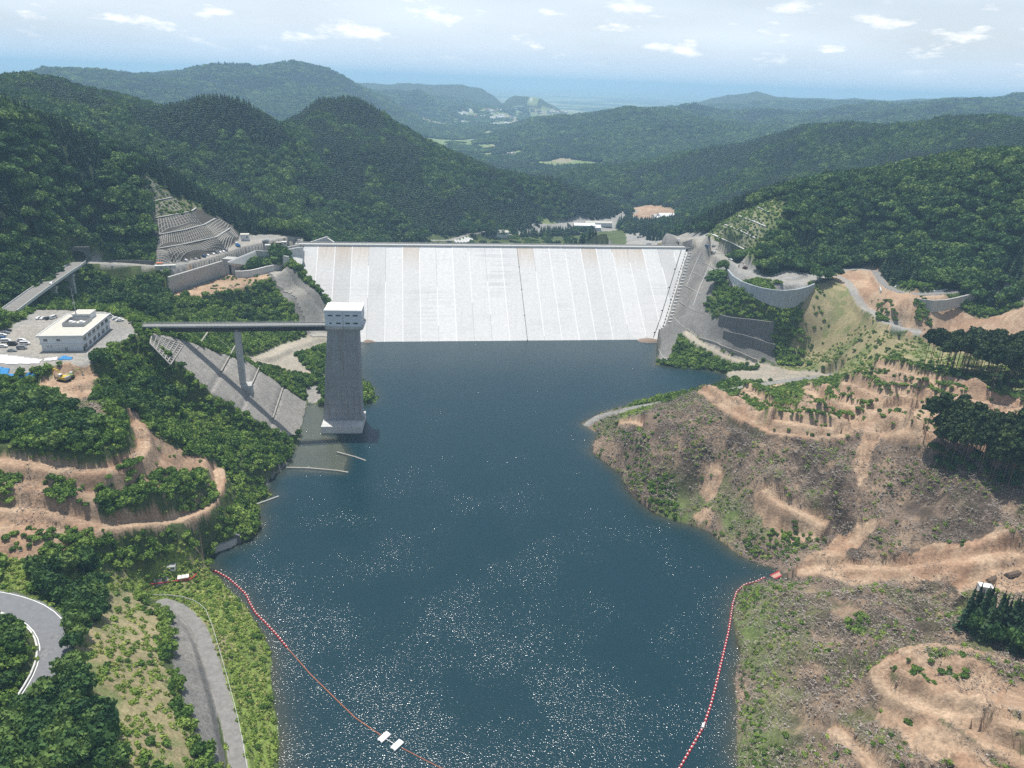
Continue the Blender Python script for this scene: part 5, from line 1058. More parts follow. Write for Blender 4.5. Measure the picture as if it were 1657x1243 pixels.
# walls just breaking the water near the tower
for px, zt, lb in (([(462, 756), (500, 757), (545, 761), (582, 767)], [.22, .15, .1, -.1], 'thin concrete wall just above the water, running out from the left shore'), ([(545, 731), (575, 739), (606, 750), (625, 756)], [.3, .12, -.1, -.7], 'short slanting concrete wall sinking into the water below the tower')):
    b = MB(); wall_line(b, px, zt, -5, .9); tag(b.build('submerged_wall', MC['shot'], None, W(px[0][0], px[0][1], 0)), lb, 'wall')
b = MB(); b.tube([W(412, 817, .5), W(451, 803, .4)], .3, 6); tag(b.build('jetty_beam', MC['concl'], None, W(412, 817, .5)), 'thin pale beam reaching out over the water from the left shore', 'beam')
# bench drains on the right cut slope
for i, (px, lb) in enumerate((([(1151, 379), (1180, 392), (1208, 406)], 'lowest and brightest bench drain on the green cut slope'), ([(1173, 364), (1200, 375), (1226, 388)], 'second bench drain on the green cut slope'), ([(1196, 350), (1220, 359), (1243, 369)], 'third bench drain on the green cut slope'), ([(1226, 336), (1238, 341), (1250, 347)], 'topmost short bench drain on the green cut slope'))):
    P = []
    for p, q in zip(px[:-1], px[1:]):
        for k in range(8): P.append(cast(p[0]+(q[0]-p[0])*k/8, p[1]+(q[1]-p[1])*k/8))
    b = MB(); b.ribbon(P, 2.4 if i == 0 else 1.6, .5, up=.7); tag(b.build('bench_drain', MC['concl'], None, P[0]), lb, 'drain', 'bench drains right of the dam')
for k in range(3):
    lattice('slope_lattice', qc(*[[(1148, 384), (1205, 412), (1209, 407), (1153, 380)], [(1156, 376), (1208, 402), (1222, 390), (1173, 366)], [(1176, 362), (1226, 385), (1240, 371), (1196, 352)]][k]), 16, 3, .4, ['bottom strip of weedy cribwork on the right cut slope', 'middle strip of weedy cribwork on the right cut slope', 'upper strip of weedy cribwork on the right cut slope'][k], 'cribwork', group='weedy cribwork right of the dam')
# shotcrete ribs on right groin slope
b = MB()
for px in ([(1118, 440), (1150, 455)], [(1108, 462), (1140, 480)], [(1098, 488), (1130, 507)], [(1088, 512), (1100, 525), (1122, 540)], [(1125, 418), (1165, 440)], [(1135, 405), (1120, 440), (1108, 470)], [(1150, 425), (1130, 470), (1120, 500)], [(1066, 565), (1070, 575), (1078, 583)]):
    P = []
    for p, q in zip(px[:-1], px[1:]):
        for k in range(6): P.append(cast(p[0]+(q[0]-p[0])*k/6, p[1]+(q[1]-p[1])*k/6))
    b.ribbon(P, .5, .3, up=.35)
tag(b.build('slope_rib', MC['conc'], None, P[0]), 'pale ribs and drains criss crossing the grey slope right of the dam', 'slope lining')
# ================================================================== VEHICLES AND SMALL THINGS
def copy_tree(o, parent=None):
    c = o.copy(); sc.collection.objects.link(c)
    if parent is not None: c.parent = parent
    for ch_ in list(o.children): copy_tree(ch_, c)
    return c
def rim(b, x, y, r=.33, w_=.22):
    n = 12; k0 = len(b.v)
    for yy in (y-w_/2, y+w_/2):
        for k in range(n): a = 2*math.pi*k/n; b.v.append((x+r*math.cos(a), yy, r+r*math.sin(a)))
    for k in range(n): b.f.append((k0+k, k0+(k+1) % n, k0+n+(k+1) % n, k0+n+k))
    b.f += [tuple(k0+k for k in range(n-1, -1, -1)), tuple(k0+n+k for k in range(n))]
def extr(b, prof, w0, inset=None):   # side profile (x,z) extruded in y; inset list narrows per point
    n = len(prof); k0 = len(b.v)
    for s in (-1, 1):
        for i, (x, z) in enumerate(prof): b.v.append((x, s*(w0/2-(inset[i] if inset else 0)), z))
    for i in range(n): b.f.append((k0+i, k0+(i+1) % n, k0+n+(i+1) % n, k0+n+i))
    b.f += [tuple(k0+i for i in range(n-1, -1, -1)), tuple(k0+n+i for i in range(n))]; return b
PAINT = dict(white=mat('car_white', (.75, .75, .76), .25, .0, spec=.5), black=mat('car_black', (.02, .022, .028), .2, .0, spec=.5), silver=mat('car_silver', (.38, .40, .42), .25, .0, metal=.5), blue=mat('car_blue', (.04, .10, .22), .25, 0, spec=.5))
MESHES = {}
def car_meshes(kind, paint):
    key = (kind, paint)
    if key in MESHES: return MESHES[key]
    if kind == 'car':
        body = MB(); extr(body, [(-2.1, .3), (2.1, .3), (2.15, .75), (1.25, .92), (.55, 1.40), (-1.15, 1.45), (-1.85, .98), (-2.15, .9)], 1.72, [0, 0, .06, .03, .22, .22, .06, .03])
        gl_ = MB(); extr(gl_, [(1.12, .97), (.52, 1.37), (-1.12, 1.40), (-1.72, 1.0)], 1.60, [-.01, .12, .12, -.01]); wx = (1.3, -1.3); hh = (2.16, .62)
    else:
        body = MB(); extr(body, [(-2.3, .35), (2.2, .35), (2.25, .95), (1.75, 1.15), (1.25, 1.92), (-2.2, 1.98), (-2.32, 1.0)], 1.78, [0, 0, .05, .03, .12, .12, .02])
        gl_ = MB(); extr(gl_, [(1.66, 1.18), (1.28, 1.80), (-2.05, 1.84), (-2.12, 1.25)], 1.80, [0, .06, .06, 0]); wx = (1.45, -1.45); hh = (2.24, .72)
    roofm = MB(); 
    wheels = []
    for x in wx:
        for y in (-.78, .78): wb_ = MB(); rim(wb_, x, y); wheels.append(wb_.mesh('wheel', MC['rubber']))
    lights = []
    for y in (-.6, .6): lb_ = MB(); lb_.box((hh[0], y, hh[1]), (.08, .3, .14)); lights.append(lb_.mesh('headlight', MC['white']))
    MESHES[key] = (body.mesh('body', PAINT[paint]), gl_.mesh('window', MC['glass']), wheels, lights); return MESHES[key]
def car(kind, paint, loc, rz, label, group):
    bm_, gm_, wh, li = car_meshes(kind, paint); e = empty('parked_car' if kind == 'car' else 'parked_van', loc, rz); tag(e, label, kind, group)
    for nm, me in [('body', bm_), ('window', gm_)]+[('wheel', w_) for w_ in wh]+[('headlight', l) for l in li]: link(bpy.data.objects.new(nm, me), e)
    return e
OA = math.atan2(ux.y, ux.x)
GC = 'vehicles parked round the dam office'
for px, py, kd, pt, a, lb in ((64, 516, 'car', 'white', 1.2, 'leftmost white car in the short row behind the office'), (71, 516.5, 'car', 'white', 1.2, 'second white car in the short row behind the office'), (78.7, 516.5, 'car', 'black', 1.2, 'black car in the short row behind the office'), (87, 515.5, 'van', 'white', 1.2, 'white van at the right end of the short row behind the office'),
    (177, 514.5, 'van', 'white', .4, 'white van just right of the office'), (188, 517, 'car', 'white', .5, 'white car left of its twin, right of the office'), (194, 520, 'car', 'white', .5, 'white car nearest the bridge abutment'),
    (12, 536.5, 'car', 'black', .2, 'black car at the far end of the left row in the yard'), (9, 540, 'car', 'silver', .2, 'grey car next to the black one in the left row'), (4, 544, 'car', 'white', .2, 'white car in the left row of the yard'), (2, 548.5, 'car', 'blue', .2, 'dark blue car at the near end of the left row'),
    (10, 554, 'van', 'white', .1, 'white van behind the black one near the office front'), (5, 562, 'car', 'white', .1, 'white car at the left edge near the white sheets'), (21, 559, 'van', 'black', .05, 'black van left of the office'), (35, 552, 'car', 'white', .1, 'white car close to the office corner'), (41, 558, 'van', 'white', .1, 'farther white van beside the office corner'), (36, 565, 'van', 'silver', .15, 'silver van beside the office corner'), (20, 569, 'car', 'silver', .1, 'silver car in front of the vans near the white sheets')):
    car(kd, pt, W(px, py, 70.5), OA+a, lb, GC)
dv = (Vector(W(366, 406, 65))-Vector(W(300, 423, 65))); da = math.atan2(dv.y, dv.x)
ords = ['nearest', 'second', 'third', 'fourth', 'fifth', 'sixth', 'seventh', 'eighth', 'ninth', 'farthest']
for i, (px, py) in enumerate(((301, 423.5), (316, 420), (322, 418.5), (330, 416.5), (336, 414), (345, 412), (351, 410.5), (356, 409.3), (361, 408), (366, 406.5))):
    car('car' if i % 3 else 'van', ['white', 'silver', 'black', 'blue', 'white', 'white', 'silver', 'white', 'white', 'silver'][i], W(px, py, 65), da+1.2, '%s %s in the row below the cribwork' % (['light van', 'silver car', 'black car', 'blue van', 'white car', 'white car', 'silver van', 'white car', 'white car', 'silver van'][i], '('+ords[i]+' to the viewer)'), 'cars below the cribwork')
p = onpx(84, 459.5, 72.6); car('car', 'white', p, math.atan2(td.y, td.x), 'white car driving over the viaduct', None)
for i, (px, py, kd, pt, lb) in enumerate(((1182, 421, 'car', 'white', 'white car on the gravel road below the green cut slope'), (1190, 424, 'car', 'black', 'dark car in front of the white one on the gravel road'), (1144, 400, 'van', 'blue', 'dark van on the wide gravel area right of the crest'), (1155, 400.5, 'van', 'silver', 'grey van beside the dark van right of the crest'))):
    car(kd, pt, cast(px, py), -.9, lb, None)
# excavators
def excavator(loc, rz, sc_, label, paint='yellow'):
    e = empty('excavator', loc, rz); e.scale = (sc_,)*3; tag(e, label, 'excavator')
    for y in (-1.1, 1.1):
        b = MB(); extr(b, [(-1.7, .1), (1.7, .1), (2.0, .45), (1.7, .85), (-1.7, .85), (-2.0, .45)], .55); b.v = [(v[0], v[1]+y, v[2]) for v in b.v]; b.build('track', MC['rubber'], e)
    b = MB(); b.box((0, 0, .5), (1.6, 1.6, .5)); b.box((-.4, 0, 1.0), (3.2, 2.3, .9), taper=.96); b.build('house', MC[paint], e)
    b = MB(); b.box((.65, .6, 1.45), (1.3, 1.0, 1.35), taper=.9); c = b.build('cab', MC['white'], e); b = MB(); b.box((.66, .6, 1.75), (1.36, .9, .7), taper=.94); b.build('window', MC['glass'], c)
    b = MB(); b.box((-1.7, 0, 1.05), (.8, 2.2, .95)); b.build('counterweight', MC['metal'], e)
    b = MB(); b.tube([(1.0, -.3, 1.5), (2.4, -.3, 3.6), (4.3, -.3, 4.0)], .26, 6, .2); b.build('boom', MC[paint], e)
    b = MB(); b.tube([(4.1, -.3, 4.1), (5.4, -.3, 1.4)], .2, 6, .14); b.build('stick', MC[paint], e)
    b = MB(); extr(b, [(5.1, 1.5), (5.7, 1.3), (5.8, .5), (5.1, .2), (4.8, .8)], .9); b.v = [(v[0], v[1]-.3, v[2]) for v in b.v]; b.build('bucket', MC['metal'], e); return e
excavator(cast(104, 617), math.pi-.3, 1.35, 'yellow green excavator working on the orange soil below the office'); excavator(cast(114, 612), .6, 1.0, 'smaller excavator with a white cab behind the other on the orange soil', 'green')
excavator(cast(1068, 397), .4, 1.3, 'yellow excavator on the gravel just behind the right end of the crest'); excavator(cast(1206, 435), 2.4, 1.2, 'rust coloured excavator by the bare bank below the green slope', 'rust')
def truck(loc, rz, label, bed='metal', s=1.0):
    e = empty('truck', loc, rz); e.scale = (s,)*3; tag(e, label, 'truck')
    b = MB(); b.box((2.4, 0, .6), (1.7, 2.1, 1.9), taper=.93); c = b.build('cab', MC['white'], e); b = MB(); b.box((2.55, 0, 1.5), (1.6, 2.0, .6), taper=.96); b.build('window', MC['glass'], c)
    b = MB(); b.box((-1.0, 0, .8), (4.6, 2.1, .15)); 
    for y in (-1, 1): b.box((-1.0, y, .955), (4.6, .1, .7))
    for x in (-3.25, 1.25): b.box((x, 0, .957), (.1, 1.88, .7))
    b.build('bed', MC[bed], e)
    for x in (2.4, -1.8, -2.7):
        for y in (-.85, .85): b = MB(); rim(b, x, y, .48, .3); b.build('wheel', MC['rubber'], e)
    return e
truck(cast(385, 399), 2.2, 'blue and white truck at the foot of the cribwork', 'blue', 1.2); truck(cast(1050, 396.5), .3, 'white truck behind the right part of the crest'); truck(cast(1097, 393), 1.2, 'white truck at the right end of the crest', 'metal', 1.3); truck(cast(1152, 410), -.8, 'dark truck on the gravel road right of the stepped groin', 'rust'); truck(cast(1035, 385), .2, 'pale truck on the stony yard beyond the crest', 'metal', 1.2); truck(cast(430, 392), 1, 'small truck in the left gravel yard', 'metal')
# site huts and containers
def hut(loc, rz, d, label, m='white', name='site_hut', roof='metal', cat='hut'):
    e = empty(name, loc, rz); tag(e, label, cat); b = MB(); b.box((0, 0, -.4), (d[0], d[1], d[2]+.4)); b.build('wall', MC[m], e)
    b = MB(); b.box((0, 0, d[2]+.002), (d[0]+.4, d[1]+.4, .18)); b.build('roof', MC[roof], e); b = MB(); b.box((-d[0]*.2, -d[1]/2-.02, .1), (.9, .08, min(1.9, d[2]*.8))); b.build('door', MC['metal'], e); b = MB(); b.box((d[0]*.25, -d[1]/2-.02, d[2]*.45), (1.0, .08, d[2]*.3)); b.build('window', MC['glass'], e); return e
hut(W(397, 389, 65), .3, (7, 6, 5.5), 'pale square equipment building in the left gravel yard', 'wall', 'equipment_building', 'roof', 'building'); hut(W(435.5, 402, 65), .2, (6, 4, 3), 'beige container near the spillway wall', 'roof', 'container', 'concl', 'container'); hut(W(452, 397, 65), .2, (5, 3, 2.6), 'brown container nearer the dam in the left yard', 'rust', 'container', 'roof', 'container'); hut(W(460, 397.5, 65), .2, (4, 4, 3.4), 'tan container beside the brown one', 'roof', 'container', 'concl', 'container')
hut(W(268, 435, 65), .35, (14, 3, 2.6), 'long beige site container by the road near the spillway', 'roof', 'container', 'concl', 'container'); hut(W(259, 432, 65), .35, (4, 3, 3), 'orange topped container at the end of the long one', 'roof', 'container', 'orange', 'container')
hut(cast(278, 921), .2, (3.0, 2.2, 1.7), 'small plain white shed in the grass by the left cove'); 
rb = empty('boom_store', cast(297, 937), .35); tag(rb, 'white box with red stripes beside the small shed near the water', 'box'); b = MB(); b.box((0, 0, -.3), (4.6, 2.3, 1.1)); b.build('box_body', MC['red'], rb); 
for k in range(3): b = MB(); b.box((-1.5+1.5*k, 0, .81), (1.3, 2.4, .5)); b.build('lid', MC['white'], rb)
o = drape('slab', [(249, 941), (272, 935), (276, 942), (252, 948)], MC['conc'], .35, .6); tag(o, 'bare grey concrete pad beside the striped box', 'slab')
P = [cast(x, y) for x, y in ((243, 947), (262, 945), (276, 943), (290, 941), (303, 941), (313, 936), (318, 930))]; b = MB(); b.tube([(p[0], p[1], p[2]+.5) for p in P], .28, 6); tag(b.build('folded_boom', MC['red'], None, P[0]), 'red boom hose lying on the grass by the concrete pad', 'hose')
hut(W(1592, 957, 30.1), -.25, (4.4, 2.6, 2.7), 'white site cabin on the levelled ground at the right edge', 'white', 'site_cabin', 'white')
for (x, y), rz, lb in (((1607, 938), .5, 'shorter log pile behind the white cabin'), ((1640, 930), .35, 'longer log pile at the right edge')):
    e = empty('log_pile', cast(x, y), rz); tag(e, lb, 'log pile')
    for r in range(3):
        for k in range(6-r): b = MB(); yy = (k-(5-r)/2)*.42; b.tube([(-4+RS.rand()*.6, yy, .2+r*.36), (4+RS.rand()*.6, yy, .2+r*.36)], .2, 6); b.build('log', MC['log'], e)
# tarps and sheets
for px, m, lb, nm in (([(-14, 573), (25, 577), (69, 583), (62, 589), (20, 590), (-14, 587)], 'sheet', 'large white ground sheet in front of the car park', 'ground_sheet'), ([(73, 581), (94, 578), (92, 583), (70, 585)], 'sheet', 'small white ground sheet in front of the office', 'ground_sheet'), ([(95, 581), (103, 577), (116, 578), (118, 582), (96, 583)], 'blue', 'crumpled pale blue sheet in front of the office', 'ground_sheet'), ([(-14, 593), (16, 597), (11, 612), (-14, 620)], 'blue', 'big bright blue tarpaulin at the left edge', 'tarpaulin'), ([(13, 606), (61, 605), (59, 614), (12, 614)], 'blue', 'narrow blue tarpaulin strip on the bank below the office', 'tarpaulin')):
    o = drape(nm, px, MC[m], .25, .9, bulge=.25)
    if o: tag(o, lb, 'sheet')
# ---- booms and floats
def resample(P, step):
    out = []; acc = 0
    for a, c in zip(P[:-1], P[1:]):
        L = math.hypot(c[0]-a[0], c[1]-a[1]); s = -acc
        while s+step <= L: s += step; out.append(((a[0]+(c[0]-a[0])*s/L), (a[1]+(c[1]-a[1])*s/L), math.atan2(c[1]-a[1], c[0]-a[0])))
        acc = (L-s) if s >= 0 else acc+L
    return out
fm = MB(); n = 10
for x, r in ((-.62, .12), (-.55, .42), (-.2, .5), (.2, .5), (.55, .42), (.62, .12)):
    for k in range(n): a = 2*math.pi*k/n; fm.v.append((x, r*math.cos(a), r*math.sin(a)))
for i in range(5):
    for k in range(n): fm.f.append((i*n+k, (i+1)*n+k, (i+1)*n+(k+1) % n, i*n+(k+1) % n))
fm.f += [tuple(range(n)), tuple(5*n+k for k in range(n-1, -1, -1))]
f_red = fm.mesh('float', MC['red'], True); f_or = fm.mesh('float', MC['orange'], True)
fr_ = MB(); fr_.box((0, 0, .44), (.5, .34, .16)); f_cap = fr_.mesh('cap', MC['white'])
def boom(px, step, me, s, label, group, ropelabel, cap=True):
    P = [W(x, y, 0) for x, y in px]
    for k, (x, y, a) in enumerate(resample(P, step)):
        o = bpy.data.objects.new('boom_float', me); link(o); o.location = (x, y, .12*s); o.rotation_euler = (0, 0, a); o.scale = (s,)*3; tag(o, label, 'float', group)
        if cap: link(bpy.data.objects.new('cap', f_cap), o)
    b = MB(); b.tube([(p[0], p[1], .12) for p in P], .11 if cap else .16, 5); tag(b.build('boom_rope', MC['rope'], None, P[0]), ropelabel, 'rope')
boom([(332.6, 921.5), (351, 925.6), (370, 936.5), (386, 950.6), (398.5, 963), (404.8, 977), (414, 993), (430, 1008.7), (448.7, 1029), (464, 1047.5)], 1.75, f_red, 1.0, 'red float of the boom curving out from the left cove', 'red floats of the left boom', 'rope threading the red floats from the left cove')
boom([(464, 1047.5), (502, 1091), (547, 1135), (575, 1162), (619, 1192)], 1.0, f_or, .42, 'small orange float of the thin boom left of the white pontoons', 'small orange floats of the left boom', 'thin orange line between the red floats and the pontoons', False)
boom([(650, 1210.7), (685, 1229), (713, 1243), (760, 1262), (900, 1310)], 1.0, f_or, .36, 'small dull float of the thin boom right of the white pontoons', 'small floats right of the pontoons', 'thin line running right from the white pontoons', False)
boom([(1240, 934), (1223, 942), (1204.5, 947), (1192, 958), (1185.6, 978.5), (1179, 1022), (1171.5, 1054), (1160.5, 1101), (1151, 1138.5), (1138.6, 1176), (1100, 1243), (1060, 1310)], 1.75, f_red, 1.0, 'red float of the boom running along the right shore', 'red floats of the right boom', 'rope threading the red floats along the right shore')
rf_ = empty('debris_raft', W(1258, 931, 0), .6); tag(rf_, 'small reddish raft moored where the right boom meets the shore', 'raft'); b = MB(); b.box((0, 0, .05), (7, 2.4, .3)); b.build('deck', mat('raft_deck', (.42, .25, .2)), rf_)
for k in range(5):
    for y in (-1.3, 1.3): o = bpy.data.objects.new('float', f_red); link(o, rf_); o.location = (-2.8+1.4*k, y, .1)
for (x, y), lb in (((621.8, 1194), 'white pontoon at the end of the orange boom'), ((642.8, 1207), 'white pontoon to the right of its twin')):
    e = empty('pontoon', W(x, y, 0), .95); tag(e, lb, 'pontoon', 'white pontoons'); b = MB(); b.box((0, 0, .35), (4.2, 2.2, .25)); b.build('deck', MC['white'], e)
    for yy in (-.75, .75): b = MB(); b.tube([(-2.2, yy, .12), (2.2, yy, .12)], .32, 8); b.build('hull', MC['white'], e)
    b = MB()
    for xx in (-1.9, 1.9):
        for yy in (-.95, .95): b.tube([(xx, yy, .6), (xx, yy, 1.3)], .04, 4)
    b.tube([(-1.9, -.95, 1.3), (1.9, -.95, 1.3)], .04, 4); b.build('rail', MC['metal'], e)
b = MB(); b.tube([W(625, 1196, .45), W(640, 1205, .45)], .12, 6); tag(b.build('link_bar', MC['white'], None, W(625, 1196, .4)), 'white bar joining the two pontoons', 'bar')
b = MB(); b.tube([W(1137, 1178, .6), W(1138.5, 1171, .6)], .5, 8); tag(b.build('marker_buoy', MC['white'], None, W(1138, 1175, .5)), 'single white buoy among the red floats of the right boom', 'buoy')
# ---- downstream yard and village
def shed(px, py, d, rz, lb, m='white', up=0.0):
    p = cast(px, py); e = empty('shed', (p[0], p[1], p[2]+up), rz); tag(e, lb, 'building'); b = MB(); b.box((0, 0, -2), (d[0], d[1], d[2]+2)); b.build('wall', MC['wall'], e)
    b = MB(); h = d[2]; x, y = d[0]/2+.5, d[1]/2+.5; b.add([(-x, -y, h), (x, -y, h), (x, y, h), (-x, y, h), (-x, 0, h+d[1]*.22), (x, 0, h+d[1]*.22)], [(0, 1, 5, 4), (2, 3, 4, 5), (1, 2, 5), (3, 0, 4), (3, 2, 1, 0)]); b.build('roof', MC[m], e); return e
shed(945, 369, (34, 14, 5), .1, 'long white roofed shed in the yard beyond the dam'); shed(958, 372, (26, 16, 5), .1, 'nearer white roofed shed in the yard beyond the dam'); shed(968, 364, (44, 9, 4), .1, 'narrow pale roofed shed behind the other two', 'roof')
shed(1080, 354, (34, 18, 6), .2, 'white roofed shed beside the brown field', 'white'); shed(1068, 357, (20, 12, 5), .2, 'smaller white roofed shed by the brown field', 'white'); shed(1062, 352, (16, 9, 4), .5, 'smallest shed at the corner of the brown field', 'roof')
shed(812, 383, (18, 10, 7), .3, 'pale building at the foot of the valley behind the crest', 'roof')
b = MB(); wall_line(b, [(919, 364), (925, 371), (945, 374), (962, 373)], [-20]*4, -32, 1.0); 
p_ = [cast(x, y) for x, y in ((918, 366), (926, 373), (946, 376), (964, 374))]; b = MB(); wall_line(b, [(p[0], p[1], p[2]+6) for p in p_], None, [p[2]-3 for p in p_], 1.0, True); tag(b.build('yard_wall', MC['concd'], None, p_[0]), 'dark wall round the yard beyond the dam', 'wall')
o = drape('culvert_slab', [(735, 391), (757, 385), (764, 389), (760, 393), (738, 394)], MC['concl'], 1.5, 4.0)
if o: tag(o, 'pale concrete slab at the valley foot behind the crest', 'slab')
def drape_line(px, wd, m, name, lb, up=1.0, n=8):
    P = []
    for p, q in zip(px[:-1], px[1:]):
        for k in range(n): P.append(cast(p[0]+(q[0]-p[0])*k/n, p[1]+(q[1]-p[1])*k/n))
    b = MB(); b.ribbon(P, wd, up+.5, up=up); tag(b.build(name, MC[m], None, P[0]), lb, None, None, 'structure')
drape_line([(722, 214.5), (739, 206), (752, 193), (780, 187.5), (800, 183)], 16, 'concl', 'road', 'pale country road crossing the far valley', 2.5)
hm_ = []
for rc, m in (((0, .0), 'roof'), ((1, 0), 'metal'), ((2, 0), 'rust')):
    b = MB(); b.box((0, 0, -3), (12, 8, 7.5)); wmesh = b.mesh('wall', MC['wall']); b = MB(); b.add([(-7, -5, 4.5), (7, -5, 4.5), (7, 5, 4.5), (-7, 5, 4.5), (-7, 0, 7.5), (7, 0, 7.5)], [(0, 1, 5, 4), (2, 3, 4, 5), (1, 2, 5), (3, 0, 4), (3, 2, 1, 0)]); hm_.append((wmesh, b.mesh('roof', MC[m])))
vill = [(793, 223, 12, 5, 'in the hamlet at the middle of the far valley'), (844, 238, 12, 3, 'in the row of houses near the wooded foot of the far valley'), (830, 253, 6, 2.5, 'by the small field at the near end of the far valley'), (768, 192, 16, 3, 'beside the pale country road'), (812, 193, 20, 4, 'in the village under the dark round hill'), (712, 210, 10, 2.5, 'behind the shoulder of the left mountain'), (900, 183, 18, 3, 'in the farthest village on the plain'), (430, 168, 12, 1.6, 'in the hamlet between the blue ridges at left'), (800, 180, 22, 3, 'spread along the far valley road')]
for cx_, cy_, sx_, sy_, where in vill:
    for k in range(9 if cx_ != 812 else 16):
        p = cast(cx_+RS.randn()*sx_*.6, cy_+RS.randn()*sy_*.5)
        if p[1] > 9000: continue
        s = 1+.6*RS.rand()+(.8 if p[1] > 4500 else 0); wm_, rm_ = hm_[RS.randint(3)]; e = empty('village_house', p, RS.rand()*3); e.scale = (s, s, s); tag(e, 'tiny pale house '+where, 'house', 'houses '+where)
        link(bpy.data.objects.new('wall', wm_), e); link(bpy.data.objects.new('roof', rm_), e)
# ================================================================== VEGETATION
rv = np.random.RandomState(11)
def foliage(name, c1, c2, c3, trans=.22):
    m = bpy.data.materials.new(name); m.use_nodes = True; t = m.node_tree; t.nodes.clear()
    o = N(t, 'ShaderNodeOutputMaterial'); d = N(t, 'ShaderNodeBsdfPrincipled'); d.inputs['Roughness'].default_value = .75; d.inputs['Specular IOR Level'].default_value = .18
    tr = N(t, 'ShaderNodeBsdfTranslucent'); mx_ = N(t, 'ShaderNodeMixShader'); mx_.inputs[0].default_value = trans
    oi = N(t, 'ShaderNodeObjectInfo'); cr = N(t, 'ShaderNodeValToRGB'); e = cr.color_ramp.elements; e.new(.5)
    for i, c in enumerate((c1, c2, c3)): e[i].position = (0, .55, 1)[i]; e[i].color = (*c, 1)
    g = N(t, 'ShaderNodeNewGeometry'); n = N(t, 'ShaderNodeTexNoise'); n.inputs['Scale'].default_value = .9; n.inputs['Detail'].default_value = 3; t.links.new(g.outputs['Position'], n.inputs['Vector'])
    r = N(t, 'ShaderNodeMapRange'); r.inputs[1].default_value = .3; r.inputs[2].default_value = .7; r.inputs[3].default_value = .65; r.inputs[4].default_value = 1.4; t.links.new(n.outputs[0], r.inputs[0])
    n2 = N(t, 'ShaderNodeTexNoise'); n2.inputs['Scale'].default_value = .012; n2.inputs['Detail'].default_value = 3; t.links.new(g.outputs['Position'], n2.inputs['Vector'])
    ad = N(t, 'ShaderNodeMath', operation='ADD'); t.links.new(oi.outputs['Random'], ad.inputs[0]); t.links.new(n2.outputs[0], ad.inputs[1])
    ad2 = N(t, 'ShaderNodeMath', operation='MULTIPLY_ADD'); t.links.new(ad.outputs[0], ad2.inputs[0]); ad2.inputs[1].default_value = .9; ad2.inputs[2].default_value = -.4; t.links.new(ad2.outputs[0], cr.inputs[0])
    vs = N(t, 'ShaderNodeVectorMath', operation='SCALE'); t.links.new(cr.outputs[0], vs.inputs[0]); t.links.new(r.outputs[0], vs.inputs['Scale'])
    t.links.new(vs.outputs[0], d.inputs['Base Color']); t.links.new(vs.outputs[0], tr.inputs[0]); t.links.new(d.outputs[0], mx_.inputs[1]); t.links.new(tr.outputs[0], mx_.inputs[2]); t.links.new(mx_.outputs[0], o.inputs[0]); return m
FM = dict(leaf=foliage('leaves', (.024, .066, .022), (.066, .135, .036), (.16, .24, .06)), shrub=foliage('shrub_leaves', (.065, .135, .028), (.14, .235, .045), (.26, .36, .08)),
          con=foliage('cedar_needles', (.015, .038, .020), (.028, .060, .028), (.055, .098, .038), .12), pine=foliage('pine_needles', (.022, .045, .016), (.035, .062, .02), (.06, .09, .028), .12),
          grass=foliage('tall_grass', (.15, .23, .04), (.25, .34, .07), (.36, .38, .13), .3), deadw=mat('dead_wood', (.25, .20, .155), var=.4, scale=2), bark=mat('bark', (.15, .115, .085), var=.3, scale=3), grey=mat('weathered_branches', (.32, .28, .24), var=.35, scale=3))
def quads(b, P, D, size, asp=.75):
    """leaf clumps: bent quads at P with rough normals D"""
    for p, d in zip(P, D):
        d = Vector(d).normalized(); a = Vector(rv.randn(3)); u = d.cross(a)
        if u.length < 1e-4: continue
        u.normalize(); v = d.cross(u); s = size*(.6+.8*rv.rand()); k = len(b.v); p = Vector(p)
        b.v += [tuple(p-u*s-v*s*asp*.6), tuple(p+u*s*.7-v*s*asp+d*s*.25), tuple(p+u*s*1.1+v*s*asp*.5), tuple(p-u*s*.5+v*s*asp*1.1-d*s*.2)]
        b.f.append((k, k+1, k+2, k+3))
def blob(b, c, r, zs=.8, n=7, m=5):
    k0 = len(b.v)
    for i in range(1, m):
        for k in range(n):
            a = math.pi*i/m; q = 2*math.pi*(k+.5*(i % 2))/n; rr = r*(.85+.3*rv.rand()); b.v.append((c[0]+rr*math.sin(a)*math.cos(q), c[1]+rr*math.sin(a)*math.sin(q), c[2]+zs*rr*math.cos(a)))
    b.v += [(c[0], c[1], c[2]+r*zs), (c[0], c[1], c[2]-r*zs)]; T = len(b.v)-2
    for k in range(n): b.f += [(T, k0+k, k0+(k+1) % n), (T+1, k0+(m-2)*n+(k+1) % n, k0+(m-2)*n+k)]
    for i in range(m-2):
        for k in range(n): b.f.append((k0+i*n+k, k0+(i+1)*n+k, k0+(i+1)*n+(k+1) % n, k0+i*n+(k+1) % n))
def leafy_crown(nl, nq, size, h0, h1, spread, lr):
    b = MB(); P = []; D = []
    for i in range(nl):
        a = 2*math.pi*(i*.382+.1*rv.rand()); rr = spread*math.sqrt((i+.3)/nl); f = 1-(rr/spread)**2*.55
        c = np.array([rr*math.cos(a), rr*math.sin(a), h0+(h1-h0)*f*(.65+.35*rv.rand())]); r = lr*(.75+.5*rv.rand()); blob(b, c, r*.72)
        d = rv.randn(nq//nl, 3); d[:, 2] = np.abs(d[:, 2])*.9-.35*rv.rand(len(d)); d /= np.linalg.norm(d, axis=1)[:, None]
        P.append(c+d*r*(.72+.42*rv.rand(len(d), 1))*np.array([1, 1, .85])); D.append(d+rv.randn(len(d), 3)*.55)
    quads(b, np.concatenate(P), np.concatenate(D), size); return b
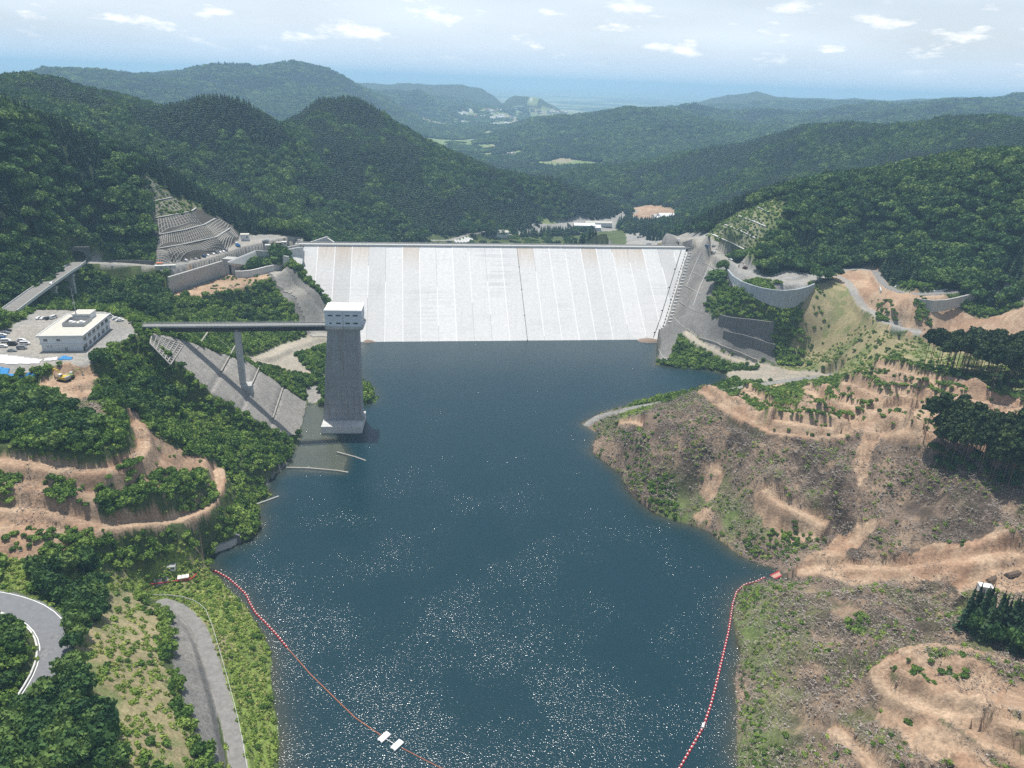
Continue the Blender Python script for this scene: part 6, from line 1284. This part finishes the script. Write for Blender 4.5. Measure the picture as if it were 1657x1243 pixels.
def trunk_mb(h, r, limbs=5, up=.55):
    b = MB(); b.tube([(0, 0, -h*.15), (.02*h, 0, h*.5), (0, .02*h, h)], r, 6, r*.4)
    for k in range(limbs): a = 2.4*k; z = h*(up+.08*k/limbs*3); b.tube([(0, 0, z), (math.cos(a)*h*.28, math.sin(a)*h*.28, z+h*.22)], r*.45, 4, r*.15)
    return b
def conifer(nlay, nb, w, hstart=.06):
    b = MB(); n = 7; b.tube([(0, 0, hstart), (0, 0, .97)], w*.42, 6, .004)
    for i in range(nlay):
        f = i/(nlay-1); z = hstart+(1-hstart)*f*.96; r = w*(1-f)**.75*(.85+.3*rv.rand())+.012; off = rv.rand()*6.28
        for k in range(nb):
            a = off+2*math.pi*k/nb+rv.randn()*.15; rr = r*(.75+.5*rv.rand()); dz = -.05-.04*rv.rand(); wd = rr*.42
            c, s = math.cos(a), math.sin(a); k0 = len(b.v)
            b.v += [(0, 0, z+.05), (c*rr*.65-s*wd, s*rr*.65+c*wd, z+dz*.5), (c*rr, s*rr, z+dz), (c*rr*.65+s*wd, s*rr*.65-c*wd, z+dz*.5)]; b.f.append((k0, k0+1, k0+2, k0+3))
    return b
protos = {}
def PR(kind, i, mb, m): protos.setdefault(kind, []).append(mb.mesh(kind+'_crown', m))
for i in range(4): PR('broadleaf', i, leafy_crown(9, 420, .13, .55, 1.15, .72, .42), FM['leaf'])
for i in range(4): PR('shrub', i, leafy_crown(6, 260, .15, .15, .62, .62, .42), FM['shrub'])
for i in range(3): PR('lowleaf', i, leafy_crown(7, 120, .21, .5, 1.1, .7, .46), FM['leaf'])
for i in range(3): PR('conifer', i, conifer(11, 8, .17), FM['con'])
for i in range(3): PR('farconifer', i, conifer(6, 7, .27), FM['con'])
for i in range(3):
    b = MB(); b2 = leafy_crown(13, 520, .036, .56, .97, .125, .07); PR('pine', i, b2, FM['pine'])
for i in range(3):
    b = MB(); d = rv.randn(60, 3); d[:, 2] = np.abs(d[:, 2]); d /= np.linalg.norm(d, axis=1)[:, None]; quads(b, d*np.array([.9, .9, .45])*(.4+.6*rv.rand(60, 1)), d+rv.randn(60, 3)*.6, .24); blob(b, (0, 0, .1), .45, .5); PR('tuft', i, b, FM['grass'])
for i in range(3):
    b = MB()
    for k in range(11):
        x, y, a, L = *(rv.rand(2)*2.2-1.1), rv.rand()*3.14, .4+1.0*rv.rand(); b.tube([(x, y, .05), (x+L*math.cos(a), y+L*math.sin(a), .1+.35*rv.rand())], .045, 3, .02, cap=False)
    if i: b.tube([(.2, .1, -.1), (.2, .1, .35)], .2, 7, .17)
    PR('debris', i, b, FM['grey'] if i != 1 else FM['deadw'])
trunks = dict(broadleaf=trunk_mb(.7, .05).mesh('trunk', FM['bark']), shrub=trunk_mb(.35, .035, 4, .3).mesh('stem', FM['bark']), conifer=None, pine=None)
b = MB(); b.tube([(0, 0, -.06), (0, 0, .9)], .02, 6, .004); trunks['conifer'] = b.mesh('trunk', FM['bark'])
b = MB(); b.tube([(0, 0, -.05), (.004, 0, .5), (0, 0, .9)], .0115, 6, .004)
for k in range(7): a = 2.4*k; z = .52+.05*k; b.tube([(0, 0, z), (.07*math.cos(a), .07*math.sin(a), z+.04)], .003, 3, .001)
trunks['pine'] = b.mesh('trunk', FM['bark'])
# line of sight table
SLP = (Z-CZ)/RG; CM = np.maximum.accumulate(SLP, 0)
def vis(x, y, ztop):
    r = np.hypot(x, y); px, py = proj(x, y, ztop); return ((ztop-CZ)/r >= grid_at(CM, x, y)-.004) & (px > -8) & (px < 1665) & (py > 0) & (py < 1255)
def zat(x, y):
    r = np.hypot(x, y); t = np.arctan2(x, y); i = np.clip(np.rint(np.interp(r, RR, np.arange(NR))), 0, NR-1).astype(int); j = np.clip(np.rint(np.interp(t, TH, np.arange(NT))), 0, NT-1).astype(int); return ZN[i, j]
def near_pts(sp_, box=(-480, 560, 100, 700), rmax=640):
    gx, gy = np.meshgrid(np.arange(box[0], box[1], sp_), np.arange(box[2], box[3], sp_)); x = gx.ravel()+(rv.rand(gx.size)-.5)*sp_*.95; y = gy.ravel()+(rv.rand(gx.size)-.5)*sp_*.95
    r = np.hypot(x, y); m = (r < rmax) & (np.abs(np.arctan2(x, y)) < math.radians(43)); return x[m], y[m]
def far_pts(sp0, r0, r1, kref=1400.0):
    xs, ys = [], []; r = r0
    while r < r1:
        s = sp0*max(1, r/kref); n = int(2*math.radians(41)*r/s); t = -math.radians(41)+(np.arange(n)+rv.rand(n))*s/r; rr = r+(rv.rand(n)-.5)*s; xs.append(rr*np.sin(t)); ys.append(rr*np.cos(t)); r += s
    return np.concatenate(xs), np.concatenate(ys)
SC = {}      # kind -> list of (x, y, z, sx, sz, rot, proto index, where)
def put(kind, x, y, s, sz=None, where='', sink=0.0):
    z = grid_at(Z, x, y)-sink; n = len(x); s = np.broadcast_to(s, x.shape).astype(float); sz = s if sz is None else np.broadcast_to(sz, x.shape)
    SC.setdefault(kind, []).append((x, y, z, s, sz*np.ones(n), rv.rand(n)*6.28, rv.randint(0, len(protos[kind]), n), np.array([where]*n, dtype=object)))
# ---- forest on the hills
x, y = far_pts(5.6, 560, 5600); zn = zat(x, y); r = np.hypot(x, y); g = np.maximum(1, r/1400)
m = (zn == ZI['forest']); nz = fbm(x, y, 60, 2); mix = (nz > .57)
k = m & ~mix & (r < 900); put('conifer', x[k], y[k], 14+5*rv.rand(k.sum()), (13+5*rv.rand(k.sum())), 'f')
k = m & ~mix & (r >= 900); put('farconifer', x[k], y[k], (15+6*rv.rand(k.sum()))*g[k], (11+4*rv.rand(k.sum()))*g[k]**.3, 'f')
k = ((zn == ZI['leafy']) | (m & mix)) & (r < 1000) & (rv.rand(len(x)) < .8); put('broadleaf', x[k], y[k], 5.2+3.8*rv.rand(k.sum()), 6+4*rv.rand(k.sum()), 'f')
k = ((zn == ZI['leafy']) | (m & mix)) & (r >= 1000) & (rv.rand(len(x)) < .85); put('lowleaf', x[k], y[k], (4.2+2.6*rv.rand(k.sum()))*g[k], (6.0+3*rv.rand(k.sum()))*g[k]**.4, 'f')
# valley floor copses
k = (zn == ZI['field']) & (fbm(x, y, 120, 3) > .56); put('lowleaf', x[k], y[k], 6*g[k]*(.7+.6*rv.rand(k.sum())), 6*g[k]**.5, 'v')
# ---- thickets near the water
def inpx(pts, x, y, z=None): P = C_(pts) if z is None else [W(a, c, z) for a, c in pts]; return pip(P, x, y)
x, y = near_pts(2.7); zn = zat(x, y); z_ = grid_at(Z, x, y); sdv = grid_at(SD, x, y); dens = fbm(x, y, 16, 3)
roadd = np.full(x.shape, 99.0)
for nm, i, d, wd, par, Q in ROADS:
    A = Q[:, :2]; lo, hi = A.min(0)-8, A.max(0)+8; mm = (x > lo[0]) & (x < hi[0]) & (y > lo[1]) & (y < hi[1])
    if mm.any(): dd, _ = dline(Q[::2], x[mm], y[mm]); roadd[mm] = np.minimum(roadd[mm], dd-wd/2)
ok = (roadd > 1.5) & (z_ > .3)
k = ok & (zn == ZI['bush']); left = x < 0
k1 = k & (rv.rand(len(x)) < .9); s = (1.5+1.7*rv.rand(len(x)))*(.75+.6*dens); s = np.minimum(s, np.maximum(roadd*.8, 1.0)); put('shrub', x[k1], y[k1], s[k1], s[k1]*1.25, 'bank')
k = ok & (zn == ZI['grass']); k1 = k & (rv.rand(len(x)) < .30); put('shrub', x[k1], y[k1], .8+.9*rv.rand(k1.sum()), None, 'grassy')
k = ok & (zn == ZI['pale']); k1 = k & (dens > .5) & (rv.rand(len(x)) < .32); put('shrub', x[k1], y[k1], .9+1.0*rv.rand(k1.sum()), None, 'pale')
k = ok & (zn == ZI['scrub']) & (rv.rand(len(x)) < .7); put('shrub', x[k], y[k], 1.0+.9*rv.rand(k.sum()), None, 'scrub')
k = ok & (zn == ZI['dirt']) & (dens > .60) & (rv.rand(len(x)) < .35); put('shrub', x[k], y[k], .8+.8*rv.rand(k.sum()), None, 'soil')
k = ok & (zn == ZI['felled']) & (((dens > .6) & (rv.rand(len(x)) < .25)) | ((sdv < 16) & (dens > .45) & (rv.rand(len(x)) < .5))); put('shrub', x[k], y[k], .6+.8*rv.rand(k.sum()), None, 'felled')

xt, yt = far_pts(3.2, 600, 860); k = zat(xt, yt) == ZI['terr']; k &= rv.rand(len(xt)) < .8; put('shrub', xt[k], yt[k], .9+1.1*rv.rand(k.sum()), None, 'cut')
# shrub belts above the tracks of the terraced soil
for nm, w_ in (('a1', 1.3), ('a2', 1.3), ('a3', 1.3), ('a4', 1.4), ('a5', 1.4), ('a6', 1.4), ('a7', 1.1)):
    Q = TRK[nm]
    for off in (3.6, 4.8, 6.0, -3.8):
        P = np.array(offset([tuple(q) for q in Q], off)); n = len(P); kk = rv.rand(n) < (.85 if off > 0 else .45); kk &= fbm(P[:, 0], P[:, 1], 14, 2) > .36; P = P[kk]
        put('shrub', P[:, 0]+rv.randn(len(P))*.5, P[:, 1]+rv.randn(len(P))*.5, w_*(.6+.7*rv.rand(len(P))), None, 'terrace')
def clump(px, n, smin, smax, kind='shrub', where='', hs=1.1, z=None, sink=0.0):
    P = C_(px) if z is None else [W(a, c, z) for a, c in px]; A = np.array([p[:2] for p in P]); lo, hi = A.min(0), A.max(0); xs, ys = [], []; t = 0
    while len(xs) < n and t < 60:
        q = lo+(hi-lo)*rv.rand(200, 2); i = pip(P, q[:, 0], q[:, 1]); xs += list(q[i, 0]); ys += list(q[i, 1]); t += 1
    xs, ys = np.array(xs[:n]), np.array(ys[:n])
    if len(xs): s = smin+(smax-smin)*rv.rand(len(xs)); put(kind, xs, ys, s, s*hs, where, sink)
clump([(1422, 490), (1445, 487), (1450, 520), (1418, 524)], 40, 1.4, 2.4, where='soil'); clump([(1478, 488), (1498, 485), (1506, 530), (1482, 530)], 40, 1.2, 2.2, where='soil'); clump([(1590, 474), (1625, 474), (1622, 494), (1596, 496)], 16, 1.2, 2.0, where='soil')
clump([(160, 785), (345, 770), (350, 805), (290, 830), (160, 842)], 150, 1.5, 2.6, where='soil'); clump([(80, 770), (118, 775), (120, 815), (80, 815)], 26, 1.6, 2.4, where='soil'); clump([(0, 860), (110, 860), (200, 875), (120, 895), (0, 900)], 60, .8, 1.7, where='soil')
clump([(-20, 760), (30, 765), (20, 812), (-20, 815)], 30, 1.6, 2.4, where='soil')
clump([(590, 606), (606, 612), (608, 630), (590, 636)], 16, 1.6, 2.6, where='islet', z=0); clump([(588, 640), (625, 642), (631, 652), (588, 655)], 20, 1.3, 2.0, where='islet', z=0)
clump([(1362, 1000), (1402, 985), (1408, 1020), (1385, 1030)], 22, 1.0, 1.9, where='felled'); clump([(1195, 960), (1225, 950), (1240, 960), (1200, 1000)], 50, .8, 1.4, where='felled'); clump([(1190, 1080), (1225, 1065), (1245, 1240), (1195, 1240)], 110, .5, 1.1, where='shoreR')
clump([(1000, 700), (1045, 690), (1050, 780), (1020, 790)], 60, .9, 1.6, where='felled'); clump([(1050, 780), (1090, 770), (1095, 840), (1050, 825)], 70, .9, 1.7, where='felled'); clump([(1200, 868), (1300, 858), (1330, 870), (1270, 905), (1215, 900)], 80, .8, 1.5, where='felled')
clump([(1205, 640), (1300, 618), (1290, 655), (1230, 660)], 130, 1.0, 1.8, where='scrub'); clump([(1260, 520), (1300, 515), (1310, 590), (1262, 590)], 50, 2.2, 3.4, where='bankR'); clump([(1175, 470), (1300, 480), (1290, 510), (1150, 508)], 90, 2.0, 3.2, where='bankR')
clump([(1070, 588), (1150, 575), (1165, 600), (1090, 596)], 40, 1.8, 3.0, where='bankR'); clump([(1187, 585), (1225, 590), (1228, 600), (1190, 600)], 14, 1.4, 2.2, where='bankR')
clump([(1190, 476), (1240, 488), (1290, 500), (1270, 520), (1200, 500)], 46, 1.8, 2.8, where='bankR')
clump([(1080, 635), (1115, 630), (1120, 636), (1082, 640)], 3, 1.2, 1.8, where='roadside')
# taller broadleaf trees
clump([(60, 930), (160, 920), (175, 985), (120, 1080), (110, 1000), (60, 960)], 40, 3.0, 4.6, 'broadleaf', 'nearleft', 1.3); clump([(0, 1150), (120, 1085), (190, 1180), (220, 1243), (0, 1290)], 62, 2.8, 4.4, 'broadleaf', 'corner', 1.3); clump([(-40, 1000), (15, 1015), (45, 1060), (20, 1110), (-40, 1140)], 16, 2.2, 3.2, 'broadleaf', 'bend', 1.1)
clump([(140, 600), (185, 582), (225, 615), (300, 650), (240, 690), (160, 640), (150, 610)], 55, 3.0, 4.6, 'broadleaf', 'hill', 1.2); clump([(0, 648), (70, 640), (105, 655), (170, 690), (150, 740), (0, 735)], 50, 2.8, 4.4, 'broadleaf', 'hillleft', 1.1)
clump([(0, 400), (110, 430), (80, 470), (0, 500)], 70, 3.5, 5.5, 'broadleaf', 'viaduct', 1.2); clump([(140, 440), (260, 440), (265, 480), (330, 500), (300, 530), (150, 500)], 90, 2.8, 4.6, 'broadleaf', 'hollow', 1.2); clump([(80, 340), (240, 300), (250, 410), (130, 415), (60, 420)], 90, 4, 6, 'broadleaf', 'spur', 1.2)
clump([(395, 468), (440, 475), (452, 512), (395, 520)], 30, 2.6, 3.8, 'broadleaf', 'mound', 1.0); clump([(220, 470), (262, 470), (262, 520), (225, 520)], 14, 4, 5.5, 'broadleaf', 'hollow', 1.5)
clump([(500, 595), (560, 590), (575, 620), (530, 640), (500, 620)], 18, 2.4, 3.4, 'broadleaf', 'shore', 1.0)
clump([(1230, 400), (1320, 400), (1320, 430), (1240, 440)], 50, 3.4, 5.2, 'broadleaf', 'cutR', 1.1)
clump([(700, 392), (860, 382), (960, 380), (985, 392), (985, 400), (700, 400)], 90, 4, 6, 'broadleaf', 'behind', 1.1)
# conifers of the right-hand spur and the groves
clump([(1000, 358), (1140, 356), (1205, 335), (1200, 350), (1140, 374), (1000, 372)], 240, 10, 13, 'conifer', 'ridge', 1.5)
clump([(1490, 596), (1560, 590), (1657, 600), (1700, 620), (1700, 650), (1600, 640), (1500, 612)], 95, 21, 26, 'pine', 'grove_far', 1.0)
clump([(1480, 712), (1560, 715), (1680, 730), (1700, 800), (1600, 790), (1520, 760)], 110, 19, 24, 'pine', 'grove_mid', 1.0)
clump([(1552, 1012), (1657, 1020), (1700, 1050), (1657, 1062), (1600, 1040), (1555, 1030)], 46, 12, 15, 'conifer', 'grove_near', 1.35)
clump([(1552, 1012), (1657, 1020), (1700, 1050), (1657, 1062), (1600, 1040), (1555, 1030)], 24, 2.6, 4, 'broadleaf', 'grove_near', 1.8)
clump([(1500, 600), (1657, 620), (1657, 645), (1520, 618)], 40, 2, 3, 'broadleaf', 'grove_far', 1.2); clump([(1500, 720), (1657, 740), (1657, 800), (1540, 770)], 40, 2, 3, 'broadleaf', 'grove_mid', 1.2)
# ---- grass tufts and felling debris (nobody could count them)
x, y = near_pts(1.75, (-320, 420, 110, 640), 600); zn = zat(x, y); z_ = grid_at(Z, x, y); n0 = fbm(x, y, 9, 3); ok = z_ > .2
k = ok & (((zn == ZI['grass'])) | ((zn == ZI['pale']) & (n0 > .44) & (rv.rand(len(x)) < .6)) | ((zn == ZI['scrub'])) | ((zn == ZI['felled']) & (n0 > .56) & (rv.rand(len(x)) < .5)) | ((zn == ZI['terr']) & (rv.rand(len(x)) < .5)) | ((zn == ZI['bush']) & (rv.rand(len(x)) < .35)))
put('tuft', x[k], y[k], .8+.7*rv.rand(k.sum()), .8+.8*rv.rand(k.sum()), 't')
k = ok & (zn == ZI['felled']) & (n0 > .30); put('debris', x[k], y[k], 1.1+1.1*rv.rand(k.sum()), None, 'd')
k = ok & (zn == ZI['dirt']) & (n0 > .62); put('debris', x[k], y[k], .8+.6*rv.rand(k.sum()), None, 'd')
# ---- scatter objects for the masses, single objects for the nearest trees
def gn_scatter(name, kind, A, label):
    me = bpy.data.meshes.new(name); n = len(A[0]); me.vertices.add(n); me.vertices.foreach_set('co', np.stack(A[:3], -1).astype(np.float32).ravel())
    a = me.attributes.new('sv', 'FLOAT_VECTOR', 'POINT'); a.data.foreach_set('vector', np.stack([A[3], A[3], A[4]], -1).astype(np.float32).ravel())
    a = me.attributes.new('rz', 'FLOAT_VECTOR', 'POINT'); a.data.foreach_set('vector', np.stack([np.zeros(n), np.zeros(n), A[5]], -1).astype(np.float32).ravel())
    a = me.attributes.new('ix', 'INT', 'POINT'); a.data.foreach_set('value', A[6].astype(np.int32))
    o = bpy.data.objects.new(name, me); link(o); tag(o, label, None, None, 'stuff')
    ng = bpy.data.node_groups.new(name+'_spread', 'GeometryNodeTree'); ng.interface.new_socket('Geometry', in_out='INPUT', socket_type='NodeSocketGeometry'); ng.interface.new_socket('Geometry', in_out='OUTPUT', socket_type='NodeSocketGeometry')
    gi = ng.nodes.new('NodeGroupInput'); go = ng.nodes.new('NodeGroupOutput'); ip = ng.nodes.new('GeometryNodeInstanceOnPoints'); ci = ng.nodes.new('GeometryNodeCollectionInfo')
    c = bpy.data.collections.new(name+'_kinds')
    for me_ in protos[kind]: c.objects.link(bpy.data.objects.new(kind+'_source', me_))
    ci.inputs['Collection'].default_value = c; ci.inputs['Separate Children'].default_value = True; ci.inputs['Reset Children'].default_value = True
    ip.inputs['Pick Instance'].default_value = True
    def att(nm, ty): q = ng.nodes.new('GeometryNodeInputNamedAttribute'); q.data_type = ty; q.inputs['Name'].default_value = nm; return q.outputs['Attribute']
    L = ng.links.new; L(gi.outputs[0], ip.inputs['Points']); L(ci.outputs[0], ip.inputs['Instance']); L(att('ix', 'INT'), ip.inputs['Instance Index'])
    e2r = ng.nodes.new('FunctionNodeEulerToRotation'); L(att('rz', 'FLOAT_VECTOR'), e2r.inputs[0]); L(e2r.outputs[0], ip.inputs['Rotation']); L(att('sv', 'FLOAT_VECTOR'), ip.inputs['Scale']); L(ip.outputs[0], go.inputs[0])
    md = o.modifiers.new('spread', 'NODES'); md.node_group = ng; return o
WHERE = dict(bank='leafy green shrub in the thicket', grassy='small bright shrub in the pale green grass by the lower left road', pale='round shrub dotted on the yellowish open slope', scrub='low shrub in the green scrub beside the causeway road', soil='green shrub growing on bare orange soil', felled='small scrubby shrub on the brown felled slope', cut='small shrub on the terraced cut slope beside the dam', terrace='dark low shrub in a row along the orange terraces', islet='green bush standing in the water right of the tower', shoreR='bright green shrub along the lower right shore', bankR='dark leafy shrub on the bank right of the dam', roadside='small green sapling on the causeway edge',
    nearleft='leafy tree between the asphalt bend and the pale slope', corner='broad leafy tree in the lower left corner', bend='leafy tree inside the asphalt bend at the left edge', hill='dark round leafy tree on the knoll right of the office', hillleft='leafy tree on the knoll below the blue tarpaulins', viaduct='leafy tree on the slope left of the viaduct', hollow='leafy tree in the green hollow behind the office', spur='leafy tree on the spur left of the cribwork', mound='leafy tree on the mound in front of the spillway', shore='leafy tree on the shore behind the tower', cutR='leafy tree at the foot of the forest right of the green cut slope', behind='leafy tree on the valley floor just behind the crest',
    ridge='dark cedar on the low ridge behind the right end of the crest', grove_far='tall bare trunked pine in the upper grove on the right', grove_mid='tall bare trunked pine in the lower grove on the right', grove_near='dense dark tree beside the white cabin at the right edge', f='forest tree on the hillside nearest the dam', v='tree among the valley fields')
def ck(kind, w_):
    if w_ == 'f': return dict(conifer='dark cedar of the near forest', broadleaf='round leafy tree of the near forest')[kind]
    if kind == 'conifer' and w_ == 'grove_near': return 'dark pointed conifer in the stand beside the white cabin'
    if kind == 'broadleaf' and w_ in ('grove_far', 'grove_mid'): return 'leafy understorey tree beneath the pines of the '+('upper' if w_ == 'grove_far' else 'lower')+' grove'
    return WHERE[w_]
def reg(kind, w_, px, py):
    if w_ == 'f':
        if px > 1200: return ', low down above the hill road' if py > 400 else (', on the crest of the right hill' if py < 315 else ', halfway up the right hill')
        return (', on the spur at the left edge' if px < 90 else ', on the spur above the tunnel') if px < 260 else ', close behind the crest road'
    if w_ == 'bank':
        if px > 900: return ' on the right bank near the lined slope'
        return ', beside the lined slope under the bridge' if py < 660 and px > 230 else (', below the office knoll' if py < 720 else ((', behind the asphalt bend' if px < 150 else (', above the striped box' if px < 300 else ', around the left quay')) if py > 840 else ', between the loop track and the water'))
    if w_ in ('nearleft', 'corner', 'hill', 'hillleft', 'hollow', 'spur', 'viaduct'): return ', nearer the water' if px > dict(nearleft=115, corner=110, hill=215, hillleft=80, hollow=230, spur=170, viaduct=50)[w_] else ', farther from the water'
    if w_ in ('grove_far', 'grove_mid', 'grove_near'): return ', at its left end' if px < 1590 else ', by the picture edge'
    if w_ == 'terrace': return ', on the upper rows' if py < 640 else ', on the lower rows'
    return ''
nameof = dict(broadleaf='broadleaf_tree', shrub='shrub', conifer='cedar_tree', pine='pine_tree')
massname = dict(broadleaf='broadleaf_forest', shrub='shrub_thicket', conifer='cedar_forest', lowleaf='distant_woodland', farconifer='distant_cedar_forest', tuft='tall_grass', debris='felling_debris', pine='pine_grove')
for kind, L_ in SC.items():
    A = [np.concatenate([l[i] for l in L_]) for i in range(8)]
    if kind in nameof:
        r = np.sqrt(A[0]**2+A[1]**2+(A[2]-CZ)**2); size = A[3]/r*(.17 if kind in ('conifer',) else 1); h = A[4]*(1 if kind in ('conifer', 'pine') else 1.1)
        v = vis(A[0], A[1], A[2]+h*.8); score = np.where(v, size, -1); od = np.argsort(-score)[:300]; od = [i for i in od if score[i] > 0]
        tm = trunks[kind]
        for i in od:
            e = empty(nameof[kind], (A[0][i], A[1][i], A[2][i]), A[5][i]); e.scale = (A[3][i], A[3][i], A[4][i]); lb = ' '.join((ck(kind, A[7][i])+reg(kind, A[7][i], *proj(A[0][i], A[1][i], A[2][i]))).split()[:16]); tag(e, lb, {'shrub': 'shrub'}.get(kind, 'tree'), lb+' (group)')
            link(bpy.data.objects.new('crown' if kind != 'shrub' else 'foliage', protos[kind][A[6][i]]), e); link(bpy.data.objects.new('trunk' if kind != 'shrub' else 'stem', tm), e)
        rest = np.ones(len(r), bool); rest[od] = False; A = [a[rest] for a in A]
    if len(A[0]): gn_scatter(massname[kind], kind, A, {'broadleaf': 'rounded leafy forest canopy', 'shrub': 'dense green shrubs of the banks', 'conifer': 'dark cedar forest of the hills', 'lowleaf': 'far leafy woods', 'farconifer': 'far dark cedar woods', 'tuft': 'tall grass and weeds', 'debris': 'grey branches and stumps left on the felled slopes', 'pine': 'pine trees'}[kind])
    print(kind, len(A[0]))
# ------------------------------------------------------------------ haze
zlo = float(Z.min())-1.0; zhi = max(float(Z.max()), CZ)+17
hz = MB(); hz.box((0, 26000, zlo-1), (90000, 66000, zhi-zlo+1))
hm = bpy.data.materials.new("haze"); hm.use_nodes = True; t = hm.node_tree; t.nodes.clear()
o_ = N(t, 'ShaderNodeOutputMaterial'); pv = N(t, 'ShaderNodeVolumePrincipled'); t.links.new(pv.outputs[0], o_.inputs['Volume'])
pv.inputs['Color'].default_value = HZC; pv.inputs['Density'].default_value = HZD; pv.inputs['Anisotropy'].default_value = 0.1
hb = hz.build('haze', hm); tag(hb, 'pale blue summer haze over the hills', None, None, 'stuff')
